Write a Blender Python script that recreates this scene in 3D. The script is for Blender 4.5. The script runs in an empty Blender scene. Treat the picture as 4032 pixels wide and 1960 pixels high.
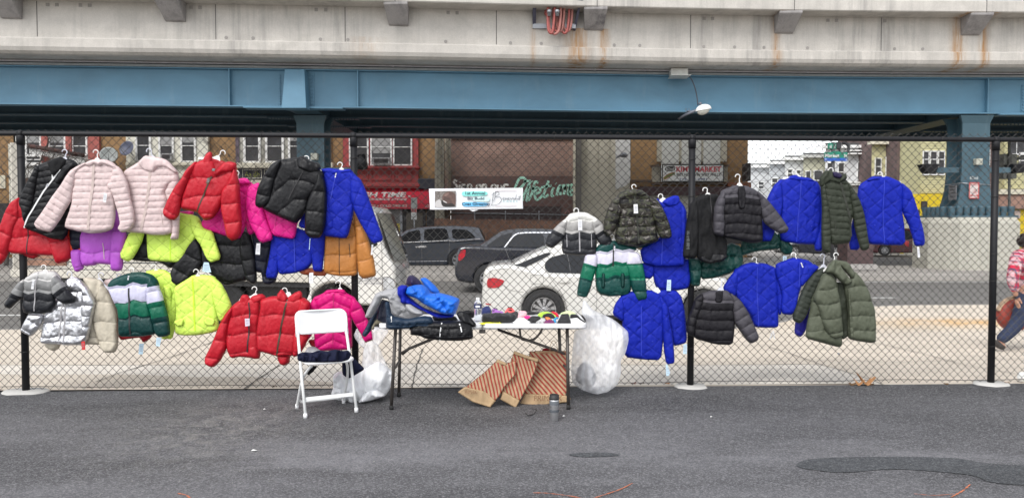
import bpy, bmesh, math, random
import numpy as np
from mathutils import Vector, Matrix, noise
from mathutils.geometry import delaunay_2d_cdt
# ------------------------------------------------------------------ camera, world, light
H = 1.48                       # eye height over the lot
FS = 3046.0                    # focal length in photo pixels (4032 wide)
PITCH = math.atan(103.5 / FS)  # looking slightly down
SC = bpy.context.scene
cd = bpy.data.cameras.new('camera')
cam = bpy.data.objects.new('camera', cd)
SC.collection.objects.link(cam)
cd.sensor_width = 36; cd.lens = FS / 4032 * 36
cd.clip_start = 0.05; cd.clip_end = 600
cam.location = (0, 0, H)
cam.rotation_euler = (math.pi / 2 - PITCH, 0, 0)
SC.camera = cam
SUN_EL, SUN_AZ = math.radians(50), math.radians(205)
w = bpy.data.worlds.new('World'); SC.world = w; w.use_nodes = True
nt = w.node_tree; nt.nodes.clear()
sky = nt.nodes.new('ShaderNodeTexSky'); sky.sky_type = 'NISHITA'; sky.sun_disc = False
sky.sun_elevation = SUN_EL; sky.sun_rotation = SUN_AZ
sky.air_density = 1.0; sky.dust_density = 1.0; sky.ozone_density = 1.0
hs = nt.nodes.new('ShaderNodeHueSaturation'); hs.inputs['Saturation'].default_value = 0.18
bg = nt.nodes.new('ShaderNodeBackground'); bg.inputs['Strength'].default_value = 0.15
wo = nt.nodes.new('ShaderNodeOutputWorld')
nt.links.new(sky.outputs[0], hs.inputs['Color']); nt.links.new(hs.outputs[0], bg.inputs[0]); nt.links.new(bg.outputs[0], wo.inputs[0])
sl = bpy.data.lights.new('sun', 'SUN'); sl.energy = 1.2; sl.angle = math.radians(28); sl.color = (1.0, 0.97, 0.93)
so = bpy.data.objects.new('sun', sl); SC.collection.objects.link(so)
# the sun stands behind the camera, a little to the left
sd = Vector((math.sin(SUN_AZ) * math.cos(SUN_EL), math.cos(SUN_AZ) * math.cos(SUN_EL), math.sin(SUN_EL)))
so.rotation_euler = sd.to_track_quat('Z', 'Y').to_euler()
SC.view_settings.view_transform = 'Standard'; SC.view_settings.look = 'None'
SC.view_settings.exposure = 0.95; SC.view_settings.gamma = 1.0
COL = SC.collection
random.seed(7)
RNG = np.random.RandomState(5)
# ------------------------------------------------------------------ object helpers
def link(o, parent=None):
 COL.objects.link(o)
 if parent is not None: o.parent = parent
 return o
def tag(o, label=None, cat=None, group=None, kind=None):
 if label: o['label'] = label
 if cat: o['category'] = cat
 if group: o['group'] = group
 if kind: o['kind'] = kind
 return o
def empty(name, loc, label=None, cat=None, group=None):
 o = bpy.data.objects.new(name, None); o.location = loc; o.empty_display_size = 0.1
 link(o); tag(o, label, cat, group)
 return o
def wloc(o):
 v = Vector((0, 0, 0))
 while o is not None:
  v = v + Vector(o.location); o = o.parent
 return v
def mesh(name, verts, faces, mats, parent=None, smooth=False, uv=None, mi=None, loc=None, uv2=None):
 """verts are world coordinates; the object sits at loc (or its parent's place)"""
 base = wloc(parent) if parent is not None else Vector(loc or (0, 0, 0))
 V = np.asarray([tuple(v) for v in verts], dtype=np.float64).reshape(-1, 3) - np.array(base)
 me = bpy.data.meshes.new(name)
 me.from_pydata(V.tolist(), [], [list(map(int, f)) for f in faces])
 for m in (mats if isinstance(mats, (list, tuple)) else [mats]): me.materials.append(m)
 if smooth: me.polygons.foreach_set('use_smooth', [True] * len(me.polygons))
 if mi is not None: me.polygons.foreach_set('material_index', mi)
 if uv is not None:
  l = me.uv_layers.new(name='UVMap')
  idx = np.empty(len(me.loops), dtype=np.int32); me.loops.foreach_get('vertex_index', idx)
  l.data.foreach_set('uv', np.asarray(uv, dtype=np.float32)[idx].ravel())
  if uv2 is not None: me.uv_layers.new(name='Seam').data.foreach_set('uv', np.asarray(uv2, dtype=np.float32)[idx].ravel())
 me.update()
 o = bpy.data.objects.new(name, me)
 link(o, parent)
 if parent is None: o.location = base
 return o
def struct(o): o['kind'] = 'structure'; return o
class MB:
 """collects shapes into one mesh"""
 def __init__(s): s.v = []; s.f = []; s.mi = []; s.m = 0
 def add(s, v, f):
  n = len(s.v); s.v += [tuple(p) for p in v]; s.f += [[i + n for i in q] for q in f]; s.mi += [s.m] * len(f)
  return s
 def box(s, x0, x1, y0, y1, z0, z1):
  v = [(x, y, z) for x in (x0, x1) for y in (y0, y1) for z in (z0, z1)]
  return s.add(v, [(0, 1, 3, 2), (4, 6, 7, 5), (0, 4, 5, 1), (2, 3, 7, 6), (0, 2, 6, 4), (1, 5, 7, 3)])
 def obox(s, c, e1, e2, e3):
  c, e1, e2, e3 = map(Vector, (c, e1, e2, e3))
  v = [c + a * e1 + b * e2 + d * e3 for a in (-1, 1) for b in (-1, 1) for d in (-1, 1)]
  return s.add(v, [(0, 1, 3, 2), (4, 6, 7, 5), (0, 4, 5, 1), (2, 3, 7, 6), (0, 2, 6, 4), (1, 5, 7, 3)])
 def tube(s, pts, r, n=8, cap=True, closed=False):
  pts = [Vector(p) for p in pts]; N = len(pts)
  rs = r if isinstance(r, (list, tuple)) else [r] * N
  rings = []; prev = None
  for i, p in enumerate(pts):
   if closed: t = pts[(i + 1) % N] - pts[i - 1]
   else: t = pts[min(i + 1, N - 1)] - pts[max(i - 1, 0)]
   t = t.normalized() if t.length > 1e-9 else Vector((0, 0, 1))
   if prev is None:
    a = Vector((0, 0, 1)) if abs(t.z) < 0.9 else Vector((1, 0, 0))
    prev = t.cross(a).normalized()
   else:
    prev = (prev - t * prev.dot(t)); prev = prev.normalized() if prev.length > 1e-6 else t.orthogonal().normalized()
   b = t.cross(prev)
   rings.append([p + (prev * math.cos(2 * math.pi * k / n) + b * math.sin(2 * math.pi * k / n)) * rs[i] for k in range(n)])
  v = [q for ring in rings for q in ring]; f = []
  M = N if closed else N - 1
  for i in range(M):
   a, c = i * n, ((i + 1) % N) * n
   for k in range(n): f.append((a + k, a + (k + 1) % n, c + (k + 1) % n, c + k))
  if cap and not closed: f.append(tuple(range(n))[::-1]); f.append(tuple((N - 1) * n + k for k in range(n)))
  return s.add(v, f)
 def lathe(s, c, axis, prof, n=24):
  """prof: list of (distance along axis, radius)"""
  c = Vector(c); ax = Vector(axis).normalized(); a = ax.orthogonal().normalized(); b = ax.cross(a)
  v = []; f = []
  for d, r in prof:
   for k in range(n):
    t = 2 * math.pi * k / n
    v.append(c + ax * d + (a * math.cos(t) + b * math.sin(t)) * max(r, 1e-5))
  for i in range(len(prof) - 1):
   for k in range(n): f.append((i * n + k, i * n + (k + 1) % n, (i + 1) * n + (k + 1) % n, (i + 1) * n + k))
  return s.add(v, f)
 def prism(s, loop, d):
  """closed loop of points, swept by vector d"""
  loop = [Vector(p) for p in loop]; d = Vector(d); n = len(loop)
  f = [tuple(range(n))[::-1], tuple(range(n, 2 * n))] + [(i, (i + 1) % n, n + (i + 1) % n, n + i) for i in range(n)]
  return s.add(loop + [p + d for p in loop], f)
 def build(s, name, mats, parent=None, smooth=False, loc=None):
  return mesh(name, s.v, s.f, mats, parent, smooth, None, s.mi if isinstance(mats, (list, tuple)) else None, loc)
def bevel(o, wd=0.01, seg=2):
 m = o.modifiers.new('b', 'BEVEL'); m.width = wd; m.segments = seg; m.limit_method = 'ANGLE'; m.angle_limit = math.radians(40)
 return o
# ------------------------------------------------------------------ pixel -> place
SP, CP = math.sin(PITCH), math.cos(PITCH)
def ray(x, y):
 dx, dy = (x - 2016) / FS, -(y - 980) / FS
 return Vector((dx, CP + dy * SP, -SP + dy * CP))
def U(x, y, Y):
 d = ray(x, y); t = Y / d.y
 return Vector((t * d.x, Y, H + t * d.z))
def G(x, y, z=0.0):
 d = ray(x, y); t = (z - H) / d.z
 return Vector((t * d.x, t * d.y, z))
FA, FB = 6.912, 0.038          # line of the fence: Y = FA + FB * X
class Frame:
 """plane Y = A + B X + K (z - z0); 2-D coordinates in metres on it"""
 def __init__(s, A, B=0.0, K=0.0, z0=0.0):
  s.A, s.B, s.K, s.z0 = A, B, K, z0
  s.o = Vector((0, A, z0)); s.e1 = Vector((1, B, 0)).normalized()
  u = Vector((0, K, 1)); u = u - s.e1 * u.dot(s.e1); s.e2 = u.normalized(); s.n = s.e1.cross(s.e2)
  if s.n.y > 0: s.n = -s.n
 def hit(s, x, y):
  d = ray(x, y); t = (s.A + s.K * (H - s.z0)) / (d.y - s.B * d.x - s.K * d.z)
  return Vector((0, 0, H)) + d * t
 def uv(s, x, y):
  p = s.hit(x, y) - s.o
  return (p.dot(s.e1), p.dot(s.e2))
 def at(s, u, v, w=0.0): return s.o + s.e1 * u + s.e2 * v + s.n * w
def fence_frame(off): return Frame(FA - off, FB)
# ------------------------------------------------------------------ materials
MATS = {}
def nodes(name):
 m = bpy.data.materials.new(name); m.use_nodes = True
 t = m.node_tree; b = t.nodes['Principled BSDF']
 return m, t, b
def N(t, typ, **kw):
 n = t.nodes.new('ShaderNode' + typ)
 for k, v in kw.items():
  if k in n.inputs.keys() if isinstance(k, str) else False: n.inputs[k].default_value = v
  else: setattr(n, k, v)
 return n
def math_n(t, op, a, b=None, c=None, clamp=False):
 n = t.nodes.new('ShaderNodeMath'); n.operation = op; n.use_clamp = clamp
 for i, x in enumerate((a, b, c)):
  if x is None: continue
  if isinstance(x, (int, float)): n.inputs[i].default_value = x
  else: t.links.new(x, n.inputs[i])
 return n.outputs[0]
def mixc(t, fac, a, b, mode='MIX'):
 n = t.nodes.new('ShaderNodeMixRGB'); n.blend_type = mode
 for i, x in enumerate((fac, a, b)):
  if isinstance(x, (int, float)): n.inputs[i].default_value = x
  elif isinstance(x, (tuple, list)): n.inputs[i].default_value = (*x[:3], 1)
  else: t.links.new(x, n.inputs[i])
 return n.outputs[0]
def coords(t, kind='Object', scale=(1, 1, 1)):
 tc = t.nodes.new('ShaderNodeTexCoord'); mp = t.nodes.new('ShaderNodeMapping')
 mp.inputs['Scale'].default_value = scale
 t.links.new(tc.outputs[kind], mp.inputs['Vector'])
 return mp.outputs[0]
def noi(t, vec, scale, detail=4, rough=0.55, dist=0.0):
 n = t.nodes.new('ShaderNodeTexNoise'); n.inputs['Scale'].default_value = scale; n.inputs['Detail'].default_value = detail
 n.inputs['Roughness'].default_value = rough; n.inputs['Distortion'].default_value = dist
 t.links.new(vec, n.inputs['Vector'])
 return n.outputs['Fac']
def ramp(t, fac, stops, interp='LINEAR'):
 n = t.nodes.new('ShaderNodeValToRGB'); cr = n.color_ramp; cr.interpolation = interp
 while len(cr.elements) > 1: cr.elements.remove(cr.elements[-1])
 for i, (p, c) in enumerate(stops):
  e = cr.elements[0] if i == 0 else cr.elements.new(p)
  e.position = p; e.color = (*c[:3], 1) if isinstance(c, (tuple, list)) else (c, c, c, 1)
 t.links.new(fac, n.inputs[0])
 return n.outputs[0]
def bump(t, b, h, strength=0.3, dist=0.01):
 n = t.nodes.new('ShaderNodeBump'); n.inputs['Strength'].default_value = strength; n.inputs['Distance'].default_value = dist
 t.links.new(h, n.inputs['Height']); t.links.new(n.outputs[0], b.inputs['Normal'])
def mat(name, col, rough=0.6, metal=0.0, var=0.12, scale=6.0, bmp=0.0, bscale=80.0, spec=0.5, coat=0.0, sheen=0.0, alpha=1.0, trans=0.0, emis=None):
 if name in MATS: return MATS[name]
 m, t, b = nodes(name); MATS[name] = m
 b.inputs['Roughness'].default_value = rough; b.inputs['Metallic'].default_value = metal
 b.inputs['Specular IOR Level'].default_value = spec; b.inputs['Coat Weight'].default_value = coat
 b.inputs['Sheen Weight'].default_value = sheen; b.inputs['Transmission Weight'].default_value = trans
 b.inputs['Alpha'].default_value = alpha
 v = coords(t)
 n = noi(t, v, scale, 5)
 lo = tuple(c * (1 - var) for c in col); hi = tuple(min(1, c * (1 + var)) for c in col)
 t.links.new(ramp(t, n, [(0.3, lo), (0.7, hi)]), b.inputs['Base Color'])
 if bmp > 0: bump(t, b, noi(t, v, bscale, 3), bmp, 0.004)
 if emis: b.inputs['Emission Color'].default_value = (*emis[:3], 1); b.inputs['Emission Strength'].default_value = emis[3]
 return m
def srgb(r, g, b):
 f = lambda c: (c / 255 / 12.92) if c / 255 <= 0.04045 else ((c / 255 + 0.055) / 1.055) ** 2.4
 return (f(r), f(g), f(b))
# ------------------------------------------------------------------ text
def text(fr, s, x0, y0, x1, y1, m, parent, off=0.004, name='lettering', bold=0.0, shear=0.0, rot=0.0, depth=0.0015):
 """writing that fills the photo box x0..x1, y0..y1 on the plane fr"""
 cu = bpy.data.curves.new(name, 'FONT'); cu.body = s; cu.offset = bold; cu.shear = shear; cu.extrude = 0; cu.resolution_u = 3
 tmp = bpy.data.objects.new('tmp_text', cu); COL.objects.link(tmp)
 bpy.context.view_layer.update()
 dg = bpy.context.evaluated_depsgraph_get()
 me = bpy.data.meshes.new_from_object(tmp.evaluated_get(dg))
 V = np.array([v.co[:] for v in me.vertices]); F = [list(p.vertices) for p in me.polygons]
 bpy.data.objects.remove(tmp); bpy.data.curves.remove(cu); bpy.data.meshes.remove(me)
 if rot:
  c, sn = math.cos(rot), math.sin(rot); V = np.stack([V[:, 0] * c - V[:, 1] * sn, V[:, 0] * sn + V[:, 1] * c, V[:, 2]], 1)
 a = fr.uv(x0, y1); b = fr.uv(x1, y0)
 mn, mx = V.min(0), V.max(0)
 uu = a[0] + (V[:, 0] - mn[0]) / (mx[0] - mn[0]) * (b[0] - a[0])
 vv = a[1] + (V[:, 1] - mn[1]) / (mx[1] - mn[1]) * (b[1] - a[1])
 return mesh(name, [fr.at(p, q, off) for p, q in zip(uu, vv)], F, m, parent)
def strokes(fr, lines, wpx, m, parent, off=0.004, name='lettering', flat=True):
 """painted pen strokes: polylines in photo pixels, wpx wide"""
 mb = MB()
 for ln in lines:
  P = cat(ln, 5) if len(ln) > 2 else ln
  q = [Vector(fr.uv(*p)) for p in P]
  sc = (Vector(fr.uv(P[0][0] + 10, P[0][1])) - Vector(fr.uv(P[0][0], P[0][1]))).length / 10 * wpx / 2
  L = []; R = []
  for i in range(len(q)):
   d = q[min(i + 1, len(q) - 1)] - q[max(i - 1, 0)]
   d = d.normalized() if d.length > 1e-9 else Vector((1, 0)); nn = Vector((-d.y, d.x)) * sc
   L.append(q[i] + nn); R.append(q[i] - nn)
  v = [fr.at(p.x, p.y, off) for p in L] + [fr.at(p.x, p.y, off) for p in R]; n = len(L)
  mb.add(v, [(i, i + 1, n + i + 1, n + i) for i in range(n - 1)])
 return mb.build(name, m, parent)
def cat(pts, k=4, closed=False):
 """Catmull-Rom through points"""
 P = [Vector(p) for p in pts]; n = len(P); out = []
 rng = range(n if closed else n - 1)
 for i in rng:
  if closed: p0, p1, p2, p3 = P[i - 1], P[i], P[(i + 1) % n], P[(i + 2) % n]
  else: p0, p1, p2, p3 = P[max(i - 1, 0)], P[i], P[i + 1], P[min(i + 2, n - 1)]
  for j in range(k):
   t = j / k
   out.append(0.5 * ((2 * p1) + (p2 - p0) * t + (2 * p0 - 5 * p1 + 4 * p2 - p3) * t * t + (3 * p1 - p0 - 3 * p2 + p3) * t ** 3))
 if not closed: out.append(P[-1])
 return out
# ------------------------------------------------------------------ puffed cloth
def chaikin(P, it=2):
 for _ in range(it):
  Q = []
  n = len(P)
  for i in range(n):
   a, b = P[i], P[(i + 1) % n]
   Q += [a * 0.85 + b * 0.15, a * 0.15 + b * 0.85]
  P = np.array(Q)
 return P
def resample(P, res):
 out = []; n = len(P)
 for i in range(n):
  a, b = P[i], P[(i + 1) % n]; d = np.linalg.norm(b - a); k = max(1, int(round(d / res)))
  for j in range(k): out.append(a + (b - a) * j / k)
 Q = [out[0]]
 for p in out[1:]:
  if np.linalg.norm(p - Q[-1]) > res * 0.45: Q.append(p)
 if np.linalg.norm(Q[0] - Q[-1]) < res * 0.45: Q.pop()
 return np.array(Q)
def seg_dist(pts, B):
 A = B; C = np.roll(B, -1, 0); d = C - A; L = (d ** 2).sum(1) + 1e-12
 out = np.empty(len(pts))
 for s in range(0, len(pts), 2000):
  p = pts[s:s + 2000][:, None, :]
  t = np.clip(((p - A) * d).sum(2) / L, 0, 1)
  q = A + t[..., None] * d - p
  out[s:s + 2000] = np.sqrt((q ** 2).sum(2).min(1))
 return out
def inside(pts, B):
 C = np.roll(B, -1, 0); x, y = pts[:, 0][:, None], pts[:, 1][:, None]
 c = ((B[:, 1] > y) != (C[:, 1] > y)) & (x < (C[:, 0] - B[:, 0]) * (y - B[:, 1]) / (C[:, 1] - B[:, 1] + 1e-15) + B[:, 0])
 return c.sum(1) % 2 == 1
class Puff:
 """a stuffed panel of cloth: front and back bulge away from the outline"""
 def __init__(s, fr, P, T=0.045, R=0.06, style='h', sp=0.1, amp=None, tilt=0.0, chev=0.0, per=0.2, axis=None, u0=None, wr=1.0, seed=0, back=0.45, off=0.0, res=0.0095, smooth=2, grow=0.0):
  s.fr = fr; s.T, s.R, s.style, s.sp = T, R, style, sp
  s.amp = amp if amp is not None else {'h': min(0.17 * sp, 0.015), 'd': 0.0045, 'v': 0.014}.get(style, 0)
  s.chev, s.per, s.wr, s.seed, s.off = chev, per, wr, seed, off
  P = np.array(P, dtype=float)
  B = resample(chaikin(P, smooth), res)
  ar = 0.5 * np.sum(B[:, 0] * np.roll(B[:, 1], -1) - np.roll(B[:, 0], -1) * B[:, 1]); tg = np.roll(B, -2, 0) - np.roll(B, 2, 0); tg /= np.linalg.norm(tg, axis=1)[:, None] + 1e-9
  B = B + np.stack([tg[:, 1], -tg[:, 0]], 1) * grow * np.sign(ar); s.B = B
  mn, mx = B.min(0), B.max(0)
  gx, gy = np.meshgrid(np.arange(mn[0], mx[0], res), np.arange(mn[1], mx[1], res * 0.87))
  gx = gx + (np.arange(gx.shape[0]) % 2)[:, None] * res * 0.5
  g = np.stack([gx.ravel(), gy.ravel()], 1) + RNG.uniform(-0.0008, 0.0008, (gx.size, 2))
  g = g[inside(g, B)]; d = seg_dist(g, B); g = g[d > res * 0.6]
  allp = np.vstack([B, g]); n = len(B)
  vo, _, fo, _, _, _ = delaunay_2d_cdt([Vector(p) for p in allp], [], [list(range(n))], 1, 1e-7)
  s.p = np.array([v[:] for v in vo]); s.f = [list(q) for q in fo if len(q) == 3]
  if axis == 'pca':
   c = g.mean(0) if len(g) > 5 else B.mean(0); gg = (g if len(g) > 5 else B) - c
   ev, vec = np.linalg.eigh(gg.T @ gg); a = vec[:, 1]
   if a[1] > 0: a = -a
  else:
   a = np.array([math.sin(tilt), -math.cos(tilt)])
  s.a = a; s.b = np.array([-a[1], a[0]]) * 1.0
  s.c = B.mean(0)
  if u0 is not None: s.c = np.array([u0[0], s.c[1]]) if not isinstance(u0, (int, float)) else np.array([u0, s.c[1]])
  r = (B - s.c) @ a; s.v0, s.v1 = r.min(), r.max()
  dd = seg_dist(s.p, B); onb = dd < 1e-6
  z, fr_, bd = s.height(s.p, dd)
  z[onb] = 0
  zb = -back * s.T * np.sqrt(np.clip(1 - (1 - np.minimum(dd / s.R, 1)) ** 2, 0, 1)); zb[onb] = 0
  M = len(s.p)
  bmap = np.arange(M) + M; ib = np.where(onb)[0]
  V = np.vstack([np.c_[s.p, z], np.c_[s.p, zb]])
  bmap[ib] = ib
  F = [q if True else q for q in s.f]
  F2 = [[bmap[q[0]], bmap[q[2]], bmap[q[1]]] for q in s.f]
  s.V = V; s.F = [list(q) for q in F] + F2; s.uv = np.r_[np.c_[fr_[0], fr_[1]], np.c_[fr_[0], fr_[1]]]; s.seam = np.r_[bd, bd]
 def q(s, pts):
  L = (pts - s.c) @ s.a; C = (pts - s.c) @ s.b
  L, C = L + 0.07 * s.sp * np.sin(C * 11 + s.seed * 5) + 0.05 * s.sp * np.sin(C * 23 + s.seed), C + (0.010 * np.sin(L * 10 + s.seed * 3) if s.style == 'd' else 0)
  if s.chev: L = L + s.chev * (np.abs(((C / s.per) % 1.0) - 0.5) * 2 * s.per)
  s.ab = np.full((len(pts), 2), 0.5)
  if s.style == 'h':
   s.ab[:, 0] = (L - s.v0) / s.sp
   return np.abs(np.sin(np.pi * (L - s.v0) / s.sp)) ** 0.42, L, C
  if s.style == 'd':
   A = (L + C * 0.86) / s.sp; B_ = (L - C * 0.86) / s.sp; s.ab = np.c_[A, B_]
   return np.minimum(np.abs(np.sin(np.pi * A)), np.abs(np.sin(np.pi * B_))) ** 0.36, L, C
  if s.style == 'v':
   L2 = L - np.abs(C) * 0.6; s.ab[:, 0] = (L2 - s.v0) / s.sp
   return np.abs(np.sin(np.pi * (L2 - s.v0) / s.sp)) ** 0.42, L, C
  return np.ones(len(pts)), L, C
 def height(s, pts, dd=None):
  if dd is None: dd = seg_dist(pts, s.B)
  q, L, C = s.q(pts)
  e = np.clip(1 - (1 - np.minimum(dd / s.R, 1)) ** 2.6, 0, 1) ** 0.6
  ed = np.clip(dd / 0.022, 0, 1)
  w1 = np.array([noise.noise((c * 26 + s.seed, l * 9, 1.3)) for c, l in zip(C, L)])
  w2 = np.array([noise.noise((p[0] * 5 + s.seed * 3, p[1] * 4, 7.7)) for p in pts])
  w3 = np.array([noise.noise((c * 55, l * 30 + s.seed, 3.1)) for c, l in zip(C, L)])
  z = s.T * e + s.amp * (q - 0.6) * ed + s.wr * ed * (0.010 * w1 * (1.3 - q if s.style != 'n' else 1.3) + 0.010 * w2 + 0.006 * w3 * (1.4 - q))
  z = np.maximum(z, -0.1 * s.T)
  return z, (C, (L - s.v0) / max(1e-6, s.v1 - s.v0)), s.ab.copy()
 def build(s, name, m, parent):
  fr = s.fr
  v = [fr.at(p[0], p[1], p[2] + s.off) for p in s.V]
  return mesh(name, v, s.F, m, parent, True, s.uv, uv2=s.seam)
 def top(s, u, v, lift=0.0):
  z = s.height(np.array([[u, v]]))[0][0]
  return s.fr.at(u, v, z + s.off + lift)
# ------------------------------------------------------------------ cloth materials
def cloth(name, col, rough=0.42, sheen=0.0, bands=None, metal=0.0, camo=False, spec=0.28):
 if name in MATS: return MATS[name]
 m, t, b = nodes(name); MATS[name] = m
 b.inputs['Roughness'].default_value = rough; b.inputs['Metallic'].default_value = metal
 b.inputs['Sheen Weight'].default_value = sheen; b.inputs['Specular IOR Level'].default_value = spec
 v = coords(t)
 if bands:
  tc = t.nodes.new('ShaderNodeTexCoord'); sx = t.nodes.new('ShaderNodeSeparateXYZ'); t.links.new(tc.outputs['UV'], sx.inputs[0])
  c = ramp(t, sx.outputs['Y'], bands, 'CONSTANT')
 elif camo:
  vv = coords(t, 'Object', (1, 1, 1.7))
  c1 = ramp(t, noi(t, vv, 13, 2, 0.5, 0.5), [(0, (0.010, 0.009, 0.009)), (0.44, (0.050, 0.052, 0.032)), (0.53, (0.018, 0.014, 0.016)), (0.60, (0.13, 0.12, 0.105))], 'CONSTANT')
  c2 = noi(t, vv, 14, 2, 0.5, 0.9)
  c = mixc(t, ramp(t, c2, [(0, 0.0), (0.58, 1.0)], 'CONSTANT'), c1, (0.030, 0.026, 0.020))
 else: c = None
 n = noi(t, v, 5, 4)
 f = ramp(t, n, [(0.3, 0.88), (0.7, 1.08)])
 if c is None:
  rgb = t.nodes.new('ShaderNodeRGB'); rgb.outputs[0].default_value = (*col, 1); c = rgb.outputs[0]
 t.links.new(mixc(t, 1.0, c, f, 'MULTIPLY'), b.inputs['Base Color'])
 h = math_n(t, 'ADD', math_n(t, 'MULTIPLY', noi(t, v, 42, 5, 0.6, 0.8), 1.0), math_n(t, 'MULTIPLY', noi(t, v, 700, 2), 0.12))
 h = math_n(t, 'ADD', h, math_n(t, 'MULTIPLY', noi(t, v, 13, 3, 0.5, 0.6), 1.6))
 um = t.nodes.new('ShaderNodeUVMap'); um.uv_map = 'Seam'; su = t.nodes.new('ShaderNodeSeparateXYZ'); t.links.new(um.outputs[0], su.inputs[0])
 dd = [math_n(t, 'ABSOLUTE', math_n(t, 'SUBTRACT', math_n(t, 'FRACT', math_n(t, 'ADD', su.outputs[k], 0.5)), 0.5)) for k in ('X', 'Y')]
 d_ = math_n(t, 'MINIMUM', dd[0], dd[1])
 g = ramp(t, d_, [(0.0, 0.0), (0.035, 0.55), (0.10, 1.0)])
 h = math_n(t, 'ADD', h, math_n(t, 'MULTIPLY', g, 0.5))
 seam_shade = ramp(t, d_, [(0.0, 0.66), (0.018, 0.76), (0.035, 1.0)])  # crease shade painted into the cloth colour along each stitched seam
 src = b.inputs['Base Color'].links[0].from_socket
 t.links.new(mixc(t, 1.0, src, seam_shade, 'MULTIPLY'), b.inputs['Base Color'])
 bump(t, b, h, 0.5, 0.007)
 return m
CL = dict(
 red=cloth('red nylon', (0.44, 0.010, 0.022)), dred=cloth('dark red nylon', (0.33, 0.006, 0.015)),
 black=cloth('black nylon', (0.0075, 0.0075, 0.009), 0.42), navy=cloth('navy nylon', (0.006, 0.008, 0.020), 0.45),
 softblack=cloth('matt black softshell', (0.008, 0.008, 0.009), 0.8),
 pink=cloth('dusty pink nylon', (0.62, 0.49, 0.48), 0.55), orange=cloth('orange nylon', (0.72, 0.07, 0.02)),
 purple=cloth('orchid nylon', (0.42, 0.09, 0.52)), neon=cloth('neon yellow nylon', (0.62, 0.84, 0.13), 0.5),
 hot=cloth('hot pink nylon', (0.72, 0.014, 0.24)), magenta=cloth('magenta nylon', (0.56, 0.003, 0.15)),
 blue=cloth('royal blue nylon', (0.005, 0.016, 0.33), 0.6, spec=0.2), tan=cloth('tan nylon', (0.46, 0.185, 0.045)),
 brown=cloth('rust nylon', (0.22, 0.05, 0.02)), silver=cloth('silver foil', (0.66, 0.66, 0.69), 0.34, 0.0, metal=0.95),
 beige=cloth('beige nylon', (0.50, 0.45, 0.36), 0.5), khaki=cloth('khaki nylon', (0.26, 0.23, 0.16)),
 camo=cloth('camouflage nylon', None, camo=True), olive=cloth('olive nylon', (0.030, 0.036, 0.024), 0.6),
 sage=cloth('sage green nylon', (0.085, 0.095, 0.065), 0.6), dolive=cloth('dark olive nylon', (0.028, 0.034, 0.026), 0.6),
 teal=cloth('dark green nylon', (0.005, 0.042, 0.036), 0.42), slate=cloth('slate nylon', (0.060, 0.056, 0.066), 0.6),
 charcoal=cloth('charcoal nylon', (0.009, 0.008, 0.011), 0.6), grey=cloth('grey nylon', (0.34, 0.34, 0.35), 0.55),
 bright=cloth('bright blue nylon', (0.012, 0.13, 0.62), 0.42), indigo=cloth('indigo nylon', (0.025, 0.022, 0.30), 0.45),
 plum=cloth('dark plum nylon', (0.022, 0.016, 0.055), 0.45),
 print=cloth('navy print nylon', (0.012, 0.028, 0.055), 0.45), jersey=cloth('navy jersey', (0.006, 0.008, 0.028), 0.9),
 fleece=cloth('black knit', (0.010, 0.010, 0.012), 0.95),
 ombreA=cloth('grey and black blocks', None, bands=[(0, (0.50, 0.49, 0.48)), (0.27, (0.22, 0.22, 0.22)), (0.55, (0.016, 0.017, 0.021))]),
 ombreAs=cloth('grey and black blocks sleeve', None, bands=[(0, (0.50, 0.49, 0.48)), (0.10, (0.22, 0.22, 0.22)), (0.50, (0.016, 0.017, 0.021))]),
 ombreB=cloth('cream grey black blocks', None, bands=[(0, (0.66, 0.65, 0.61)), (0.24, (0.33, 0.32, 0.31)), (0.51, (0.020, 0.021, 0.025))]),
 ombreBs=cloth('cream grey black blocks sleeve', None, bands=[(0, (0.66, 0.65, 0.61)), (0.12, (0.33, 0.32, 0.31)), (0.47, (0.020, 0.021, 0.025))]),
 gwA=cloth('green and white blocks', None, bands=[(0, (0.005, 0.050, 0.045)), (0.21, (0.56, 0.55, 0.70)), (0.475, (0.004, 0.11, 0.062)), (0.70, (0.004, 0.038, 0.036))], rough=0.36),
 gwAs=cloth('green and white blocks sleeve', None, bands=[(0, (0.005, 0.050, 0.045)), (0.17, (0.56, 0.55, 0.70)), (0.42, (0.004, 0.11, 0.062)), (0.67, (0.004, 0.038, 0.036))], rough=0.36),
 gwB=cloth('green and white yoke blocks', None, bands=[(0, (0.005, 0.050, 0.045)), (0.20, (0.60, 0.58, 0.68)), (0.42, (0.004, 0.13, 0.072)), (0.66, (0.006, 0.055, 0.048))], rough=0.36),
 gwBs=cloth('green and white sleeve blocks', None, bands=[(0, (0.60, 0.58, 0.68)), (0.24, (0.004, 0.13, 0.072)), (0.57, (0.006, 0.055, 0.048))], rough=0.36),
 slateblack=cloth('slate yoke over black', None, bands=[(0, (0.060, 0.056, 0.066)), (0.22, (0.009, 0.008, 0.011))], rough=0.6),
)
WHITE_PL = mat('white plastic', (0.80, 0.79, 0.77), 0.35, var=0.03)
CLEAR_PL = mat('milky plastic', (0.62, 0.63, 0.70), 0.3, var=0.03)
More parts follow.
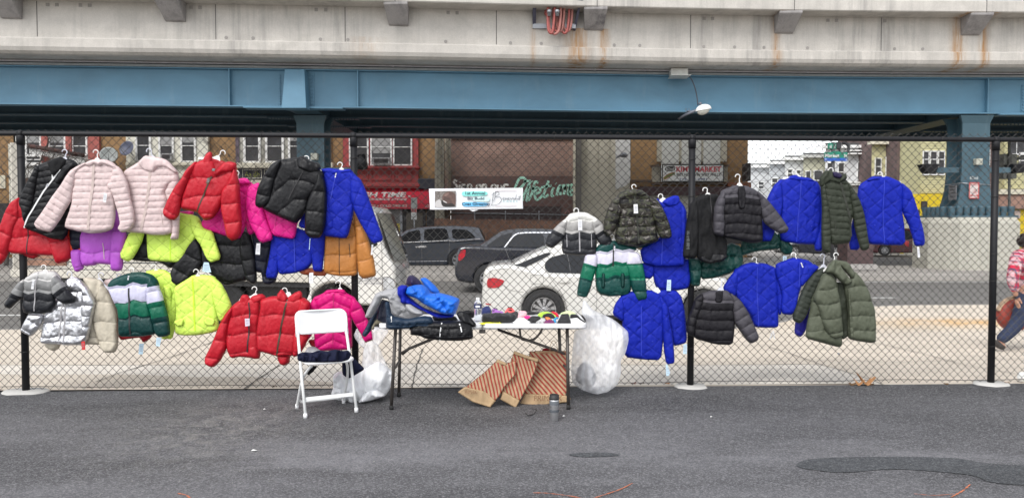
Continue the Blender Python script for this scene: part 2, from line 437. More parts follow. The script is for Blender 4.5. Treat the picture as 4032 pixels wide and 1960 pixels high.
ZIPM = dict(dark=mat('dark zip', (0.02, 0.018, 0.02), 0.5), brown=mat('brass zip', (0.05, 0.03, 0.015), 0.5), white=mat('white zip', (0.75, 0.75, 0.75), 0.4),
   grey=mat('grey zip', (0.33, 0.32, 0.33), 0.4), blue=mat('blue zip', (0.012, 0.03, 0.42), 0.5), pink=mat('pink zip', (0.50, 0.40, 0.37), 0.5),
   neon=mat('neon zip', (0.55, 0.85, 0.03), 0.5), hot=mat('hot pink zip', (0.70, 0.02, 0.25), 0.5), mag=mat('magenta zip', (0.42, 0.003, 0.11), 0.5), olive=mat('olive zip', (0.02, 0.022, 0.014), 0.5), sage=mat('sage zip', (0.05, 0.055, 0.036), 0.5))
TAGM = dict(white=mat('tag card', (0.72, 0.72, 0.74), 0.5, var=0.04), blue=mat('pale blue tag', (0.50, 0.66, 0.78), 0.5, var=0.04), red=mat('red tag', (0.55, 0.02, 0.02), 0.5),
   brown=mat('brown tag', (0.10, 0.06, 0.03), 0.5), pink=mat('pink tag', (0.66, 0.58, 0.68), 0.5, var=0.03))
INK = mat('tag print', (0.25, 0.26, 0.30), 0.7)
TO = {1: (0, 560), 2: (600, 560), 3: (0, 1000), 4: (600, 1000), 5: (2100, 660), 6: (2700, 660), 7: (2200, 960), 8: (2700, 960)}
def S(t, p): o = TO[t]; return (o[0] + p[0] / 2.501, o[1] + p[1] / 2.501)
def pp(s):
 """'x,y x,y ...' -> points"""
 return [tuple(float(k) for k in q.split(',')) for q in s.split()]
JN = [0]
def ribbon(pf, pts, wd, m, name, parent, lift=0.004):
 """a thin strip that follows the surface of a puffed panel; pts in frame metres"""
 P = []
 for i in range(len(pts) - 1):
  a, b = np.array(pts[i]), np.array(pts[i + 1]); k = max(1, int(np.linalg.norm(b - a) / 0.012))
  for j in range(k): P.append(a + (b - a) * j / k)
 P.append(np.array(pts[-1])); P = np.array(P)
 z = pf.height(P)[0]
 z = np.convolve(np.r_[z[0], z[0], z, z[-1], z[-1]], np.ones(5) / 5, 'valid')
 mb = MB(); v = []
 for i, p in enumerate(P):
  d = P[min(i + 1, len(P) - 1)] - P[max(i - 1, 0)]; d = d / (np.linalg.norm(d) + 1e-9); nn = np.array([-d[1], d[0]]) * wd / 2
  for sgn, dz in ((1, 0), (1, lift), (-1, lift), (-1, 0)):
   q = p + nn * sgn; v.append(pf.fr.at(q[0], q[1], z[i] + pf.off + dz))
 n = len(P); f = []
 for i in range(n - 1):
  for k in range(4): f.append((i * 4 + k, i * 4 + (k + 1) % 4, i * 4 + 4 + (k + 1) % 4, i * 4 + 4 + k))
 f += [(0, 1, 2, 3), ((n - 1) * 4 + 3, (n - 1) * 4 + 2, (n - 1) * 4 + 1, (n - 1) * 4)]
 mb.add(v, f)
 return mb.build(name, m, parent, False)
def card(fr, quad, m, name, parent, off, th=0.002, ink=True):
 q = [fr.uv(*p) for p in quad]
 mb = MB(); a = [fr.at(u, v, off) for u, v in q]
 mb.prism(a, fr.n * th)
 o = mb.build(name, m, parent)
 if ink:
  c = np.mean(q, 0); mm = MB()
  for k in (-0.45, -0.15, 0.2, 0.45):
   cc = [(u - c[0]) * 0.55 + c[0] for u, v in q]; hv = (max(v for u, v in q) - min(v for u, v in q)) * 0.5
   y = c[1] + k * hv
   mm.add([fr.at(min(cc), y, off + th + 0.0008), fr.at(max(cc), y, off + th + 0.0008), fr.at(max(cc), y + 0.003, off + th + 0.0008), fr.at(min(cc), y + 0.003, off + th + 0.0008)], [(0, 1, 2, 3)])
  mm.build('print', INK, o)
 return o
def hanger(fr, off, hk, nk, label, m=None, hook='L', tilt=0.0, wide=0.12, plate=True):
 """hk = top of the hook, nk = where the neck meets the shoulders (photo px)"""
 a = Vector(fr.uv(*hk)); b = Vector(fr.uv(*nk))
 o = empty('coat_hanger', fr.at(b.x, b.y, off), label, 'hanger', 'white plastic hangers hooked on the chain link')
 s = 1 if hook == 'L' else -1
 ax = (a - b); L = ax.length; ax = ax / L; sd_ = Vector((-ax.y, ax.x)) * s
 r = min(0.021, L * 0.4)
 top = b + ax * (L - r)
 pts = [b - ax * 0.01, b + ax * (L - 2 * r) * 0.5]
 for k in range(9):
  t = -0.25 * math.pi + k / 8 * 1.35 * math.pi
  c = top + sd_ * r * 0.9
  pts.append(c + (-sd_ * math.cos(t) + ax * math.sin(t)) * r)
 mb = MB(); P = [fr.at(p.x, p.y, off) for p in pts]
 rr = [0.0055, 0.005] + [0.0042] * 9
 mb.tube(P, rr, 8)
 mm = m or WHITE_PL
 mb.build('hook', mm, o, True)
 # shoulders: a flat yoke with drooping arms
 c, sn = math.cos(tilt), math.sin(tilt)
 def rot(x, y): return (b.x + x * c - y * sn, b.y + x * sn + y * c)
 out = [(-0.012, 0.012), (0.012, 0.012), (0.030, -0.014), (wide * 0.6, -0.045), (wide, -0.075), (wide, -0.095), (wide * 0.6, -0.07), (0.03, -0.05), (-0.03, -0.05), (-wide * 0.6, -0.07), (-wide, -0.095), (-wide, -0.075), (-wide * 0.6, -0.045), (-0.030, -0.014)]
 mb = MB(); mb.prism([fr.at(*rot(*q), off - 0.004) for q in out], fr.n * 0.009)
 bevel(mb.build('shoulder_bar', mm, o, False), 0.002, 2)
 return o
FENCE_ITEMS = []
GAP = 0.05
def jacket(label, t, layer, col, parts, sp=0.1, style='h', zipp=None, zcol='dark', zw=0.007, cat_='jacket', group='coats hanging on the fence', T=0.042, tags=(), hang=None, hlabel=None, pockets=(), dots=(), hem=False, name='puffer_jacket', chev=0.0, per=0.2, wr=1.0, hopt={}):
 off = GAP + layer * 0.052
 fr = fence_frame(off)
 allp = [S(p[3] if len(p) > 3 and isinstance(p[3], int) else t, q) for p in parts for q in pp(p[1])]
 cx = np.mean([p[0] for p in allp]); cy = min(p[1] for p in allp)
 u, v = fr.uv(cx, cy)
 root = empty(name, fr.at(u, v, 0), label, cat_, group)
 JN[0] += 1
 main = None
 for i, p in enumerate(parts):
  nm, pts = p[0], pp(p[1]); o = dict(p[2]) if len(p) > 2 else {}
  tt = p[3] if len(p) > 3 else t
  P = [fr.uv(*S(tt, q)) for q in pts]
  c = o.pop('col', None) or (col + 's' if nm == 'sleeve' and (col + 's') in CL else col)
  kw = dict(grow=0.007, smooth=1, T=T * 0.85, R=0.05, style=style, sp=sp, chev=chev, per=per, wr=wr, seed=JN[0] * 1.7 + i)
  if nm == 'sleeve': kw.update(axis='pca', T=T * 0.9, R=0.05, off=0.018, style='h' if style in ('h', 'v') else style, chev=0)
  if nm in ('collar', 'hood'): kw.update(T=0.032, R=0.035, off=0.02, style='n')
  if nm == 'lining': kw.update(T=0.012, R=0.03, off=-0.012, style='n')
  kw.update(o)
  pf = Puff(fr, P, **kw)
  pf.build(nm, CL[c], root)
  if nm in ('torso', 'front_panel') and main is None: main = pf
  if nm == 'sleeve': main_s = pf
 if main is None: main = pf
 if zipp:
  zs = zipp if isinstance(zipp, list) else [zipp]
  for z in zs:
   ribbon(main, [fr.uv(*S(t, q)) for q in pp(z)], zw, ZIPM[zcol], 'zipper', root)
 for pk in pockets:
  ribbon(main, [fr.uv(*S(t, q)) for q in pp(pk)], 0.006, ZIPM['dark'] if col in ('black', 'navy', 'slateblack') else ZIPM.get(zcol, ZIPM['dark']), 'pocket_zip', root, 0.003)
 for d in dots:
  u, v = fr.uv(*S(t, d)); p0 = main.top(u, v, 0.0)
  MB().lathe(p0, fr.n, [(-0.002, 0.006), (0.003, 0.006), (0.004, 0.0)], 12).build('snap_button', ZIPM.get(zcol, ZIPM['dark']), root, True)
 for tg in tags:
  quad = [S(t, q) for q in pp(tg[1])]
  card(fr, quad, TAGM[tg[0]], 'price_tag', root, tg[2] if len(tg) > 2 else T + 0.03)
 if hang:
  hp = pp(hang)
  tt = t
  hanger(fr, 0.012, S(tt, hp[0]), S(tt, hp[1]), hlabel, **hopt)
 return root, main, fr
# ------------------------------------------------------------------ the coats, left bay, top row
jacket('bright red puffer jacket at the far left edge, half behind a black one', 1, 0, 'red', [
 ('torso', '150,560 330,560 560,600 640,800 610,1100 530,1112 290,1102 230,1097 100,1088 85,1000 90,900 110,700'),
 ('sleeve', '205,545 130,590 75,680 40,780 -5,900 -40,1010 -70,1150 -30,1195 20,1197 60,1150 92,1085 120,1000 160,850 220,700', dict(sp=0.17)),
 ('sleeve', '480,800 640,800 690,870 722,1050 712,1125 672,1168 570,1192 545,1120 508,1000 480,900', dict(sp=0.17)),
 ('lining', '200,1060 400,1060 380,1110 325,1142 290,1135 230,1110', dict(col='dred'))],
 sp=0.17, zipp='300,860 292,960 286,1098', zcol='dark')
jacket('orange and navy child coat peeking below the first pale pink jacket', 1, 0, 'orange', [
 ('torso', '650,860 780,800 925,880 926,1165 880,1180 812,1182 795,1060 730,1080 715,1120 690,1000'),
 ('front_panel', '700,850 800,830 908,870 906,1008 870,1035 735,1060 712,1000', dict(col='navy', off=0.02, sp=0.06))], sp=0.14)
jacket('orchid purple puffer jacket hanging below the pale pink jackets', 1, 1, 'purple', [
 ('sleeve', '690,1060 790,1060 805,1160 808,1245 740,1277 705,1200', dict(off=-0.02, sp=0.16)),
 ('torso', '790,880 1000,700 1150,660 1160,900 1112,1100 1105,1200 1045,1195 950,1190 935,1205 820,1216 795,1150', dict(off=-0.01)),
 ('sleeve', '1140,650 1190,780 1240,870 1255,940 1218,1100 1212,1245 1170,1264 1108,1252 1103,1150 1113,950 1125,800', dict(sp=0.18))],
 sp=0.18, pockets=['1025,990 1042,1150'], zcol='pink', cat_='jacket')
jacket('black thin-baffle puffer jacket with open white zip, tilted at the left post', 1, 2, 'black', [
 ('torso', '365,235 500,190 600,152 740,190 800,300 740,600 640,960 500,942 360,882 248,845 250,760 330,600 350,400', dict(tilt=0.15)),
 ('sleeve', '365,232 335,310 275,410 225,520 203,600 230,660 245,760 262,785 322,650 345,560 372,400 410,260'),
 ('hood', '480,200 540,175 610,150 670,185 655,235 600,290 545,345 515,280 495,215', dict(col='softblack')),
 ('hood', '640,240 700,200 752,205 760,240 700,290 640,360 600,420 560,400 600,310', dict(col='black'))],
 sp=0.052, zipp=['642,244 590,300 540,372 450,480 370,620 300,735 250,842', '497,205 537,262 540,372'], zcol='white', zw=0.012, T=0.035,
 tags=[('white', '495,437 508,410 524,428 522,440 503,445')], hang='672,82 648,165', hlabel='milky hanger tilted above the black white-zip puffer, first from the left post', hopt=dict(m=CLEAR_PL, tilt=-0.45, wide=0.1))
PB = dict(sp=0.0545, T=0.036)
jacket('pale pink thin-baffle jacket, left one of the two side by side', 1, 4, 'pink', [
 ('torso', '745,280 860,210 920,178 1020,190 1120,215 1165,290 1085,440 1110,480 1130,600 1130,740 1105,850 1020,882 900,893 780,872 645,837 650,790 690,680 715,590 720,480 742,420 735,350'),
 ('sleeve', '870,203 780,240 700,290 620,420 530,540 440,680 352,800 380,845 500,880 540,840 610,740 660,650 710,570 722,480 740,400 760,300', dict(sp=0.0545)),
 ('sleeve', '1100,208 1190,260 1230,330 1270,420 1290,560 1325,700 1327,800 1280,862 1210,884 1175,850 1200,800 1180,700 1150,600 1120,500 1068,432 1110,350 1130,260', dict(sp=0.0545)),
 ('hood', '850,215 920,180 1060,180 1130,215 1180,268 1040,216 1000,240 950,212 895,242')],
 zipp='942,205 930,450 900,700 886,862', zcol='pink', zw=0.02, pockets=['782,620 775,640', '1022,635 1016,662'], tags=[('white', '1062,503 1094,508 1082,596 1050,588')],
 hang='975,80 965,170', hlabel='white hanger with orange size dot above the left pale pink jacket', **PB)
jacket('pale pink hooded thin-baffle jacket between its twin and a red puffer', 1, 3, 'pink', [
 ('torso', '1225,290 1340,220 1400,180 1440,150 1570,165 1640,190 1740,280 1750,380 1660,420 1620,500 1650,560 1640,660 1700,780 1700,880 1640,906 1500,907 1400,887 1270,882 1180,852 1185,810 1300,760 1290,560 1270,420 1230,340'),
 ('sleeve', '1700,260 1745,290 1757,380 1742,500 1762,700 1757,900 1747,952 1680,955 1700,880 1700,780 1650,560 1625,490 1660,420 1690,330', dict(off=-0.005)),
 ('hood', '1375,205 1440,140 1500,150 1600,165 1660,190 1755,295 1740,302 1640,240 1560,250 1530,300 1490,290 1440,275 1400,240')],
 zipp='1492,285 1482,450 1450,650 1420,800 1402,880', zcol='pink', zw=0.02, pockets=['1600,670 1622,825'], hang='1490,60 1510,150', hlabel='clear hanger with green size dot above the hooded pale pink jacket', hopt=dict(m=CLEAR_PL), **PB)
jacket('black coat mostly hidden behind the neon yellow jacket, upper row', 1, 0, 'black', [
 ('torso', '1255,880 1460,880 1900,900 1800,1150 1740,1190 1680,1237 1620,1200 1560,1170 1430,1167 1310,1157 1240,1100')], sp=0.12)
jacket('neon yellow diamond-quilted jacket hanging low between pale pink and red', 1, 1, 'neon', [
 ('sleeve', '1290,890 1425,895 1402,980 1350,1080 1310,1142 1270,1170 1210,1142 1198,1090 1240,1000'),
 ('torso', '1450,880 1600,700 1760,700 1900,720 1960,760 1940,920 1870,1010 1790,1140 1762,1177 1620,1167 1465,1152 1455,1050'),
 ('sleeve', '1880,720 1960,740 2010,850 2097,880 2132,1000 2170,1110 2166,1150 2080,1177 2040,1130 1990,1010 1930,930 1890,840')],
 sp=0.115, style='d', zipp='1690,880 1690,1158', zcol='neon', T=0.036)
jacket('black puffer coat with a long sleeve hanging low, below hot pink', 2, 0, 'black', [
 ('torso', '430,900 600,880 870,850 960,900 960,1050 960,1200 945,1350 740,1402 700,1396 600,1310 500,1230 440,1160'),
 ('sleeve', '430,930 490,1010 510,1150 480,1250 400,1330 290,1417 200,1387 183,1320 240,1180 280,1150 370,1010', dict(sp=0.16, off=0.03)),
 ('sleeve', '870,860 960,890 1000,1050 1022,1200 1030,1362 1015,1390 980,1387 925,1340 900,1220 870,1090', dict(sp=0.13))],
 sp=0.16, tags=[('blue', '545,1175 590,1178 615,1272 575,1275 528,1262 538,1200', 0.09)])
jacket('navy black puffer hanging behind the hot pink jackets, white tag at its side', 2, 0, 'navy', [
 ('torso', '980,880 1200,900 1160,1100 1130,1200 1132,1335 1222,1338 1200,1382 1150,1399 1095,1392 1080,1280 1020,1270 1000,1040')],
 sp=0.13, tags=[('white', '1058,992 1096,992 1092,1102 1048,1098', 0.1)])
jacket('hot pink diamond-quilted jacket whose collar shows beside the big red puffer', 2, 1, 'hot', [
 ('torso', '830,372 900,362 970,400 1010,440 960,500 962,600 935,750 905,850 862,942 780,952 740,922 620,882 490,857 480,800 560,700 690,640 700,480 800,400'),
 ('collar', '845,380 880,362 935,362 975,405 940,415 860,420'),
 ('sleeve', '925,780 990,790 997,890 965,907 942,880', dict(off=0.005)),
 ('sleeve', '250,690 400,680 372,730 322,772 263,737', dict(off=-0.02))],
 sp=0.115, style='d', zipp='720,700 690,820 665,900', zcol='hot', T=0.034, hang='858,285 845,372', hlabel='white hanger half hidden right of the big red puffer, above hot pink', hopt=dict(wide=0.08))
jacket('hot pink quilted jacket whose hem shows below the upper black puffer', 2, 2, 'hot', [
 ('torso', '1040,420 1200,400 1500,700 1422,790 1402,920 1382,947 1180,912 1130,770 1090,640'),
 ('sleeve', '960,442 1060,400 1080,520 1092,640 1130,770 1180,910 1180,957 1085,987 1050,952 1020,890 1000,870 950,760 930,620 940,500')],
 sp=0.115, style='d', zipp='1225,700 1205,905', zcol='hot', T=0.032)
jacket('big bright red cropped puffer with open collar, top of the left bay', 2, 4, 'red', [
 ('torso', '420,215 510,170 600,180 640,290 700,240 760,220 830,250 810,300 822,350 760,460 700,520 682,620 600,742 520,768 462,702 450,682 360,667 290,652 298,560 330,460 378,330 400,260', dict(tilt=0.18)),
 ('sleeve', '440,190 350,270 290,380 230,450 170,560 118,680 128,722 180,757 222,760 262,722 282,640 290,560 330,460 385,330 440,240', dict(sp=0.16)),
 ('sleeve', '820,240 860,420 867,600 882,800 872,900 840,947 790,963 745,927 720,800 688,660 690,540 700,480 760,400 800,300', dict(sp=0.16)),
 ('lining', '570,150 640,175 730,205 650,300 605,320 585,250', dict(col='dred', off=0.012)),
 ('collar', '508,185 545,120 575,102 592,120 583,200 600,290 602,335 560,290 525,235', dict(style='n', T=0.028)),
 ('collar', '618,320 650,280 720,210 770,198 835,215 832,262 780,290 700,300 650,335', dict(style='n', T=0.034, off=0.03))],
 sp=0.155, zipp=['600,340 560,430 505,560 458,682'], zcol='brown', zw=0.012, chev=0.0, T=0.05,
 tags=[('brown', '622,262 655,268 640,296 612,288', 0.075), ('brown', '583,352 606,357 588,408 560,416', 0.085)],
 hang='690,75 650,150', hlabel='large white hanger in the open collar of the big red puffer', hopt=dict(tilt=-0.5, hook='R', wide=0.14))
jacket('black cropped puffer with chevron seams between red and blue, top of left bay', 2, 4, 'black', [
 ('torso', '1270,177 1380,165 1440,155 1500,205 1650,262 1690,330 1650,420 1590,500 1540,560 1525,650 1465,740 1410,797 1280,742 1150,682 1085,647 1140,600 1180,480 1200,380 1250,250', dict(tilt=0.22, u0=None, style='v', sp=0.17)),
 ('sleeve', '1275,175 1180,222 1110,330 1050,450 1028,560 1026,620 1060,642 1110,637 1168,580 1185,470 1215,360 1265,240', dict(sp=0.16)),
 ('sleeve', '1650,285 1702,400 1717,600 1702,800 1672,900 1640,937 1560,937 1513,890 1513,740 1528,620 1560,520 1610,420', dict(sp=0.17)),
 ('collar', '1438,200 1455,145 1500,150 1560,190 1640,215 1658,250 1640,292 1560,302 1490,277 1448,250', dict(T=0.05, wr=2.0))],
 sp=0.17, zipp='1500,285 1420,430 1355,560', zcol='dark', T=0.05, hang='1535,132 1550,190', hlabel='white hanger above the cropped black puffer of the left bay', hopt=dict(wide=0.1))
jacket('royal blue quilted jacket right of the cropped black puffer, left bay', 2, 3, 'blue', [
 ('torso', '1650,280 1750,267 1950,277 1990,320 2040,380 1990,480 1965,560 1985,640 1955,780 1927,900 1900,942 1670,912 1690,760 1700,400'),
 ('sleeve', '1950,300 2050,370 2100,480 2152,620 2202,760 2264,930 2262,967 2175,994 2120,902 2050,782 2000,682 1962,560 1955,420'),
 ('sleeve', '1700,400 1722,560 1752,650 1787,820 1786,842 1720,882 1690,872 1690,700', dict(T=0.03)),
 ('sleeve', '1500,690 1560,700 1560,860 1450,832 1443,800 1470,750', dict(T=0.03, off=-0.02)),
 ('hood', '1655,275 1750,262 1850,285 1950,272 1960,295 1850,305 1790,320 1700,300', dict(T=0.02))],
 sp=0.13, style='d', zipp='1822,295 1792,420 1762,560', zcol='blue', T=0.038, dots=[(1860, 760)], tags=[('white', '1817,310 1827,310 1818,352 1808,350', 0.06)],
 hang='1875,203 1865,268', hlabel='white hanger above the blue quilted jacket right of the cropped black puffer')
jacket('royal blue quilted jacket low in the left bay, between black and tan', 2, 1, 'blue', [
 ('torso', '1170,930 1300,800 1560,900 1580,1050 1572,1182 1520,1242 1400,1282 1260,1297 1240,1250 1225,1160'),
 ('sleeve', '1180,930 1262,950 1245,1150 1236,1280 1215,1337 1130,1332 1124,1290 1160,1120', dict(off=0.0)),
 ('sleeve', '1570,880 1700,900 1692,1050 1677,1200 1671,1267 1590,1262 1580,1160 1560,1050', dict(off=0.01))],
 sp=0.13, style='d', zipp='1402,900 1412,1270', zcol='blue', T=0.036, dots=[(1492, 1102)], tags=[('blue', '1570,945 1577,945 1568,1055 1562,1055', 0.08)])
jacket('tan brown puffer jacket hanging low at the second fence post', 2, 1, 'tan', [
 ('torso', '1700,900 1850,880 1960,760 2015,850 2022,1000 2017,1200 2010,1307 1850,1312 1780,1302 1690,1282 1698,1100', dict(off=-0.01)),
 ('sleeve', '1965,640 2020,740 2090,860 2142,1020 2177,1150 2198,1290 2192,1312 2080,1337 2040,1300 2020,1100 2008,880', dict(sp=0.15)),
 ('lining', '1440,1272 1560,1240 1700,1260 1702,1310 1610,1307 1480,1297', dict(col='brown'))],
 sp=0.15, zipp='1845,930 1846,1300', zcol='brown', zw=0.005, pockets=['1945,1000 1952,1130'], tags=[('white', '1567,1280 1607,1275 1605,1380 1566,1378', 0.09), ('white', '2170,1005 2186,1005 2176,1105 2160,1105', 0.06)])
# ---- left bay, lower row
jacket('small grey over black child puffer at the left post, lower row', 3, 3, 'ombreA', [
 ('torso', '245,248 330,190 420,165 540,175 570,205 600,250 535,360 540,420 540,500 500,562 380,582 240,572 225,520 240,450 235,370 245,300'),
 ('sleeve', '250,248 190,292 145,350 110,420 63,490 73,517 110,529 170,470 232,420 247,340'),
 ('sleeve', '550,195 650,300 702,380 742,440 732,472 650,487 590,452 535,382 528,330 530,240')],
 sp=0.09, zipp='402,175 380,260 370,400 361,557', zcol='grey', zw=0.009, chev=0.14, per=0.16, T=0.04,
 tags=[('white', '376,238 396,243 385,338 360,336', 0.08)], hang='462,110 455,168', hlabel='white hanger above the grey over black child puffer at the left post')
jacket('beige puffer jacket behind the metallic silver one, lower left', 3, 1, 'beige', [
 ('torso', '830,262 870,235 990,255 1020,290 1010,400 960,520 930,600 962,800 992,887 900,882 700,885 640,640 880,320', dict(off=-0.01)),
 ('sleeve', '1000,275 1060,350 1112,460 1152,580 1170,750 1167,900 1140,957 1060,962 1010,922 980,820 935,680 913,560 950,460 985,360', dict(sp=0.17)),
 ('collar', '835,240 870,230 990,255 1030,290 1000,380 960,450 900,380 870,310', dict(wr=2.0)),
 ('sleeve', '425,860 590,870 562,930 512,952 450,917', dict(off=-0.02))],
 sp=0.17, zipp='862,290 905,380 950,475', zcol='brown', wr=1.4, hang='975,185 985,250', hlabel='translucent hanger above the beige puffer jacket, lower left', hopt=dict(m=CLEAR_PL, hook='R', wide=0.08))
jacket('shiny metallic silver puffer jacket with open front, lower left', 3, 2, 'silver', [
 ('torso', '650,270 700,250 760,237 830,290 880,330 940,470 900,560 890,700 870,820 820,887 650,892 600,882 420,877 403,850 430,700 440,600 520,540 540,440 600,440 680,400'),
 ('sleeve', '300,588 400,590 442,600 422,660 380,742 320,802 270,777 223,750 250,690', dict(sp=0.09)),
 ('sleeve', '815,290 880,330 947,470 932,560 912,640 887,780 850,802 820,722 813,560 825,430', dict(sp=0.09)),
 ('hood', '655,275 700,240 765,232 812,285 780,330 720,350 670,330', dict(wr=3.0))],
 sp=0.125, wr=1.7, T=0.045, zipp=['640,480 625,600 602,880', '672,480 652,885'], zcol='grey', zw=0.014, tags=[('red', '836,850 872,845 876,928 845,932', 0.06)],
 hang='712,170 720,235', hlabel='milky hanger with green dot above the silver puffer jacket', hopt=dict(m=CLEAR_PL, wide=0.12))
jacket('dusty pink jacket, only its shoulder showing beside the green-white puffer', 3, 0, 'pink', [
 ('torso', '1030,262 1100,246 1180,260 1250,400 1240,600 1180,640 1060,560 1030,400')], sp=0.055, T=0.03, hang='1160,190 1150,255', hlabel='clear hanger left of the green and white puffer in the left bay', hopt=dict(m=CLEAR_PL, wide=0.08, hook='R'))
jacket('red jacket hidden behind the green and white puffer, only the hem showing', 3, 0, 'dred', [
 ('torso', '1150,600 1500,600 1490,790 1480,822 1412,867 1385,812 1300,822 1180,842')], sp=0.16, tags=[('blue', '1388,875 1432,873 1422,980 1380,978', 0.03)])
jacket('dark green, white and green striped puffer in the left bay', 3, 3, 'gwA', [
 ('torso', '1105,255 1250,197 1400,180 1500,210 1550,260 1570,330 1480,340 1465,440 1482,560 1532,720 1537,780 1400,802 1200,807 1175,792 1170,560 1115,440 1080,360 1062,310'),
 ('sleeve', '1490,210 1552,290 1602,400 1632,520 1667,640 1680,780 1640,802 1570,807 1540,770 1500,600 1463,480 1458,380 1470,270'),
 ('hood', '1235,205 1330,182 1400,180 1450,195 1400,215 1300,215', dict(col='teal', T=0.015))],
 sp=0.135, zipp='1288,330 1292,560 1298,790', zcol='dark', zw=0.012, chev=0.14, per=0.135, T=0.044, tags=[('white', '1298,207 1311,209 1304,249 1291,247', 0.07), ('blue', '1552,815 1602,820 1582,905 1545,898', 0.02)],
 hang='1322,135 1322,190', hlabel='white hanger above the green and white puffer in the left bay')
jacket('neon yellow quilted jacket in the lower row, behind its twin', 3, 1, 'neon', [
 ('torso', '1430,175 1540,155 1620,160 1700,210 1740,330 1740,560 1722,700 1692,832 1600,822 1600,780 1560,600 1480,400'),
 ('sleeve', '1620,300 1700,330 1700,600 1680,770 1640,830 1600,822 1650,760 1662,600 1640,450', dict(T=0.03))],
 sp=0.115, style='d', zcol='neon', T=0.034, hang='1535,98 1545,165', hlabel='white hanger above the half hidden neon jacket, lower row')
jacket('neon yellow quilted jacket with flap pockets, lower row of the left bay', 3, 2, 'neon', [
 ('torso', '1720,330 1850,250 1900,215 2000,210 2110,222 2150,290 2120,400 2135,540 2152,740 2100,762 1950,792 1780,792 1730,772 1728,700 1742,560 1722,400'),
 ('sleeve', '2100,225 2182,290 2232,380 2282,500 2272,540 2202,642 2175,652 2150,590 2120,480 2098,380'),
 ('pocket_flap', '1735,660 1810,630 1822,650 1810,690 1770,700', dict(T=0.008, R=0.01, off=0.045, style='n')),
 ('pocket_flap', '2030,660 2060,610 2130,640 2120,690 2060,690', dict(T=0.008, R=0.01, off=0.045, style='n'))],
 sp=0.13, style='d', zipp='1910,230 1922,500 1935,750', zcol='neon', zw=0.012, T=0.036, hang='1958,150 1955,215', hlabel='white hanger above the neon jacket with flap pockets')
jacket('bright red puffer with a small white tag, left of the lower red pair', 4, 2, 'red', [
 ('torso', '790,512 860,460 900,440 1000,430 1070,445 1062,600 1042,740 1060,900 1052,1022 950,1012 860,1002 778,1020 740,940 728,820 758,660 788,540'),
 ('sleeve', '800,508 730,590 680,680 640,780 590,900 530,1020 532,1072 570,1097 612,1102 672,1042 732,930 737,800 762,650 800,560', dict(sp=0.16)),
 ('collar', '862,480 895,402 942,405 965,440 960,485 940,522 895,505'),
 ('collar', '982,420 1080,393 1120,418 1092,452 1000,492 983,480'),
 ('sleeve', '950,900 1040,880 1062,950 1052,1022 1000,1024 950,1002', dict(off=0.0))],
 sp=0.16, zipp='965,470 975,560 962,800 946,958', zcol='dark', zw=0.01, T=0.05, tags=[('pink', '943,622 988,620 990,690 946,697', 0.09)],
 hang='1035,325 1020,400', hlabel='white hanger above the tagged red puffer, lower row', hopt=dict(hook='L', tilt=-0.3, wide=0.12))
jacket('bright red puffer with a long black zip behind the chair back', 4, 3, 'red', [
 ('torso', '1070,450 1180,420 1240,420 1350,445 1480,425 1555,482 1510,560 1450,650 1440,800 1402,992 1230,1002 1210,992 1100,962 1040,942 1030,800 1050,640 1070,540', dict(tilt=0.1)),
 ('sleeve', '1470,430 1557,482 1532,600 1542,800 1502,900 1440,992 1390,1002 1400,800 1430,600', dict(sp=0.16)),
 ('sleeve', '1222,985 1342,998 1332,1072 1290,1100 1250,1087 1228,1040', dict(off=-0.04)),
 ('collar', '1238,442 1243,395 1280,348 1312,390 1335,430 1330,470 1290,470'),
 ('collar', '1340,432 1400,390 1455,365 1475,385 1472,425 1440,465 1350,490')],
 sp=0.165, chev=0.0, zipp='1342,440 1312,560 1272,750 1236,992', zcol='brown', zw=0.014, T=0.05, hang='1315,325 1345,385', hlabel='white hanger above the red puffer behind the chair', hopt=dict(tilt=-0.2, wide=0.12))
jacket('magenta chevron puffer jacket between the red puffers and the table', 4, 2, 'magenta', [
 ('torso', '1585,432 1680,395 1720,362 1880,352 1910,390 1990,432 2010,475 1962,560 1957,700 1962,932 1880,937 1650,947 1603,902 1598,740 1640,580 1615,480', dict(style='v', sp=0.085)),
 ('sleeve', '1600,428 1550,500 1510,580 1460,700 1418,790 1438,840 1510,860 1562,800 1602,700 1642,580 1640,480', dict(sp=0.10, off=0.0)),
 ('sleeve', '1975,425 2050,500 2097,600 2132,680 2177,800 2177,832 2095,862 2068,790 2008,690 1958,600 1960,500', dict(sp=0.11)),
 ('hood', '1700,390 1722,358 1880,348 1910,392 1850,372 1790,372 1740,385', dict(T=0.02)),
 ('lining', '1540,850 1602,850 1612,912 1562,902', dict(col='dred'))],
 sp=0.085, zipp='1792,385 1785,930', zcol='mag', T=0.04, hang='1855,262 1850,345', hlabel='white hanger above the magenta puffer', hopt=dict(tilt=0.1, wide=0.08))
# ---- middle and right bays
jacket('small cream, grey and black child puffer, first coat right of the banner', 5, 2, 'ombreB', [
 ('torso', '310,522 360,462 420,447 520,447 600,492 640,530 590,560 605,640 622,700 612,852 440,857 300,842 288,800 295,700 305,600'),
 ('sleeve', '330,500 260,552 200,612 148,690 122,740 138,767 180,787 242,742 292,682 315,600'),
 ('sleeve', '590,485 660,540 702,600 742,670 767,722 752,762 710,777 650,742 620,682 595,620 580,560')],
 sp=0.085, zipp='446,452 448,640 452,825', zcol='grey', zw=0.011, chev=0.14, per=0.16, T=0.038, pockets=['325,660 328,780', '565,650 568,780'],
 tags=[('white', '428,510 468,510 470,615 430,615', 0.08)], hang='435,395 450,452', hlabel='white hanger above the cream, grey and black child puffer')
jacket('dark green jacket peeking from under the camouflage puffer', 5, 1, 'teal', [
 ('torso', '830,500 1200,500 1215,725 1100,775 960,800 840,770')], sp=0.12)
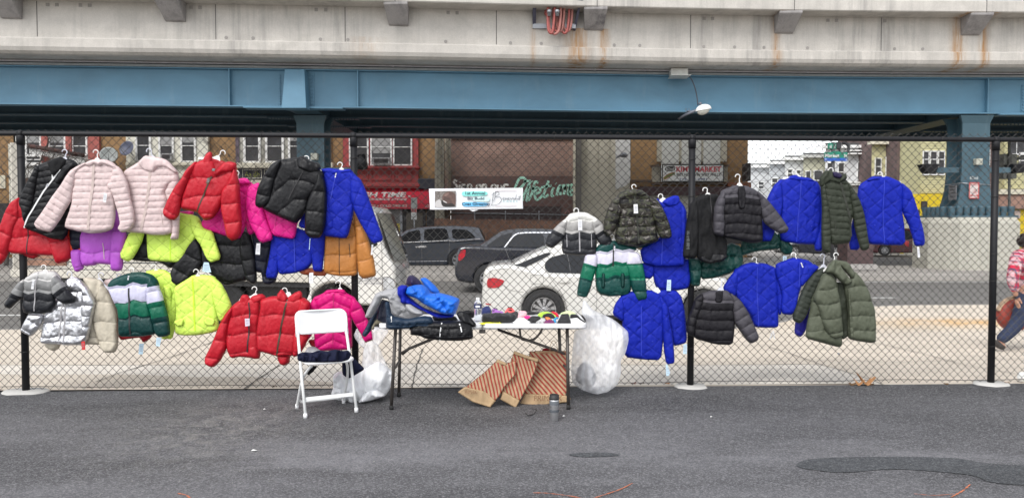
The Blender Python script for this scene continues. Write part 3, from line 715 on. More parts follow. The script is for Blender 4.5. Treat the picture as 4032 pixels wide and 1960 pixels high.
jacket('dark camouflage print puffer jacket with white tag in the middle bay', 5, 3, 'camo', [
 ('torso', '800,320 860,247 940,225 1080,240 1140,290 1190,340 1165,400 1192,520 1212,640 1227,722 1040,772 960,767 830,742 808,690 820,600 850,480 850,400 810,350'),
 ('sleeve', '860,275 780,320 738,400 708,500 693,580 698,640 740,672 790,622 832,530 852,420 860,330'),
 ('sleeve', '1130,285 1212,320 1252,380 1292,460 1332,560 1352,660 1342,687 1260,692 1230,650 1200,560 1163,450 1140,370'),
 ('hood', '845,272 900,232 980,217 1060,230 1112,267 1040,290 990,275 930,295 880,302')],
 sp=0.08, zipp='985,270 1010,450 1030,745', zcol='olive', zw=0.014, T=0.042, pockets=['905,450 900,590', '1120,450 1150,580'], tags=[('white', '967,364 1006,362 1011,451 970,452', 0.09)],
 hang='965,172 975,225', hlabel='white hanger above the camouflage puffer', hopt=dict(hook='R', wide=0.09))
jacket('royal blue quilted jacket hanging sideways, right of the camouflage puffer', 5, 1, 'blue', [
 ('torso', '1215,302 1260,345 1330,345 1400,290 1440,330 1492,400 1502,500 1492,620 1477,800 1472,962 1350,967 1200,967 1080,932 1055,800 1250,700 1300,600 1280,480 1250,380'),
 ('sleeve', '1450,370 1495,420 1502,520 1495,620 1485,800 1475,960 1440,950 1450,700 1440,500', dict(T=0.03)),
 ('hood', '1265,345 1310,310 1380,282 1420,285 1435,335 1400,370 1320,385')],
 sp=0.13, style='d', zipp='1265,700 1255,950', zcol='blue', T=0.038, dots=[(1382, 805), (1140, 785)], hang='1262,255 1280,310', hlabel='white hanger beside the camouflage sleeve, above sideways blue jacket', hopt=dict(wide=0.08, tilt=-0.3))
jacket('royal blue quilted jacket under the sideways one, pale tag on its front', 5, 0, 'blue', [
 ('torso', '1080,940 1530,880 1547,1100 1522,1182 1420,1202 1240,1202 1200,1142 1170,980'),
 ('sleeve', '1070,930 1185,960 1172,1060 1145,1087 1083,1080', dict(T=0.025))],
 sp=0.13, style='d', T=0.036, zcol='blue', tags=[('blue', '1297,1097 1335,1097 1332,1205 1290,1202', 0.08)])
jacket('green and white striped puffer below the camouflage puffer', 7, 2, 'gwB', [
 ('torso', '362,62 400,10 530,-42 650,10 770,50 700,95 690,200 705,310 708,450 680,497 500,512 410,492 375,450 360,250 372,140'),
 ('sleeve', '267,108 368,108 374,190 342,300 302,450 265,522 183,502 193,420 213,320 248,190'),
 ('sleeve', '680,78 782,90 822,220 847,360 864,542 765,552 718,430 698,330 663,210 672,140'),
 ('pocket_zip', '425,290 440,290 440,425 420,425', dict(col='teal', T=0.01, R=0.006, off=0.045, style='h', sp=0.02)),
 ('pocket_zip', '612,290 632,290 632,420 612,420', dict(col='teal', T=0.01, R=0.006, off=0.045, style='h', sp=0.02))],
 sp=0.12, zipp='537,0 530,100 528,215', zcol='dark', zw=0.012, chev=0.14, per=0.13, T=0.042, tags=[('white', '530,20 543,20 540,62 528,62', 0.07)],
 hang='535,-95 545,-45', hlabel='white hanger above the green and white puffer below the camouflage one')
jacket('plain black softshell jacket at the third fence post', 5, 2, 'softblack', [
 ('torso', '1590,312 1690,260 1800,270 1870,300 1850,420 1830,640 1902,700 1897,860 1850,912 1720,932 1650,912 1610,872 1605,700 1600,500 1580,400'),
 ('sleeve', '1600,308 1540,370 1520,480 1500,620 1480,780 1473,882 1600,887 1612,700 1617,500 1610,380'),
 ('lining', '1640,880 1720,852 1860,850 1900,870 1850,915 1720,935 1655,915', dict(col='black', off=0.03))],
 sp=0.3, style='n', T=0.038, wr=1.6, zipp='1735,280 1740,420 1755,600', zcol='dark', hang='1705,195 1715,262', hlabel='thin white hanger above the plain black softshell', hopt=dict(hook='L', wide=0.1))
jacket('shiny dark green puffer hanging low at the third fence post', 5, 0, 'teal', [
 ('sleeve', '1530,885 1637,895 1642,1000 1637,1100 1625,1162 1550,1157 1543,1050 1528,960', dict(sp=0.11)),
 ('torso', '1640,920 1780,900 1930,740 2042,780 2062,900 2052,970 1930,1042 1780,1082 1648,1092')],
 sp=0.12, T=0.045, wr=3.2)
jacket('dark green coat peeking behind the slate puffer, pale tag below', 6, 0, 'teal', [
 ('torso', '560,700 860,620 930,700 932,800 700,817 590,852 538,862'),
 ('sleeve', '900,640 962,690 1042,780 1033,847 960,852 925,810', dict(sp=0.14))],
 sp=0.13, wr=3.0, tags=[('blue', '935,868 972,868 970,925 937,925', 0.05)])
jacket('slate and black puffer with spread sleeves, right of the third post', 5, 3, 'slateblack', [
 ('torso', '1850,232 1960,190 2080,182 2180,220 2240,280 2255,400 2245,540 2252,640 2252,722 2160,737 2080,722 1860,672 1868,560 1850,400 1838,300'),
 ('sleeve', '1870,225 1810,310 1778,400 1773,520 1773,640 1800,657 1860,672 1872,560 1862,420 1880,320', dict(col='slate', sp=0.07)),
 ('sleeve', '2190,225 2302,330 2382,430 2442,510 2500,600 2482,632 2420,642 2350,602 2270,542 2238,450 2225,340', dict(col='slate', sp=0.075)),
 ('placket', '2005,190 2062,190 2068,320 2058,400 2012,400', dict(col='charcoal', T=0.012, R=0.01, off=0.045, style='n')),
 ('hood', '1900,220 1960,185 2010,180 2000,210 1950,240', dict(col='slate', T=0.02))],
 sp=0.085, T=0.045, wr=1.5, hang='2030,68 2025,165', hlabel='white hanger with yellow dot above the upper slate and black puffer')
def bluej(label, t, layer, torso, sl, sr, zipp=None, dots=(), tags=(), hang=None, hlabel=None, hood=None, hopt={}):
 P = [('torso', torso)]
 if sl: P.append(('sleeve', sl, dict(off=0.008)))
 if sr: P.append(('sleeve', sr))
 if hood: P.append(('hood', hood, dict(T=0.022)))
 return jacket(label, t, layer, 'blue', P, sp=0.13, style='d', zipp=zipp, zcol='blue', T=0.038, dots=dots, tags=tags, hang=hang, hlabel=hlabel, hopt=hopt)
bluej('royal blue quilted jacket left of the slim olive puffer, top row', 6, 1,
 '905,135 1000,100 1070,77 1200,112 1290,142 1322,200 1340,350 1340,480 1330,640 1307,752 1130,747 943,717 933,640 943,400 940,250',
 '930,125 870,180 815,280 780,400 755,540 746,717 830,720 862,640 930,470 950,300',
 '1290,180 1347,350 1347,600 1332,817 1270,812 1265,750 1312,600 1320,300',
 zipp='1122,130 1110,300 1090,500 1080,730', dots=[(1030, 560), (1222, 578)], hang='1070,20 1110,88', hlabel='white hanger above the blue jacket left of the slim olive puffer', hood='1000,110 1065,77 1110,100 1200,108 1260,135 1150,130 1100,130', hopt=dict(tilt=-0.5, wide=0.12))
jacket('slim dark olive hooded puffer between two blue quilted jackets', 6, 3, 'olive', [
 ('torso', '1345,160 1400,115 1520,105 1590,135 1645,240 1630,330 1645,460 1615,560 1622,700 1602,737 1430,757 1413,640 1398,450 1365,300', dict(chev=-0.0, tilt=-0.12)),
 ('sleeve', '1352,145 1328,200 1338,400 1333,600 1338,802 1380,837 1410,822 1414,640 1402,450 1372,280', dict(sp=0.052)),
 ('sleeve', '1580,135 1652,240 1702,330 1742,450 1767,600 1792,780 1770,807 1720,807 1688,700 1658,580 1638,460 1615,320', dict(sp=0.056)),
 ('hood', '1318,180 1312,110 1368,38 1432,35 1445,95 1500,105 1562,60 1572,110 1505,152 1400,132 1345,175', dict(wr=2.0)),
 ('collar', '1430,50 1480,60 1512,80 1500,102 1440,95', dict(col='plum', T=0.02, off=0.045))],
 sp=0.056, zipp='1505,130 1542,280 1600,500 1616,680', zcol='olive', zw=0.018, T=0.038, pockets=['1452,515 1456,645'], hang='1440,0 1450,62', hlabel='thin grey hanger above the slim olive puffer', hopt=dict(hook='L', wide=0.08))
bluej('royal blue quilted jacket with white lining, last coat of the top row', 6, 1,
 '1730,160 1850,92 1990,92 2100,140 2140,180 2145,300 2122,400 2142,560 2157,757 1980,757 1810,747 1778,700 1740,450 1695,300 1705,200',
 '1720,280 1640,530 1608,800 1702,805 1722,600 1745,420', '2110,150 2202,230 2242,340 2272,440 2312,580 2337,700 2332,762 2250,767 2228,680 2188,560 2138,460 2118,380 2120,280',
 zipp='1935,125 1925,400 1937,745', dots=[(1845, 570), (2084, 584)], tags=[('white', '2247,777 2267,777 2277,880 2254,882', 0.05)], hang='1920,38 1940,100', hlabel='white hanger above the last blue jacket of the top row', hood='1770,130 1830,92 1890,95 1900,125 1850,125')
bluej('royal blue quilted jacket beside the big clear bag, lower row', 7, 2,
 '600,522 720,470 900,457 990,502 1050,580 1025,700 1027,900 1002,1137 850,1132 650,1107 638,900 628,700',
 '620,512 560,590 533,690 630,762 645,620', '990,505 1062,600 1087,760 1112,900 1130,1140 1122,1167 1060,1174 1038,1050 1028,900 1015,700',
 zipp='806,610 806,1095', dots=[(680, 945), (915, 955)], tags=[('blue', '1045,1178 1062,1178 1088,1262 1075,1290 1050,1290', 0.03)], hang='800,400 800,470', hlabel='white hanger above the blue jacket beside the clear bag')
bluej('royal blue quilted jacket left of the third post, lower row, behind its neighbour', 7, 1,
 '960,492 1010,457 1150,462 1202,520 1232,640 1247,760 1257,940 1242,972 1130,1000 1110,900 1085,760 1050,600', None, None,
 tags=[('blue', '1220,980 1254,978 1252,1077 1215,1075', 0.03)], hang='900,350 960,440', hlabel='white hanger in front of the white car, left of the third post', hopt=dict(wide=0.08))
jacket('black and slate child puffer right of the third post, lower row', 8, 3, 'slateblack', [
 ('torso', '140,502 250,462 390,462 470,522 510,560 470,640 478,780 472,860 457,987 300,982 80,922 73,800 108,660 150,560'),
 ('sleeve', '160,488 90,540 58,640 18,740 8,850 20,882 70,902 92,740 132,640 160,560', dict(col='charcoal', sp=0.075)),
 ('sleeve', '430,480 532,560 602,670 662,800 707,910 697,942 640,970 600,942 540,862 478,770 458,640 455,560', dict(col='slate', sp=0.08)),
 ('placket', '288,462 348,462 335,565 282,562', dict(col='charcoal', T=0.012, R=0.01, off=0.045, style='n')),
 ('hood', '330,470 390,458 430,490 390,495', dict(col='slate', T=0.02))],
 sp=0.088, T=0.044, hang='352,340 340,440', hlabel='clear hanger above the lower black and slate puffer', hopt=dict(m=CLEAR_PL, hook='R'))
bluej('royal blue quilted jacket right of the lower slate puffer', 8, 1,
 '475,262 560,212 640,187 780,197 880,237 912,300 905,480 905,640 907,802 890,817 760,817 680,812 640,700 560,600 500,520 470,400',
 '510,238 440,322 373,420 378,462 480,522 505,400', '880,250 962,440 947,600 920,702 903,640 893,480',
 zipp='692,228 690,440 702,802', dots=[(820, 655)], tags=[('white', '845,850 852,850 818,935 812,930', 0.03), ('white', '846,850 853,850 864,930 856,930', 0.035)],
 hang='690,128 695,200', hlabel='white hanger above the blue jacket right of the lower slate puffer')
jacket('navy blue coat, only one cuff showing below the dark olive sleeve', 8, 0, 'indigo', [
 ('sleeve', '1080,740 1215,600 1190,760 1162,860 1120,910 1068,877')], sp=0.12)
bluej('royal blue quilted jacket directly left of the dark olive sleeve', 8, 2,
 '892,202 1000,162 1060,140 1200,165 1255,205 1225,280 1155,350 1105,500 1085,620 1050,692 960,687 940,640 955,500 925,400 888,270', None,
 '1160,200 1258,205 1300,230 1240,290 1190,350 1130,420 1110,350', zipp='1105,180 1105,300 1100,420', dots=[(1030, 550)], tags=[('white', '1098,182 1108,180 1126,225 1117,228', 0.07)],
 hang='1070,80 1090,165', hlabel='white hanger above the blue jacket left of the dark olive sleeve')
jacket('dark olive thin-baffle puffer, one sleeve showing left of the sage coat', 8, 2, 'dolive', [
 ('torso', '1290,240 1500,230 1450,500 1260,600 1230,520 1280,380'),
 ('sleeve', '1352,225 1250,282 1200,340 1150,430 1098,560 1048,690 1048,742 1100,772 1132,752 1172,692 1222,560 1282,430 1340,330', dict(sp=0.05, off=0.03))],
 sp=0.05, T=0.038, hang='1365,100 1350,215', hlabel='milky hanger with red dot between olive coats, lower row', hopt=dict(m=CLEAR_PL, wide=0.12))
jacket('large sage green hooded puffer hanging open, last coat of the lower row', 8, 3, 'sage', [
 ('torso', '1330,300 1420,280 1460,330 1490,400 1500,560 1525,800 1533,1000 1500,1008 1350,967 1183,922 1198,800 1230,650 1240,530 1290,420'),
 ('front_panel', '1555,400 1620,330 1650,270 1722,350 1782,460 1812,560 1842,640 1852,800 1848,952 1820,964 1700,947 1598,927 1585,850 1595,700 1580,560 1560,480', dict(T=0.045, sp=0.13, off=0.02)),
 ('lining', '1480,380 1580,400 1602,900 1540,937 1525,800 1495,600', dict(col='olive', off=0.0)),
 ('sleeve', '1345,285 1425,330 1465,440 1495,560 1512,760 1527,900 1450,922 1400,902 1365,860 1325,780 1295,640 1238,530 1285,410', dict(sp=0.13, off=0.035, T=0.045)),
 ('hood', '1348,275 1390,200 1430,160 1470,165 1500,230 1580,340 1605,355 1560,400 1500,365 1430,285', dict(wr=2.2, T=0.04, off=0.05)),
 ('hood', '1440,158 1580,180 1642,290 1625,345 1590,300 1540,240', dict(wr=2.0, T=0.03, off=0.03))],
 sp=0.13, T=0.045, wr=1.4, tags=[('brown', '1485,1065 1512,1075 1520,1085 1500,1090', 0.0)], hang='1450,90 1460,170', hlabel='grey hanger in the hood of the sage coat', hopt=dict(wide=0.1, hook='R'))
# zip flap of the sage coat
for o in [q for q in bpy.data.objects if q.get('label', '').startswith('large sage')]:
 fr = fence_frame(GAP + 3 * 0.052)
 pf = Puff(fr, [fr.uv(*S(8, q)) for q in pp('1560,420 1590,440 1595,600 1620,800 1620,925 1588,915 1582,800 1575,600')], T=0.012, R=0.012, style='h', sp=0.05, off=0.06)
 pf.build('zip_flap', CL['sage'], o)
# pale green writing down the sleeve of the softshell
for o in [q for q in bpy.data.objects if q.get('label', '').startswith('plain black softshell')]:
 fr = fence_frame(GAP + 2 * 0.052)
 text(fr, 'NY-9-80 080-0', *S(5, (1490, 800)), *S(5, (1518, 625)), mat('sleeve print', (0.16, 0.17, 0.17), 0.7), o, off=0.068, rot=math.pi / 2)
# ------------------------------------------------------------------ ground, road, pavement
def asphalt(name, base, speck, patch, bands=None, dry=True):
 m, t, b = nodes(name); MATS[name] = m
 v = coords(t)
 n1 = noi(t, v, 120, 3, 0.75); n2 = noi(t, v, 45, 5, 0.8); n3 = noi(t, coords(t, 'Object', (0.5, 1.6, 1)), 0.9, 5, 0.62, 0.5); n4 = noi(t, v, 9, 5, 0.6)
 c = ramp(t, n3, [(0.38, tuple(x * (1 - patch) for x in base)), (0.62, tuple(x * (1 + patch) for x in base))])
 c = mixc(t, 1.0, c, ramp(t, n4, [(0.3, 0.86), (0.7, 1.12)]), 'MULTIPLY')
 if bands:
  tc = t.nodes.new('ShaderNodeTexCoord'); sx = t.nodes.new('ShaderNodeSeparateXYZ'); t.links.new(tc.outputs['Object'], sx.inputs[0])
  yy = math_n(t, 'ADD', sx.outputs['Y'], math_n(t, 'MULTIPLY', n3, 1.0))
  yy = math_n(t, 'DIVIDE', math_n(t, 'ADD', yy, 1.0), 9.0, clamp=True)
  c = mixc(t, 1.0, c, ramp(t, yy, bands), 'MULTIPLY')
  # pale scuffed patch where grit has been walked in
  ex = math_n(t, 'POWER', math_n(t, 'DIVIDE', math_n(t, 'ADD', sx.outputs['X'], 2.1), 0.55), 2.0)
  ey = math_n(t, 'POWER', math_n(t, 'DIVIDE', math_n(t, 'SUBTRACT', sx.outputs['Y'], 5.5), 0.75), 2.0)
  g = math_n(t, 'POWER', 2.718, math_n(t, 'MULTIPLY', math_n(t, 'ADD', ex, ey), -1.0))
  g = math_n(t, 'MULTIPLY', g, ramp(t, noi(t, v, 7, 6, 0.7, 0.8), [(0.44, 0.0), (0.60, 1.0)]))
  c = mixc(t, math_n(t, 'MULTIPLY', g, 0.45), c, (0.30, 0.29, 0.27))
 for sc_, thr, k_ in ((150, 0.62, 0.45), (78, 0.74, 0.36), (95, 0.0, 0.34)):
  vo = t.nodes.new('ShaderNodeTexVoronoi'); vo.inputs['Scale'].default_value = sc_; t.links.new(v, vo.inputs['Vector'])
  sr = t.nodes.new('ShaderNodeSeparateXYZ'); t.links.new(vo.outputs['Color'], sr.inputs[0])
  if thr: c = mixc(t, math_n(t, 'MULTIPLY', ramp(t, sr.outputs['X'], [(thr, 0.0), (thr + 0.3, 1.0)]), k_), c, speck)
  else: c = mixc(t, math_n(t, 'MULTIPLY', ramp(t, sr.outputs['Y'], [(0.0, 1.0), (0.4, 0.0)]), k_), c, (0.02, 0.02, 0.022))
 t.links.new(c, b.inputs['Base Color']); b.inputs['Roughness'].default_value = 0.85; b.inputs['Specular IOR Level'].default_value = 0.3
 bump(t, b, n1, 0.5, 0.006)
 return m
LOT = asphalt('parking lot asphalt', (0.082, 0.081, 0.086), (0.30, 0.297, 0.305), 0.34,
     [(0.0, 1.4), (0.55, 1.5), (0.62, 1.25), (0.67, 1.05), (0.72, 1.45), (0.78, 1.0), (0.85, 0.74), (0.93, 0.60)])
ROAD = asphalt('street asphalt', (0.155, 0.148, 0.138), (0.25, 0.24, 0.23), 0.12)
WET = asphalt('damp asphalt', (0.055, 0.058, 0.063), (0.19, 0.195, 0.20), 0.15)
def concrete(name, base, dark, streak=0.0, rust=(), joints=None, stain=None, warm=0.0):
 m, t, b = nodes(name); MATS[name] = m
 v = coords(t)
 c = ramp(t, noi(t, v, 1.3, 6, 0.65, 0.4), [(0.32, tuple(x * 0.86 for x in base)), (0.68, tuple(min(1, x * 1.08) for x in base))])
 c = mixc(t, 1.0, c, ramp(t, noi(t, v, 28, 4, 0.6), [(0.3, 0.93), (0.7, 1.06)]), 'MULTIPLY')
 if streak:
  s1 = noi(t, coords(t, 'Object', (3.2, 3.2, 0.22)), 1.0, 6, 0.7, 0.25)
  s2 = noi(t, coords(t, 'Object', (0.28, 0.28, 0.10)), 1.0, 2, 0.5)
  f = math_n(t, 'MULTIPLY', ramp(t, s1, [(0.46, 0.0), (0.70, 1.0)]), ramp(t, s2, [(0.40, 0.12), (0.62, 1.0)]))
  c = mixc(t, math_n(t, 'MULTIPLY', f, streak), c, dark)
  sp_ = ramp(t, noi(t, v, 16, 3, 0.8), [(0.66, 0.0), (0.74, 1.0)])
  c = mixc(t, math_n(t, 'MULTIPLY', sp_, 0.3), c, dark)
 tc = t.nodes.new('ShaderNodeTexCoord'); sx = t.nodes.new('ShaderNodeSeparateXYZ'); t.links.new(tc.outputs['Object'], sx.inputs[0])
 for (x0, wd, st, z0) in rust:
  e = math_n(t, 'POWER', math_n(t, 'DIVIDE', math_n(t, 'SUBTRACT', sx.outputs['X'], x0), wd), 2.0)
  g = math_n(t, 'POWER', 2.718, math_n(t, 'MULTIPLY', e, -1.0))
  g = math_n(t, 'MULTIPLY', g, ramp(t, noi(t, coords(t, 'Object', (6, 6, 0.5)), 1.0, 5, 0.7), [(0.36, 0.0), (0.60, 1.0)]))
  g = math_n(t, 'MULTIPLY', g, math_n(t, 'LESS_THAN', sx.outputs['Z'], z0))
  c = mixc(t, math_n(t, 'MULTIPLY', g, st), c, (0.33, 0.17, 0.055))
 if stain:
  for (x0, y0, wx, wy, col, st) in stain:
   ex = math_n(t, 'POWER', math_n(t, 'DIVIDE', math_n(t, 'SUBTRACT', sx.outputs['X'], x0), wx), 2.0)
   ey = math_n(t, 'POWER', math_n(t, 'DIVIDE', math_n(t, 'SUBTRACT', sx.outputs['Y'], y0), wy), 2.0)
   g = math_n(t, 'POWER', 2.718, math_n(t, 'MULTIPLY', math_n(t, 'ADD', ex, ey), -1.0))
   g = math_n(t, 'MULTIPLY', g, ramp(t, noi(t, v, 2.5, 5, 0.6), [(0.3, 0.2), (0.6, 1.0)]))
   c = mixc(t, math_n(t, 'MULTIPLY', g, st), c, col)
 t.links.new(c, b.inputs['Base Color']); b.inputs['Roughness'].default_value = 0.9; b.inputs['Specular IOR Level'].default_value = 0.2
 bump(t, b, noi(t, v, 60, 4, 0.6), 0.25, 0.006)
 return m
def fy(x): return FA + FB * x
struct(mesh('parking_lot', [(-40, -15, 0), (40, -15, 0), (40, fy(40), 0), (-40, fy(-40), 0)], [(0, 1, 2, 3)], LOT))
SLOPE = 0.0525
def zs(Y): return -SLOPE * (min(Y, 12.9) - 7.0)
def GS(x, y, up=0.0):
 d = ray(x, y); t = -(H - SLOPE * 7.0 - up) / (d.z + SLOPE * d.y)
 if t * d.y > 12.9: return G(x, y, zs(12.9) + up)
 return Vector((0, 0, H)) + d * t
WALK = concrete('pavement concrete', (0.60, 0.53, 0.445), (0.3, 0.3, 0.3), stain=[(8.0, 13.8, 1.0, 0.55, (0.62, 0.36, 0.12), 0.95), (6.5, 13.6, 1.8, 0.8, (0.5, 0.36, 0.2), 0.4)])
SLAB = concrete('pale pavement concrete', (0.70, 0.645, 0.57), (0.3, 0.3, 0.3))
CURB = concrete('kerb concrete', (0.28, 0.265, 0.25), (0.1, 0.1, 0.1), streak=0.4)
# pavement: slopes gently to the kerb, widens towards the corner on the right
edge = [(-40, 12.9), (3.6, 12.9), (4.9, 13.9), (6.2, 15.5), (7.4, 16.4), (8.6, 16.75), (11, 16.9), (40, 17.1)]
v = []; f = []
for i, (x, y) in enumerate(edge):
 ys = [fy(x) + 0.001] + [fy(x) + (12.9 - fy(x)) * k / 4 for k in range(1, 5)] + [max(y, 12.91)]
 for yy in ys: v.append((x, yy, zs(yy) - (0.001 if yy < 8 else 0)))
n = 6
for i in range(len(edge) - 1):
 for k in range(n - 1): f.append((i * n + k, (i + 1) * n + k, (i + 1) * n + k + 1, i * n + k + 1))
struct(mesh('pavement', v, f, WALK))
mb = MB()
for (x0, y0), (x1, y1) in zip(edge[:-1], edge[1:]):
 z = zs(13)
 mb.add([(x0, y0, z + 0.001), (x1, y1, z + 0.001), (x1, y1 + 0.16, z - 0.004), (x0, y0 + 0.16, z - 0.004), (x0, y0 + 0.17, z - 0.2), (x1, y1 + 0.17, z - 0.2)], [(0, 1, 2, 3), (3, 2, 5, 4)])
struct(mb.build('kerb', CURB))
prof = [(12.8, -0.43), (16, -0.38), (20, -0.31), (23.5, -0.30), (28.2, -0.30), (33.6, -0.38), (60, -0.40), (380, -0.40)]
v = []; f = []
for y, z in prof:
 for x in (-260, 0, 260): v.append((x, y, z))
for i in range(len(prof) - 1):
 for k in range(2): f.append((i * 3 + k, i * 3 + k + 1, i * 3 + k + 4, i * 3 + k + 3))
struct(mesh('road', v, f, ROAD))
EARTH = mat('bare earth', (0.10, 0.095, 0.08), 0.95, var=0.3, scale=2)
struct(mesh('ground', [(-300, -80, -0.6), (300, -80, -0.6), (300, 400, -0.6), (-300, 400, -0.6)], [(0, 1, 2, 3)], EARTH))
# median kerb island under the elevated line
mb = MB(); mb.box(-70, 70, 23.5, 28.1, -0.32, -0.07); o = struct(mb.build('median_island', concrete('median concrete', (0.33, 0.31, 0.285), (0.1, 0.1, 0.1), streak=0.35))); bevel(o, 0.03)
mb = MB(); mb.box(-70, 13.2, 33.6, 38.2, -0.40, -0.24); struct(mb.build('far_pavement', concrete('far pavement concrete', (0.50, 0.48, 0.45), (0.2, 0.2, 0.2))))
mb = MB(); mb.box(12.5, 16.8, 37, 80, -0.40, -0.25); struct(mb.build('side_street_pavement', MATS['far pavement concrete']))
# paler slabs along the fence
P = [(-200, 1436), (600, 1436), (1030, 1431), (1650, 1430), (2100, 1434), (2700, 1436), (3180, 1433), (3235, 1436), (3300, 1452), (3400, 1484), (3480, 1512)]
v = [GS(x, y, 0.004) for x, y in P] + [Vector((GS(x, y).x * 0.9, fy(GS(x, y).x * 0.9) + 0.03, 0.004)) for x, y in P]
n = len(P)
struct(mesh('pavement_slabs', v, [(i, n + i, n + i + 1, i + 1) for i in range(n - 1)], SLAB))
JOINT = mat('joint dirt', (0.13, 0.12, 0.105), 0.95, var=0.4, scale=20)
mb = MB()
def gline(pts, wd, up=0.008):
 q = [GS(x, y, up) for x, y in pts]
 q2 = []
 for a, b in zip(q[:-1], q[1:]):
  k = max(1, int((b - a).length / 0.15))
  q2 += [a + (b - a) * (j / k) for j in range(k)]
 q2.append(q[-1]); L = []
 for i, p in enumerate(q2):
  d = q2[min(i + 1, len(q2) - 1)] - q2[max(i - 1, 0)]; nn = Vector((-d.y, d.x, 0)).normalized()
  ww = wd * random.uniform(0.5, 1.3) / 2; j = nn * random.uniform(-0.006, 0.006)
  L += [p + nn * ww + j, p - nn * ww + j]
 mb.add(L, [(2 * i, 2 * i + 1, 2 * i + 3, 2 * i + 2) for i in range(len(q2) - 1)])
gline([(-200, 1436), (600, 1436), (1030, 1431), (1650, 1430), (2100, 1434), (2700, 1436), (3180, 1433), (3235, 1436), (3300, 1452), (3400, 1484), (3480, 1512)], 0.018)
gline([(844, 1342), (700, 1395), (472, 1466), (380, 1500)], 0.016); gline([(1100, 1436), (1000, 1500), (960, 1530)], 0.016)
gline([(1665, 1370), (1640, 1440), (1620, 1525)], 0.014); gline([(3028, 1364), (3110, 1390), (3196, 1420), (3240, 1436)], 0.016)
gline([(-200, 1345), (400, 1349), (844, 1342), (1400, 1340), (2200, 1338), (2700, 1340), (3028, 1364)], 0.008)
gline([(3240, 1320), (3480, 1355), (3640, 1392), (3800, 1436), (4000, 1470), (4300, 1500)], 0.016)
gline([(3460, 1262), (3640, 1300), (3900, 1352), (4300, 1400)], 0.010); gline([(3500, 1425), (3700, 1420), (4200, 1405)], 0.010)
gline([(3200, 1420), (3300, 1415), (3480, 1424)], 0.008); gline([(3560, 1212), (3760, 1235), (4100, 1260)], 0.012)
gline([(2900, 1292), (3200, 1290), (3500, 1288)], 0.010)
struct(mb.build('pavement_joints', JOINT))
WPAINT = mat('road paint', (0.62, 0.62, 0.60), 0.7, var=0.2, scale=12)
mb = MB()
def rz(Y): return float(np.interp(Y, [p[0] for p in prof], [p[1] for p in prof]))
def mark(x0, x1, y, th):
 Y0 = G(x0, y, -0.36).y
 a, b_ = G(x0, y, rz(Y0) + 0.004), G(x1, y, rz(Y0) + 0.004)
 mb.add([(a.x, a.y, a.z), (b_.x, b_.y, a.z), (b_.x, b_.y + th, a.z + 0.003), (a.x, a.y + th, a.z + 0.003)], [(0, 1, 2, 3)])
mark(-300, 190, 1242, 0.14); mark(3435, 3532, 1173, 0.14); mark(2440, 2700, 1190, 0.12); mark(3250, 4300, 1110, 0.08)
struct(mb.build('lane_markings', WPAINT))
# damp patches, spray marks and grit on the lot
def blob(name, pts, m, z=0.004, k=4):
 q = cat([G(x, y, z) for x, y in pts], k, True)
 return struct(mesh(name, [p[:] for p in q], [tuple(range(len(q)))[::-1]], m))
blob('damp_patch', [(3140, 1835), (3160, 1812), (3270, 1800), (3500, 1797), (3760, 1802), (3880, 1822), (4060, 1832), (4200, 1850), (4200, 1905), (4050, 1908), (3900, 1896), (3820, 1868), (3600, 1848), (3480, 1846), (3330, 1858), (3220, 1850)], WET)
blob('damp_spot', [(2245, 1786), (2300, 1781), (2390, 1780), (2440, 1790), (2390, 1795), (2300, 1797), (2250, 1792)], WET)
OR = mat('orange marking paint', (0.48, 0.15, 0.07), 0.8, var=0.3, scale=60)
mb = MB()
for ln, wpx in (([(2100, 1938), (2160, 1940), (2270, 1955), (2330, 1975)], 9), ([(2490, 1900), (2440, 1925), (2350, 1955), (2290, 1975)], 9), ([(700, 1940), (735, 1948), (752, 1965)], 12), ([(3820, 1905), (3790, 1930), (3745, 1955)], 10), ([(3600, 1942), (3680, 1948), (3760, 1942)], 5)):
 q = cat([G(x, y, 0.004) for x, y in ln], 12); L = []
 for i, p in enumerate(q):
  d = q[min(i + 1, len(q) - 1)] - q[max(i - 1, 0)]; nn = Vector((-d.y, d.x, 0)).normalized(); ww = wpx / 3046 * 4 * random.uniform(0.08, 0.5)
  L += [p + nn * ww, p - nn * ww]
 mb.add(L, [(2 * i, 2 * i + 1, 2 * i + 3, 2 * i + 2) for i in range(len(q) - 1)])
struct(mb.build('spray_marks', OR))
mb = MB()
for k in range(150):
 x = random.gauss(1000, 520); y = random.uniform(1560, 1960)
 if k < 60: x = random.gauss(880, 90); y = random.gauss(1660, 50)
 if k > 130: x = random.uniform(100, 4000)
 p = G(x, max(y, 1545), 0.003); r = random.uniform(0.0012, 0.003); a = random.uniform(0, 3.14)
 mb.obox((p.x, p.y, 0.003), (r * math.cos(a), r * math.sin(a), 0), (-r * 0.6 * math.sin(a), r * 0.6 * math.cos(a), 0), (0, 0, 0.0022))
tag(mb.build('gravel', mat('pale grit', (0.30, 0.29, 0.27), 0.9, var=0.3, scale=40)), 'scattered pale grit and chips on the asphalt', 'grit', kind='stuff')
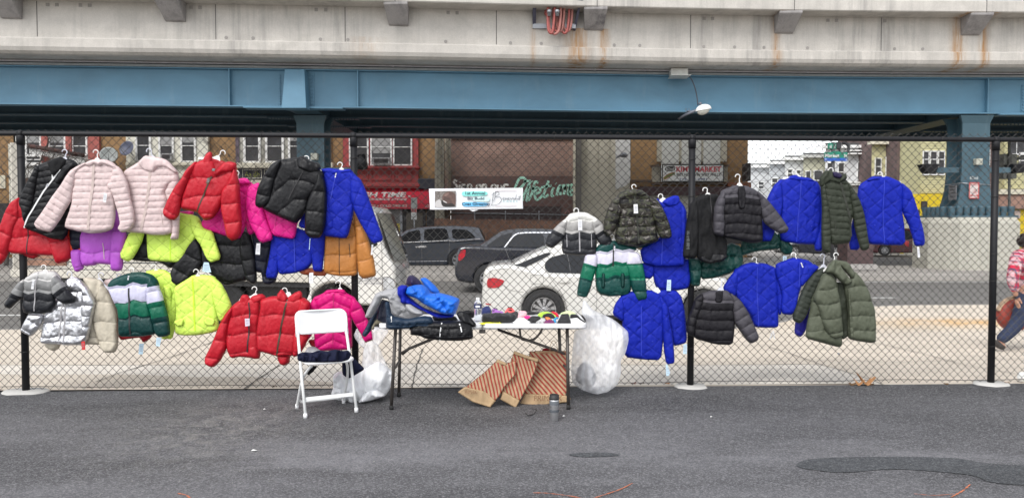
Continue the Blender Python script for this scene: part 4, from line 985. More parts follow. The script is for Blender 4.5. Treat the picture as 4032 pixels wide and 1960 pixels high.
# ------------------------------------------------------------------ leaves and litter
LEAF = [mat('rust leaf', (0.22, 0.05, 0.02), 0.8, var=0.3, scale=40), mat('tan leaf', (0.34, 0.17, 0.07), 0.8, var=0.3, scale=40), mat('brown leaf', (0.12, 0.07, 0.035), 0.85, var=0.3, scale=40)]
def leaf(x, y, s, m, label, lob=5, curl=0.5):
 p = G(x, y, 0.0); mb = MB(); a0 = random.uniform(0, 6.28); v = [(p.x, p.y, 0.012 + s * 0.12)]
 n = lob * 4
 for k in range(n):
  a = a0 + 2 * math.pi * k / n; r = s * (0.5 + 0.5 * abs(math.sin(a * lob / 2 + 0.3))) * random.uniform(0.7, 1.15)
  v.append((p.x + r * math.cos(a), p.y + r * math.sin(a) * 0.6, 0.004 + max(0, curl * r * (0.6 + 0.6 * math.sin(a * 2 + a0)))))
 nn = len(v)
 v += [(q[0], q[1], q[2] + 0.002) for q in v]
 f = [(0, k, k % n + 1) for k in range(1, n + 1)]
 f = [(0, k + 1, (k + 1) % n + 1) for k in range(n)] + [(nn, nn + (k + 1) % n + 1, nn + k + 1) for k in range(n)] + [(k + 1, nn + k + 1, nn + (k + 1) % n + 1, (k + 1) % n + 1) for k in range(n)]
 o = mesh('fallen_leaf', v, f, m, loc=(p.x, p.y, 0)); tag(o, label, 'leaf', 'dry leaves along the foot of the fence'); return o
leaf(2495, 1512, 0.026, LEAF[0], 'rust red leaf lying left of the third post foot'); leaf(2528, 1511, 0.022, LEAF[2], 'dark curled leaf between red leaf and third post')
leaf(2628, 1513, 0.03, LEAF[1], 'tan leaf right of the third fence post'); leaf(3410, 1516, 0.085, LEAF[1], 'large tan maple leaf, biggest of the pile at the right bay', curl=1.1)
leaf(3382, 1517, 0.06, LEAF[1], 'crumpled tan leaf against the big maple leaf', curl=1.0); leaf(3355, 1517, 0.045, LEAF[2], 'brown leaf at the left end of the maple leaf pile')
leaf(3430, 1517, 0.03, LEAF[2], 'small brown leaf in front of the maple leaf pile'); leaf(3725, 1515, 0.025, LEAF[2], 'small brown leaf midway between maple leaves and last post')
leaf(3965, 1512, 0.03, LEAF[2], 'flat brown leaf right of the last fence post'); leaf(350, 1528, 0.022, LEAF[2], 'dark crumpled leaf under the mesh right of the first post'); leaf(1083, 1524, 0.022, LEAF[2], 'small dark leaf under the mesh left of the chair')
PAPER = mat('paper scrap', (0.75, 0.75, 0.73), 0.8)
for (x, y, s, lb) in ((1000, 1776, 0.02, 'white paper scrap on the asphalt in front of the chair'), (1042, 1613, 0.013, 'small white paper scrap left of the chair feet'), (2802, 1643, 0.012, 'small white pebble on open asphalt right of centre'), (2222, 1640, 0.014, 'thin white scrap beside the tumbler')):
 p = G(x, y, 0); mb = MB(); mb.add([(p.x - s, p.y, 0.004), (p.x + s * 0.8, p.y - s * 0.4, 0.010), (p.x + s, p.y + s * 0.6, 0.004), (p.x - s * 0.5, p.y + s * 0.5, 0.012)], [(0, 1, 2), (0, 2, 3)])
 o = mb.build('litter_scrap', PAPER, loc=(p.x, p.y, 0)); tag(o, lb, 'litter')
o = tag(MB().tube(cat([G(2070, 1624, 0.006), G(2080, 1634, 0.006), G(2100, 1629, 0.006), G(2112, 1614, 0.02), G(2106, 1611, 0.02)], 5), 0.003, 6).build('bag_handle', mat('black cord', (0.02, 0.02, 0.02), 0.6), loc=G(2070, 1624, 0)), 'thin black twist of cord on the asphalt in front of the paper bags', 'cord')
o = tag(MB().lathe(G(4020, 1500, 0.0), (0.3, 0, 1), [(0, 0.02), (0.02, 0.04), (0.05, 0.042), (0.08, 0.03), (0.09, 0)], 10).build('plastic_cup', PAPER, loc=G(4020, 1500, 0)), 'crushed white cup at the fence foot, right edge', 'cup')
# ------------------------------------------------------------------ chain link fence
VIN = mat('black vinyl coating', (0.010, 0.010, 0.012), 0.55, var=0.15, spec=0.3)
WIREM = mat('fence wire', (0.030, 0.028, 0.026), 0.5, var=0.2, scale=8)
froot = empty('chain_link_fence', (0, FA, 0), 'black chain link fence with four posts and a top rail', 'fence')
ftop = lambda x: 2.243 - 0.0020 * x
def fpt(x, z, off=0.0): return Vector((x, fy(x) - off, z))
posts = [-4.275, -1.405, 1.615, 4.42]
fo = fence_frame(0)
posts = [fo.hit(x, 1000).x for x in (91, 1396, 2722, 3912)]
for i, px in enumerate(posts + [posts[0] - 3.0, posts[-1] + 2.75]):
 mb = MB(); zt = ftop(px) - 0.02
 mb.tube([fpt(px, 0), fpt(px, zt)], 0.030, 20)
 o = mb.build('post', VIN, froot, True)
 mb = MB(); mb.lathe(fpt(px, zt - 0.075), (0, 0, 1), [(0, 0.030), (0, 0.0345), (0.07, 0.0345), (0.08, 0.030), (0.085, 0.0)], 20); mb.build('post_cap', VIN, o, True)
 mb = MB(); mb.lathe(fpt(px, ftop(px)) - Vector((0.022, 0, 0)), (1, 0, 0), [(0, 0.022), (0, 0.028), (0.044, 0.028), (0.044, 0.022)], 20); mb.build('rail_loop', VIN, o, True)
 for z in (0.35, 0.95, 1.2, 1.72, 2.05):
  mb = MB(); mb.tube([fpt(px, z, 0.0) + Vector((0.0345 * math.cos(a), -0.0345 * math.sin(a), 0.004 * math.sin(a * 2))) for a in np.linspace(-0.4, math.pi + 0.4, 12)] , 0.0022, 5); mb.build('tie_wire', WIREM, o, True)
CONC = concrete('footing concrete', (0.46, 0.45, 0.43), (0.2, 0.2, 0.2))
for i, (px, rx) in enumerate(zip(posts, (0.21, 0.06, 0.155, 0.16))):
 mb = MB(); n = 20
 ring = [(px + rx * math.cos(a) * random.uniform(0.9, 1.08), fy(px) - 0.02 + 0.13 * math.sin(a) * random.uniform(0.9, 1.1)) for a in np.linspace(0, 2 * math.pi, n, endpoint=False)]
 mb.add([(x, y, 0.0) for x, y in ring] + [(px + (x - px) * 0.93, fy(px) + (y - fy(px)) * 0.93, 0.014) for x, y in ring], [(k, (k + 1) % n, n + (k + 1) % n, n + k) for k in range(n)] + [tuple(range(n, 2 * n))])
 mb.build('footing', CONC, froot, True)
mb = MB(); X = np.linspace(-8, 8, 9); mb.tube([fpt(x, ftop(x)) for x in X], 0.0215, 18); mb.build('top_rail', VIN, froot, True)
mb = MB()
for x in (-3.1, -0.42, 0.38, 2.9, 3.9, 5.1, -2.2):
 mb.tube([fpt(x, ftop(x)) + Vector((0.012 * math.sin(a * 0.5), -0.024 * math.cos(a), 0.024 * math.sin(a))) for a in np.linspace(-2.6, 2.6, 12)], 0.0022, 5)
mb.build('tie_wire', WIREM, froot, True)
# the woven wire: each strand is a flat spiral hooked into the next
dw, dh, wr_ = 0.0718, 0.0735, 0.00215
x0, x1 = -6.3, 6.3; z0 = 0.012; nz = int((2.243 + 0.03 - z0) / (dh / 2)) + 1
V = []; F = []
ns = int((x1 - x0) / (dw / 2))
lev = np.arange(nz + 1)
for s_ in range(ns):
 xa = x0 + s_ * dw / 2
 zz = z0 + lev * dh / 2
 par = (lev + s_) % 2
 # neighbouring strands share their bends: strand s runs between column s and column s + 1
 xx = np.where(par == 0, xa - 0.0012, xa + dw / 2 + 0.0012) + 0.0012 * np.sin(zz * 7 + s_)
 wob = 0.008 * math.sin(xa * 3.1) * np.sin(zz * 2.7)
 yy = FA + FB * xx + 0.026 + np.where(par == 0, 0.003, -0.003) + wob * 0.5
 for k in range(len(lev) - 1):
  a = np.array([xx[k], yy[k], zz[k]]); b = np.array([xx[k + 1], yy[k + 1], zz[k + 1]])
  d = (b - a); d /= np.linalg.norm(d); u = np.cross(d, (0, 1, 0)); u /= np.linalg.norm(u); w_ = np.cross(d, u)
  a = a - d * wr_ * 0.7; b = b + d * wr_ * 0.7; n = len(V)
  for c in (a, b):
   for q in (u, w_, -u, -w_): V.append(c + q * wr_)
  F += [(n + j, n + (j + 1) % 4, n + 4 + (j + 1) % 4, n + 4 + j) for j in range(4)]
mesh('wire_mesh', V, F, WIREM, froot)
mb = MB()
mb.tube([Vector((x, fy(x) + 0.02, 0.035 + 0.006 * math.sin(x * 4))) for x in np.linspace(-6.3, 6.3, 60)], 0.0028, 5); mb.build('bottom_wire', WIREM, froot, True)
# ------------------------------------------------------------------ elevated line
px_, py_ = [-60, -15.9, -3.7, 4.1, 10.9, 17.3, 60], [21.0, 24.0, 24.85, 25.6, 26.0, 26.15, 26.6]
XS = np.linspace(-60, 60, 61)
YS = np.interp(XS, px_, py_)
for _ in range(3): YS = np.r_[YS[0], (YS[:-2] + 2 * YS[1:-1] + YS[2:]) / 4, YS[-1]]
def by(x): return float(np.interp(x, XS, YS))
def bX(sx, dy=0.0):
 """X on the bridge line seen at photo column sx"""
 x = 0.0
 for _ in range(12): x = (sx - 2016) / FS * (by(x) + dy)
 return x
def sweep(prof, name, m, parent=None, smooth=False, xs=XS):
 v = []; n = len(prof)
 for x in xs:
  for dy, z in prof: v.append((x, by(x) + dy, z))
 f = []
 for i in range(len(xs) - 1):
  for k in range(n): f.append((i * n + k, i * n + (k + 1) % n, (i + 1) * n + (k + 1) % n, (i + 1) * n + k))
 f += [tuple(range(n))[::-1], tuple((len(xs) - 1) * n + k for k in range(n))]
 return mesh(name, v, f, m, parent, smooth)
rx = [bX(2290 - 20, -1.1), bX(2375, -1.1), bX(3050, -1.1), bX(3760, -1.1), bX(3860, -1.1), bX(1445, -1.1)]
BCON = concrete('viaduct concrete', (0.50, 0.475, 0.44), (0.14, 0.135, 0.135), streak=0.6,
    rust=[(rx[0], 0.33, 0.9, 7.6), (rx[1], 0.14, 0.95, 7.6), (rx[2], 0.13, 0.9, 8.1), (rx[3], 0.2, 0.95, 8.1), (rx[4], 0.14, 0.9, 8.1), (rx[5], 0.4, 0.3, 7.2), (bX(2100, -1.1), 0.08, 0.5, 7.7)])
def paint(name, base, var=0.16):
 m, t, b = nodes(name); MATS[name] = m
 c = ramp(t, noi(t, coords(t, 'Object', (0.5, 1, 0.9)), 1.1, 5, 0.6, 0.4), [(0.3, tuple(x * (1 - var) for x in base)), (0.7, tuple(x * (1 + var) for x in base))])
 g = noi(t, coords(t, 'Object', (2.5, 2.5, 0.4)), 1.0, 5, 0.7)
 c = mixc(t, math_n(t, 'MULTIPLY', ramp(t, g, [(0.55, 0.0), (0.75, 1.0)]), 0.22), c, (0.22, 0.30, 0.34))
 t.links.new(c, b.inputs['Base Color']); b.inputs['Roughness'].default_value = 0.55
 return m
BLUE = paint('blue steel paint', (0.088, 0.205, 0.300))
DBLUE = paint('dark underside paint', (0.035, 0.075, 0.105))  # darker blue-black paint for inner girders, cross beams and pier caps
br = empty('elevated_railway', (0, by(0), -0.07), 'elevated railway viaduct with pale concrete parapet over blue steel girders', 'viaduct')
sweep([(9.6, 6.46), (-0.92, 6.46), (-1.02, 6.48), (-1.12, 6.55), (-1.17, 6.66), (-1.17, 6.90), (-1.15, 6.925), (-1.09, 6.935), (-1.06, 6.965), (-1.06, 8.02), (-1.72, 8.02), (-1.75, 8.05), (-1.75, 8.36), (-1.70, 8.40), (-1.0, 8.40), (9.6, 8.40)], 'concrete_deck', BCON, br)
Z0 = 5.118
for i in range(4):
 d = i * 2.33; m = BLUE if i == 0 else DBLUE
 w_ = 0.17
 sweep([(d, Z0 + 0.03), (d + 0.03, Z0 + 0.03), (d + 0.03, 6.27), (d + w_, 6.27), (d + w_, 6.30), (d - w_, 6.30), (d - w_, 6.27), (d, 6.27)], 'girder', m, br)
 sweep([(d - w_, Z0 - 0.012), (d + w_ + 0.03, Z0 - 0.012), (d + w_ + 0.03, Z0 + 0.028), (d - w_, Z0 + 0.028)], 'bottom_flange', m, br)
sweep([(-0.20, 6.31), (0.2, 6.31), (0.2, 6.455), (-0.05, 6.455), (-0.10, 6.40), (-0.20, 6.38)], 'ledge', mat('grey ledge paint', (0.24, 0.26, 0.27), 0.6), br)
mb = MB(); mb.tube([(x, by(x) - 0.30, 6.415) for x in XS], 0.026, 8); mb.build('conduit', mat('galvanised pipe', (0.36, 0.35, 0.37), 0.5), br, True)
mb = MB()
for sx in (545, 1310, 1552, 2033, 2340, 2535, 3175, 3500, 3850):
 x = bX(sx, -0.3); mb.obox((x, by(x) - 0.30, 6.415), (0.03, 0, 0), (0, 0.033, 0), (0, 0, 0.033))
mb.build('conduit_clip', MATS['galvanised pipe'], br)
def cross(xc, name='cross_beam'):
 mb = MB(); mb.box(xc - 0.25, xc + 0.25, by(xc) + 0.03, by(xc) + 7.2, Z0 + 0.45, 6.2)
 return mb.build(name, DBLUE, br)
for xc in np.arange(-57, 58, 7.5): cross(xc)
# stiffeners, splice plates and bolts
for sx in (916, 1416, 3868, -600, 5200):
 x = bX(sx); mb = MB(); mb.box(x - 0.02, x + 0.02, by(x) - 0.17, by(x), Z0 + 0.028, 6.27); mb.build('stiffener', BLUE, br)
def bolts(pts, n_, r=0.04, name='bolts'):
 mb = MB()
 for p in pts: mb.lathe(p, n_, [(0, r), (0.022, r * 0.9), (0.03, 0)], 7)
 return mb.build(name, BLUE, br)
xs_ = bX(1160); xa, xb, xc_, xd = bX(1124, -0.5), bX(1203, -0.5), bX(1115, -0.5), bX(1213, -0.5)
yb = by(xs_)
mb = MB(); v = [(xa, yb - 0.42, 6.24), (xb, yb - 0.42, 6.24), (xd, yb - 0.55, 5.02), (xc_, yb - 0.55, 5.02)]
v += [(p[0], yb - 0.002, p[2]) for p in v]
mb.add(v, [(0, 3, 2, 1), (0, 1, 5, 4), (1, 2, 6, 5), (2, 3, 7, 6), (3, 0, 4, 7), (4, 5, 6, 7)]); bevel(mb.build('cap_beam_end', BLUE, br), 0.012)
x1_, x2_ = bX(1213), bX(1243)
mb = MB(); mb.box(x1_, x2_ + 0.0, by(x2_) - 0.03, by(x2_) - 0.001, Z0 + 0.06, 6.2); mb.build('splice_plate', BLUE, br)
bolts([(bX(sx), by(bX(sx)) - 0.03, z) for sx in (1220, 1233) for z in np.linspace(5.24, 6.12, 9)], (0, -1, 0))
bolts([(bX(1108), by(bX(1108)), z) for z in np.linspace(5.24, 6.12, 12)], (0, -1, 0))
x1_, x2_ = bX(4008), bX(4045)
mb = MB(); mb.box(x1_, x2_, by(x2_) - 0.03, by(x2_) - 0.001, Z0 + 0.06, 6.1); mb.build('splice_plate', BLUE, br)
bolts([(bX(sx), by(bX(sx)) - 0.03, z) for sx in (4015, 4027) for z in np.linspace(5.24, 6.05, 9)], (0, -1, 0))
bolts([(x, by(x) - 0.11, Z0 + 0.028) for x in np.linspace(bX(980), bX(1350), 34)] + [(x, by(x) - 0.11, Z0 + 0.028) for x in np.linspace(bX(3900), bX(4100), 20)], (0, 0, 1), 0.02)
for (sa, sb) in ((972, 1358), (3910, 4400)):
 x1_, x2_ = bX(sa), bX(sb); v = []; ns_ = 8
 for k in range(ns_ + 1):
  x = x1_ + (x2_ - x1_) * k / ns_
  v += [(x, by(x) - 0.21, Z0 - 0.05), (x, by(x) + 0.25, Z0 - 0.05), (x, by(x) + 0.25, Z0 - 0.013), (x, by(x) - 0.21, Z0 - 0.013)]
 f = [(0, 1, 2, 3), (ns_ * 4 + 3, ns_ * 4 + 2, ns_ * 4 + 1, ns_ * 4)] + [(4 * k + j, 4 * k + (j + 1) % 4, 4 * k + 4 + (j + 1) % 4, 4 * k + 4 + j) for k in range(ns_) for j in range(4)]
 mesh('flange_plate', v, f, BLUE, br)
 for g_ in (1, 2, 3):
  mesh('flange_plate', [(p[0], p[1] + g_ * 2.33, p[2]) for p in v], f, DBLUE, br)
  mb = MB()
  for x in np.linspace(x1_ + 0.15 * g_, x2_ - 0.1 * g_, 30):
   mb.lathe((x, by(x) + g_ * 2.33 - 0.15, Z0 - 0.05), (0, 0, -1), [(0, 0.025), (0.04, 0.022), (0.042, 0)], 6)
  mb.build('bolts', DBLUE, br)
# parapet consoles
BRK = concrete('console concrete', (0.32, 0.305, 0.30), (0.085, 0.08, 0.09), streak=0.95)
for sx in (30, 680, 1566, 2340, 3095, 3835):
 x = bX(sx, -1.5); wd = 0.36
 mb = MB(); y0 = by(x)
 v = []
 for s_, w2 in ((-1, 1), (1, 1)):
  v += [(x + s_ * wd, y0 - 1.73, 8.035), (x + s_ * wd, y0 - 1.73, 7.95), (x + s_ * wd * 0.82, y0 - 1.16, 7.50), (x + s_ * wd * 0.82, y0 - 1.05, 7.46), (x + s_ * wd * 0.9, y0 - 1.05, 8.035)]
 mb.add(v, [(0, 1, 2, 3, 4), (9, 8, 7, 6, 5), (0, 5, 6, 1), (1, 6, 7, 2), (2, 7, 8, 3), (3, 8, 9, 4), (4, 9, 5, 0)])
 bevel(mb.build('console', BRK, br), 0.02)
# panel joints, form-tie plugs
DJ = mat('dark joint', (0.12, 0.115, 0.11), 0.9)
for sx in (365 / 2.236, 1365, 1955, 2713, 3457, 4150, 860):
 x = bX(sx, -1.06); MB().box(x - 0.012, x + 0.012, by(x) - 1.064, by(x) - 1.05, 6.97, 8.01).build('joint', DJ, br)
for sx in (560 + 1000, 2348, 3117, 3867):
 x = bX(sx, -1.75); MB().box(x - 0.012, x + 0.012, by(x) - 1.754, by(x) - 1.72, 8.03, 8.39).build('joint', DJ, br)
PLM = concrete('plug mortar', (0.30, 0.285, 0.27), (0.1, 0.1, 0.1))
for sx in (206, 242, 334, 370, 765, 800, 1253, 1290, 1767, 1802, 2765, 2798, 3248, 3281, 3470):
 x = bX(sx, -1.06); MB().box(x - 0.05, x + 0.05, by(x) - 1.075, by(x) - 1.05, 7.86, 7.96).build('anchor_plate', PLM, br)
for sx in (900, 1005, 1268, 1375, 1757, 2010, 2130, 2415, 2515, 2765, 2885, 3000, 3170, 3510, 3620):
 x = bX(sx, -1.06); MB().lathe((x, by(x) - 1.05, 7.03), (0, -1, 0), [(0, 0.055), (0.018, 0.05), (0.02, 0)], 12).build('anchor_plug', PLM, br)
mb = MB();
for x in np.arange(5.2, 30, 2.2): mb.box(x, x + 2.17, by(x + 1) - 1.35, by(x + 1) - 1.30, 8.40, 9.3)
mb.build('noise_panel', mat('grey metal panel', (0.33, 0.33, 0.36), 0.5), br)
# columns and pedestals
PED = concrete('pedestal concrete', (0.43, 0.415, 0.36), (0.13, 0.11, 0.09), streak=0.45)
def column(xc, yf, tx=''):
 mb = MB(); a, b_ = xc - 0.46, xc + 0.46; yk = yf + 0.95
 # shaft flares towards its foot
 lv = [(1.72, 0.30, 0.25), (1.9, 0.20, 0.2), (2.2, 0.12, 0.12), (2.6, 0.04, 0.04), (3.2, 0.0, 0.0), (4.8, 0.0, 0.0), (5.06, 0.10, 0.2)]
 for (xa, xb, ya, yb) in ((0, 0, 0, 0.07), (0, 0, 0.88, 0.95), (0.34, 0.34, 0.071, 0.879)):
  v = []
  for z, fx, fyy in lv:
   fx = fx if xa == 0 else fx * 0.6
   v += [(a + xa - fx, yf + ya - (fyy * 0.3 if ya == 0 else 0), z), (b_ - xb + fx, yf + ya - (fyy * 0.3 if ya == 0 else 0), z), (b_ - xb + fx, yf + yb + (fyy * 0.5 if yb == 0.95 else 0), z), (a + xa - fx, yf + yb + (fyy * 0.5 if yb == 0.95 else 0), z)]
  n = len(lv); mb.add(v, [(0, 3, 2, 1), (4 * n - 4, 4 * n - 3, 4 * n - 2, 4 * n - 1)] + [(4 * i + k, 4 * i + (k + 1) % 4, 4 * i + 4 + (k + 1) % 4, 4 * i + 4 + k) for i in range(n - 1) for k in range(4)])
 c = mb.build('column', paint('column paint', (0.042, 0.088, 0.115)) if 'column paint' not in MATS else MATS['column paint'], br)
 mb = MB(); mb.box(a - 0.66, b_ + 0.66, yf - 0.55, yk + 0.7, 1.66, 1.72); mb.build('base_plate', MATS['column paint'], c)
 for k in range(9):
  x = a - 0.52 + k * (b_ - a + 1.04) / 8
  mb = MB(); mb.lathe((x, yf - 0.36, 1.72), (0, 0, 1), [(0, 0.09), (0.26, 0.12), (0.30, 0.12), (0.30, 0)], 10); mb.build('anchor_sleeve', MATS['column paint'], c, True)
 for k in range(5):
  mb = MB(); mb.lathe((a - 0.54, yf + 0.1 + k * 0.28, 1.72), (0, 0, 1), [(0, 0.09), (0.26, 0.12), (0.30, 0.12), (0.30, 0)], 10); mb.build('anchor_sleeve', MATS['column paint'], c, True)
 mb = MB(); mb.box(xc - 0.45, xc + 0.45, by(xc) + 0.04, by(xc) + 7.0, Z0 - 0.03, 6.1); mb.build('pier_cap', DBLUE, br)
 # pedestal, chamfered octagon
 def ring(z, k): return [(xc - 0.98 * k, yf - 0.85 * k, z), (xc + 0.98 * k, yf - 0.85 * k, z), (xc + 1.5 * k, yf + 0.1, z), (xc + 1.5 * k, yf + 1.1, z), (xc + 0.98 * k, yf + 1.9 * k, z), (xc - 0.98 * k, yf + 1.9 * k, z), (xc - 1.5 * k, yf + 1.1, z), (xc - 1.5 * k, yf + 0.1, z)]
 v = ring(-0.08, 1) + ring(1.48, 1) + ring(1.655, 0.9)
 mb = MB(); mb.add(v, [(8 * r + k, 8 * r + (k + 1) % 8, 8 * r + 8 + (k + 1) % 8, 8 * r + 8 + k) for r in range(2) for k in range(8)] + [tuple(range(16, 24)), tuple(range(8))[::-1]])
 mb.build('pedestal', PED, br)
 return c
XC = (3836 - 2016) / FS * 26.0
colr = column(XC, 26.0); coll = column(-6.75, 26.0)
cf = Frame(25.99)
text(cf, '62nd', 3818, 694, 3850, 707, mat('stencil paint', (0.55, 0.55, 0.53), 0.7), colr, off=0.01)
mb = MB(); a = U(3838, 650, 25.9); b_ = U(3863, 625, 25.9); mb.box(a.x, b_.x, 25.8, 25.99, a.z, b_.z); bevel(mb.build('junction_box', mat('beige enclosure', (0.40, 0.40, 0.34), 0.6), br), 0.01)
a = U(1208, 680 + 0, 25.9); b_ = U(1250, 640, 25.9)
mb = MB(); a = U(1226, 630, 25.9); b_ = U(1252, 604, 25.9); mb.box(a.x, b_.x, 25.8, 25.99, a.z, b_.z); bevel(mb.build('junction_box', MATS['beige enclosure'], br), 0.01)
# strap bands on the column
mb = MB()
for z0_ in (U(3850, 723, 25.9).z,):
 mb.tube([(XC - 0.5, 26.9, z0_), (XC - 0.48, 25.96, z0_ + 0.02), (XC + 0.48, 25.96, z0_ - 0.04), (XC + 0.5, 26.9, z0_ - 0.04)], 0.012, 6)
mb.build('strap', mat('steel strap', (0.5, 0.5, 0.52), 0.35, 0.6), br, True)
# things fixed to the viaduct
LMET = mat('galvanised steel', (0.30, 0.31, 0.33), 0.45, 0.5)
def sign(fr, x0, y0, x1, y1, m, label, name='sign', th=0.02, edge=None, em=None, cat_='sign', group=None, par=None):
 a = fr.uv(x0, y1); b_ = fr.uv(x1, y0)
 root = par or empty(name, fr.at((a[0] + b_[0]) / 2, a[1], 0), label, cat_, group)
 mb = MB()
 c = [fr.at(a[0], a[1], -th / 2), fr.at(b_[0], a[1], -th / 2), fr.at(b_[0], b_[1], -th / 2), fr.at(a[0], b_[1], -th / 2)]
 mb.prism(c, fr.n * th); bevel(mb.build('panel', m, root), min(0.02, th * 0.4))
 if edge:
  e = edge; mb = MB()
  for (p, q, r, s_) in ((a[0], a[1], b_[0], a[1] + e), (a[0], b_[1] - e, b_[0], b_[1]), (a[0], a[1] + e, a[0] + e, b_[1] - e), (b_[0] - e, a[1] + e, b_[0], b_[1] - e)):
   mb.prism([fr.at(p, q, th / 2), fr.at(r, q, th / 2), fr.at(r, s_, th / 2), fr.at(p, s_, th / 2)], fr.n * 0.008)
  mb.build('rim', em, root)
 return root
WS = mat('sign white', (0.66, 0.66, 0.64), 0.5, var=0.05); RS = mat('sign red', (0.45, 0.03, 0.03), 0.5)
sf = Frame(25.90)
s_ = sign(sf, 3814, 718, 3855, 782, mat('faded sign face', (0.52, 0.46, 0.44), 0.5), 'faded no parking any time sign strapped to the right column', 'parking_sign', 0.02, 0.025, RS)
text(sf, 'NO', 3817, 722, 3826, 732, RS, s_, off=0.014); text(sf, 'PARKING', 3829, 722, 3852, 731, RS, s_, off=0.014); text(sf, 'ANY', 3833, 744, 3844, 752, RS, s_, off=0.014); text(sf, 'TIME', 3828, 755, 3846, 763, RS, s_, off=0.014)
strokes(sf, [[(3822, 770), (3848, 770)], [(3826, 766), (3820, 770), (3826, 774)], [(3844, 766), (3850, 770), (3844, 774)]], 2.5, RS, s_, off=0.014)
# side sign on the column
xsd = XC - 0.60; s2 = empty('parking_sign', (xsd, 26.3, 2.3), 'dark unlit sign on the shaded side of the right column', 'sign')
mb = MB(); mb.box(xsd - 0.01, xsd + 0.01, 26.05, 26.5, 2.25, 2.75); mb.build('panel', mat('shaded sign', (0.15, 0.15, 0.16), 0.6), s2)
mb = MB();
for z in (2.35, 2.47, 2.58, 2.68): mb.box(xsd - 0.014, xsd - 0.0105, 26.12, 26.42, z, z + 0.03)
mb.build('lettering', mat('shaded sign print', (0.05, 0.05, 0.05), 0.6), s2)
# floodlight arms
for sgn, lab in ((-1, 'black floodlight on the left arm of the right column'), (1, 'black floodlight behind the last post, right arm of the column')):
 xx = XC + sgn * 0.5; r_ = empty('floodlight', (xx, 26.2, 3.0), lab, 'floodlight', 'floodlights on the right column')
 zc = U(3750, 669, 26).z
 mb = MB(); mb.box(min(xx, xx + sgn * 0.75), max(xx, xx + sgn * 0.75), 26.1, 26.3, zc - 0.09, zc + 0.09); mb.build('arm', MATS['column paint'], r_)
 cx = xx + sgn * 0.98
 mb = MB(); v = [(cx - 0.28, 25.95, zc + 0.20), (cx + 0.28, 25.95, zc + 0.20), (cx + 0.28, 26.45, zc + 0.20), (cx - 0.28, 26.45, zc + 0.20), (cx - 0.12, 26.0, zc - 0.10), (cx + 0.14, 26.0, zc - 0.10), (cx + 0.14, 26.4, zc - 0.10), (cx - 0.12, 26.4, zc - 0.10)]
 mb.add(v, [(0, 1, 2, 3), (7, 6, 5, 4), (0, 4, 5, 1), (1, 5, 6, 2), (2, 6, 7, 3), (3, 7, 4, 0)]); bevel(mb.build('lamp_head', VIN, r_), 0.02)
# same lights on the left column (mostly behind coats)
r_ = empty('floodlight', (-6.2, 26.2, 3.0), 'black floodlight on the left column, seen beside the second fence post', 'floodlight', 'floodlights on the left column')
zc = U(1440, 645, 26).z
mb = MB(); mb.box(-6.3, -5.4, 26.1, 26.3, zc - 0.30, zc - 0.12); mb.build('arm', MATS['column paint'], r_)
mb = MB(); mb.lathe(U(1415, 640, 26.0), (1, 0.0, 0.2), [(-0.3, 0.08), (-0.15, 0.2), (0.05, 0.27), (0.22, 0.25), (0.24, 0.0)], 16); mb.build('lamp_head', VIN, r_, True)
# cobra head street lamp with its feed cable and box
xl = bX(2740, -0.3); yl = by(xl)
lamp = empty('street_lamp', (xl, yl, 5.2), 'white cobra head lamp hanging below the blue girder on a cable', 'street lamp')
a = U(2668, 318, yl - 0.55); b_ = U(2708, 277, yl - 0.55)
mb = MB(); z0_, z1_ = 6.16, 6.44; xa_, xb_ = bX(2634, -0.6), bX(2708, -0.6)
mb.box(xa_, xb_, yl - 0.95, yl - 0.3, z0_, z0_ + 0.012); mb.box(xa_ + 0.04, xb_ - 0.03, yl - 0.62, yl - 0.31, z0_ + 0.012, z1_)
bevel(mb.build('junction_box', mat('pale enclosure', (0.50, 0.50, 0.47), 0.5), lamp), 0.01)
cab = [U(x, y, yl - 0.45) for x, y in ((2706, 296), (2722, 312), (2736, 345), (2744, 380), (2748, 415))]
mb = MB(); mb.tube(cat(cab, 5), 0.018, 8); mb.build('cable', mat('black cable', (0.05, 0.055, 0.07), 0.6), lamp, True)
hd = U(2768, 432, yl - 0.55)
mb = MB(); v = []; f = []; nu, nv = 20, 10
for i in range(nv + 1):
 for j in range(nu):
  th, ph = math.pi / 2 * i / nv, 2 * math.pi * j / nu
  r = math.cos(th) if i < nv else 0.0
  lx = 0.25 * r * math.cos(ph) * (1.12 if math.cos(ph) > 0 else 1.0); ly = 0.17 * r * math.sin(ph); lz = 0.19 * math.sin(th) + 0.10 * lx * 0
  v.append((hd.x + lx * 0.98 + lz * -0.0, hd.y + ly, hd.z + lz + lx * 0.16 - 0.02))
for i in range(nv):
 for j in range(nu): f.append((i * nu + j, i * nu + (j + 1) % nu, (i + 1) * nu + (j + 1) % nu, (i + 1) * nu + j))
mb.add(v, f); mb.build('lamp_head', WHITE_PL, lamp, True)
mb = MB(); v2 = [(hd.x + (p[0] - hd.x) * 0.80, hd.y + (p[1] - hd.y) * 0.85, hd.z - 0.03 - (p[2] - hd.z) * 0.85 + (p[0] - hd.x) * 0.28) for p in v]
mb.add(v2, f); mb.build('lens', mat('lamp lens', (0.55, 0.54, 0.48), 0.25), lamp, True)
mb = MB(); mb.tube([U(2738, 436, yl - 0.5), U(2700, 452, yl - 0.25), U(2672, 468, yl + 0.1)], [0.045, 0.04, 0.04], 10); mb.tube([U(2755, 412, yl - 0.5), U(2760, 405, yl - 0.5)], 0.05, 8)
mb.build('arm', mat('dull lamp arm', (0.13, 0.14, 0.17), 0.5), lamp, True)
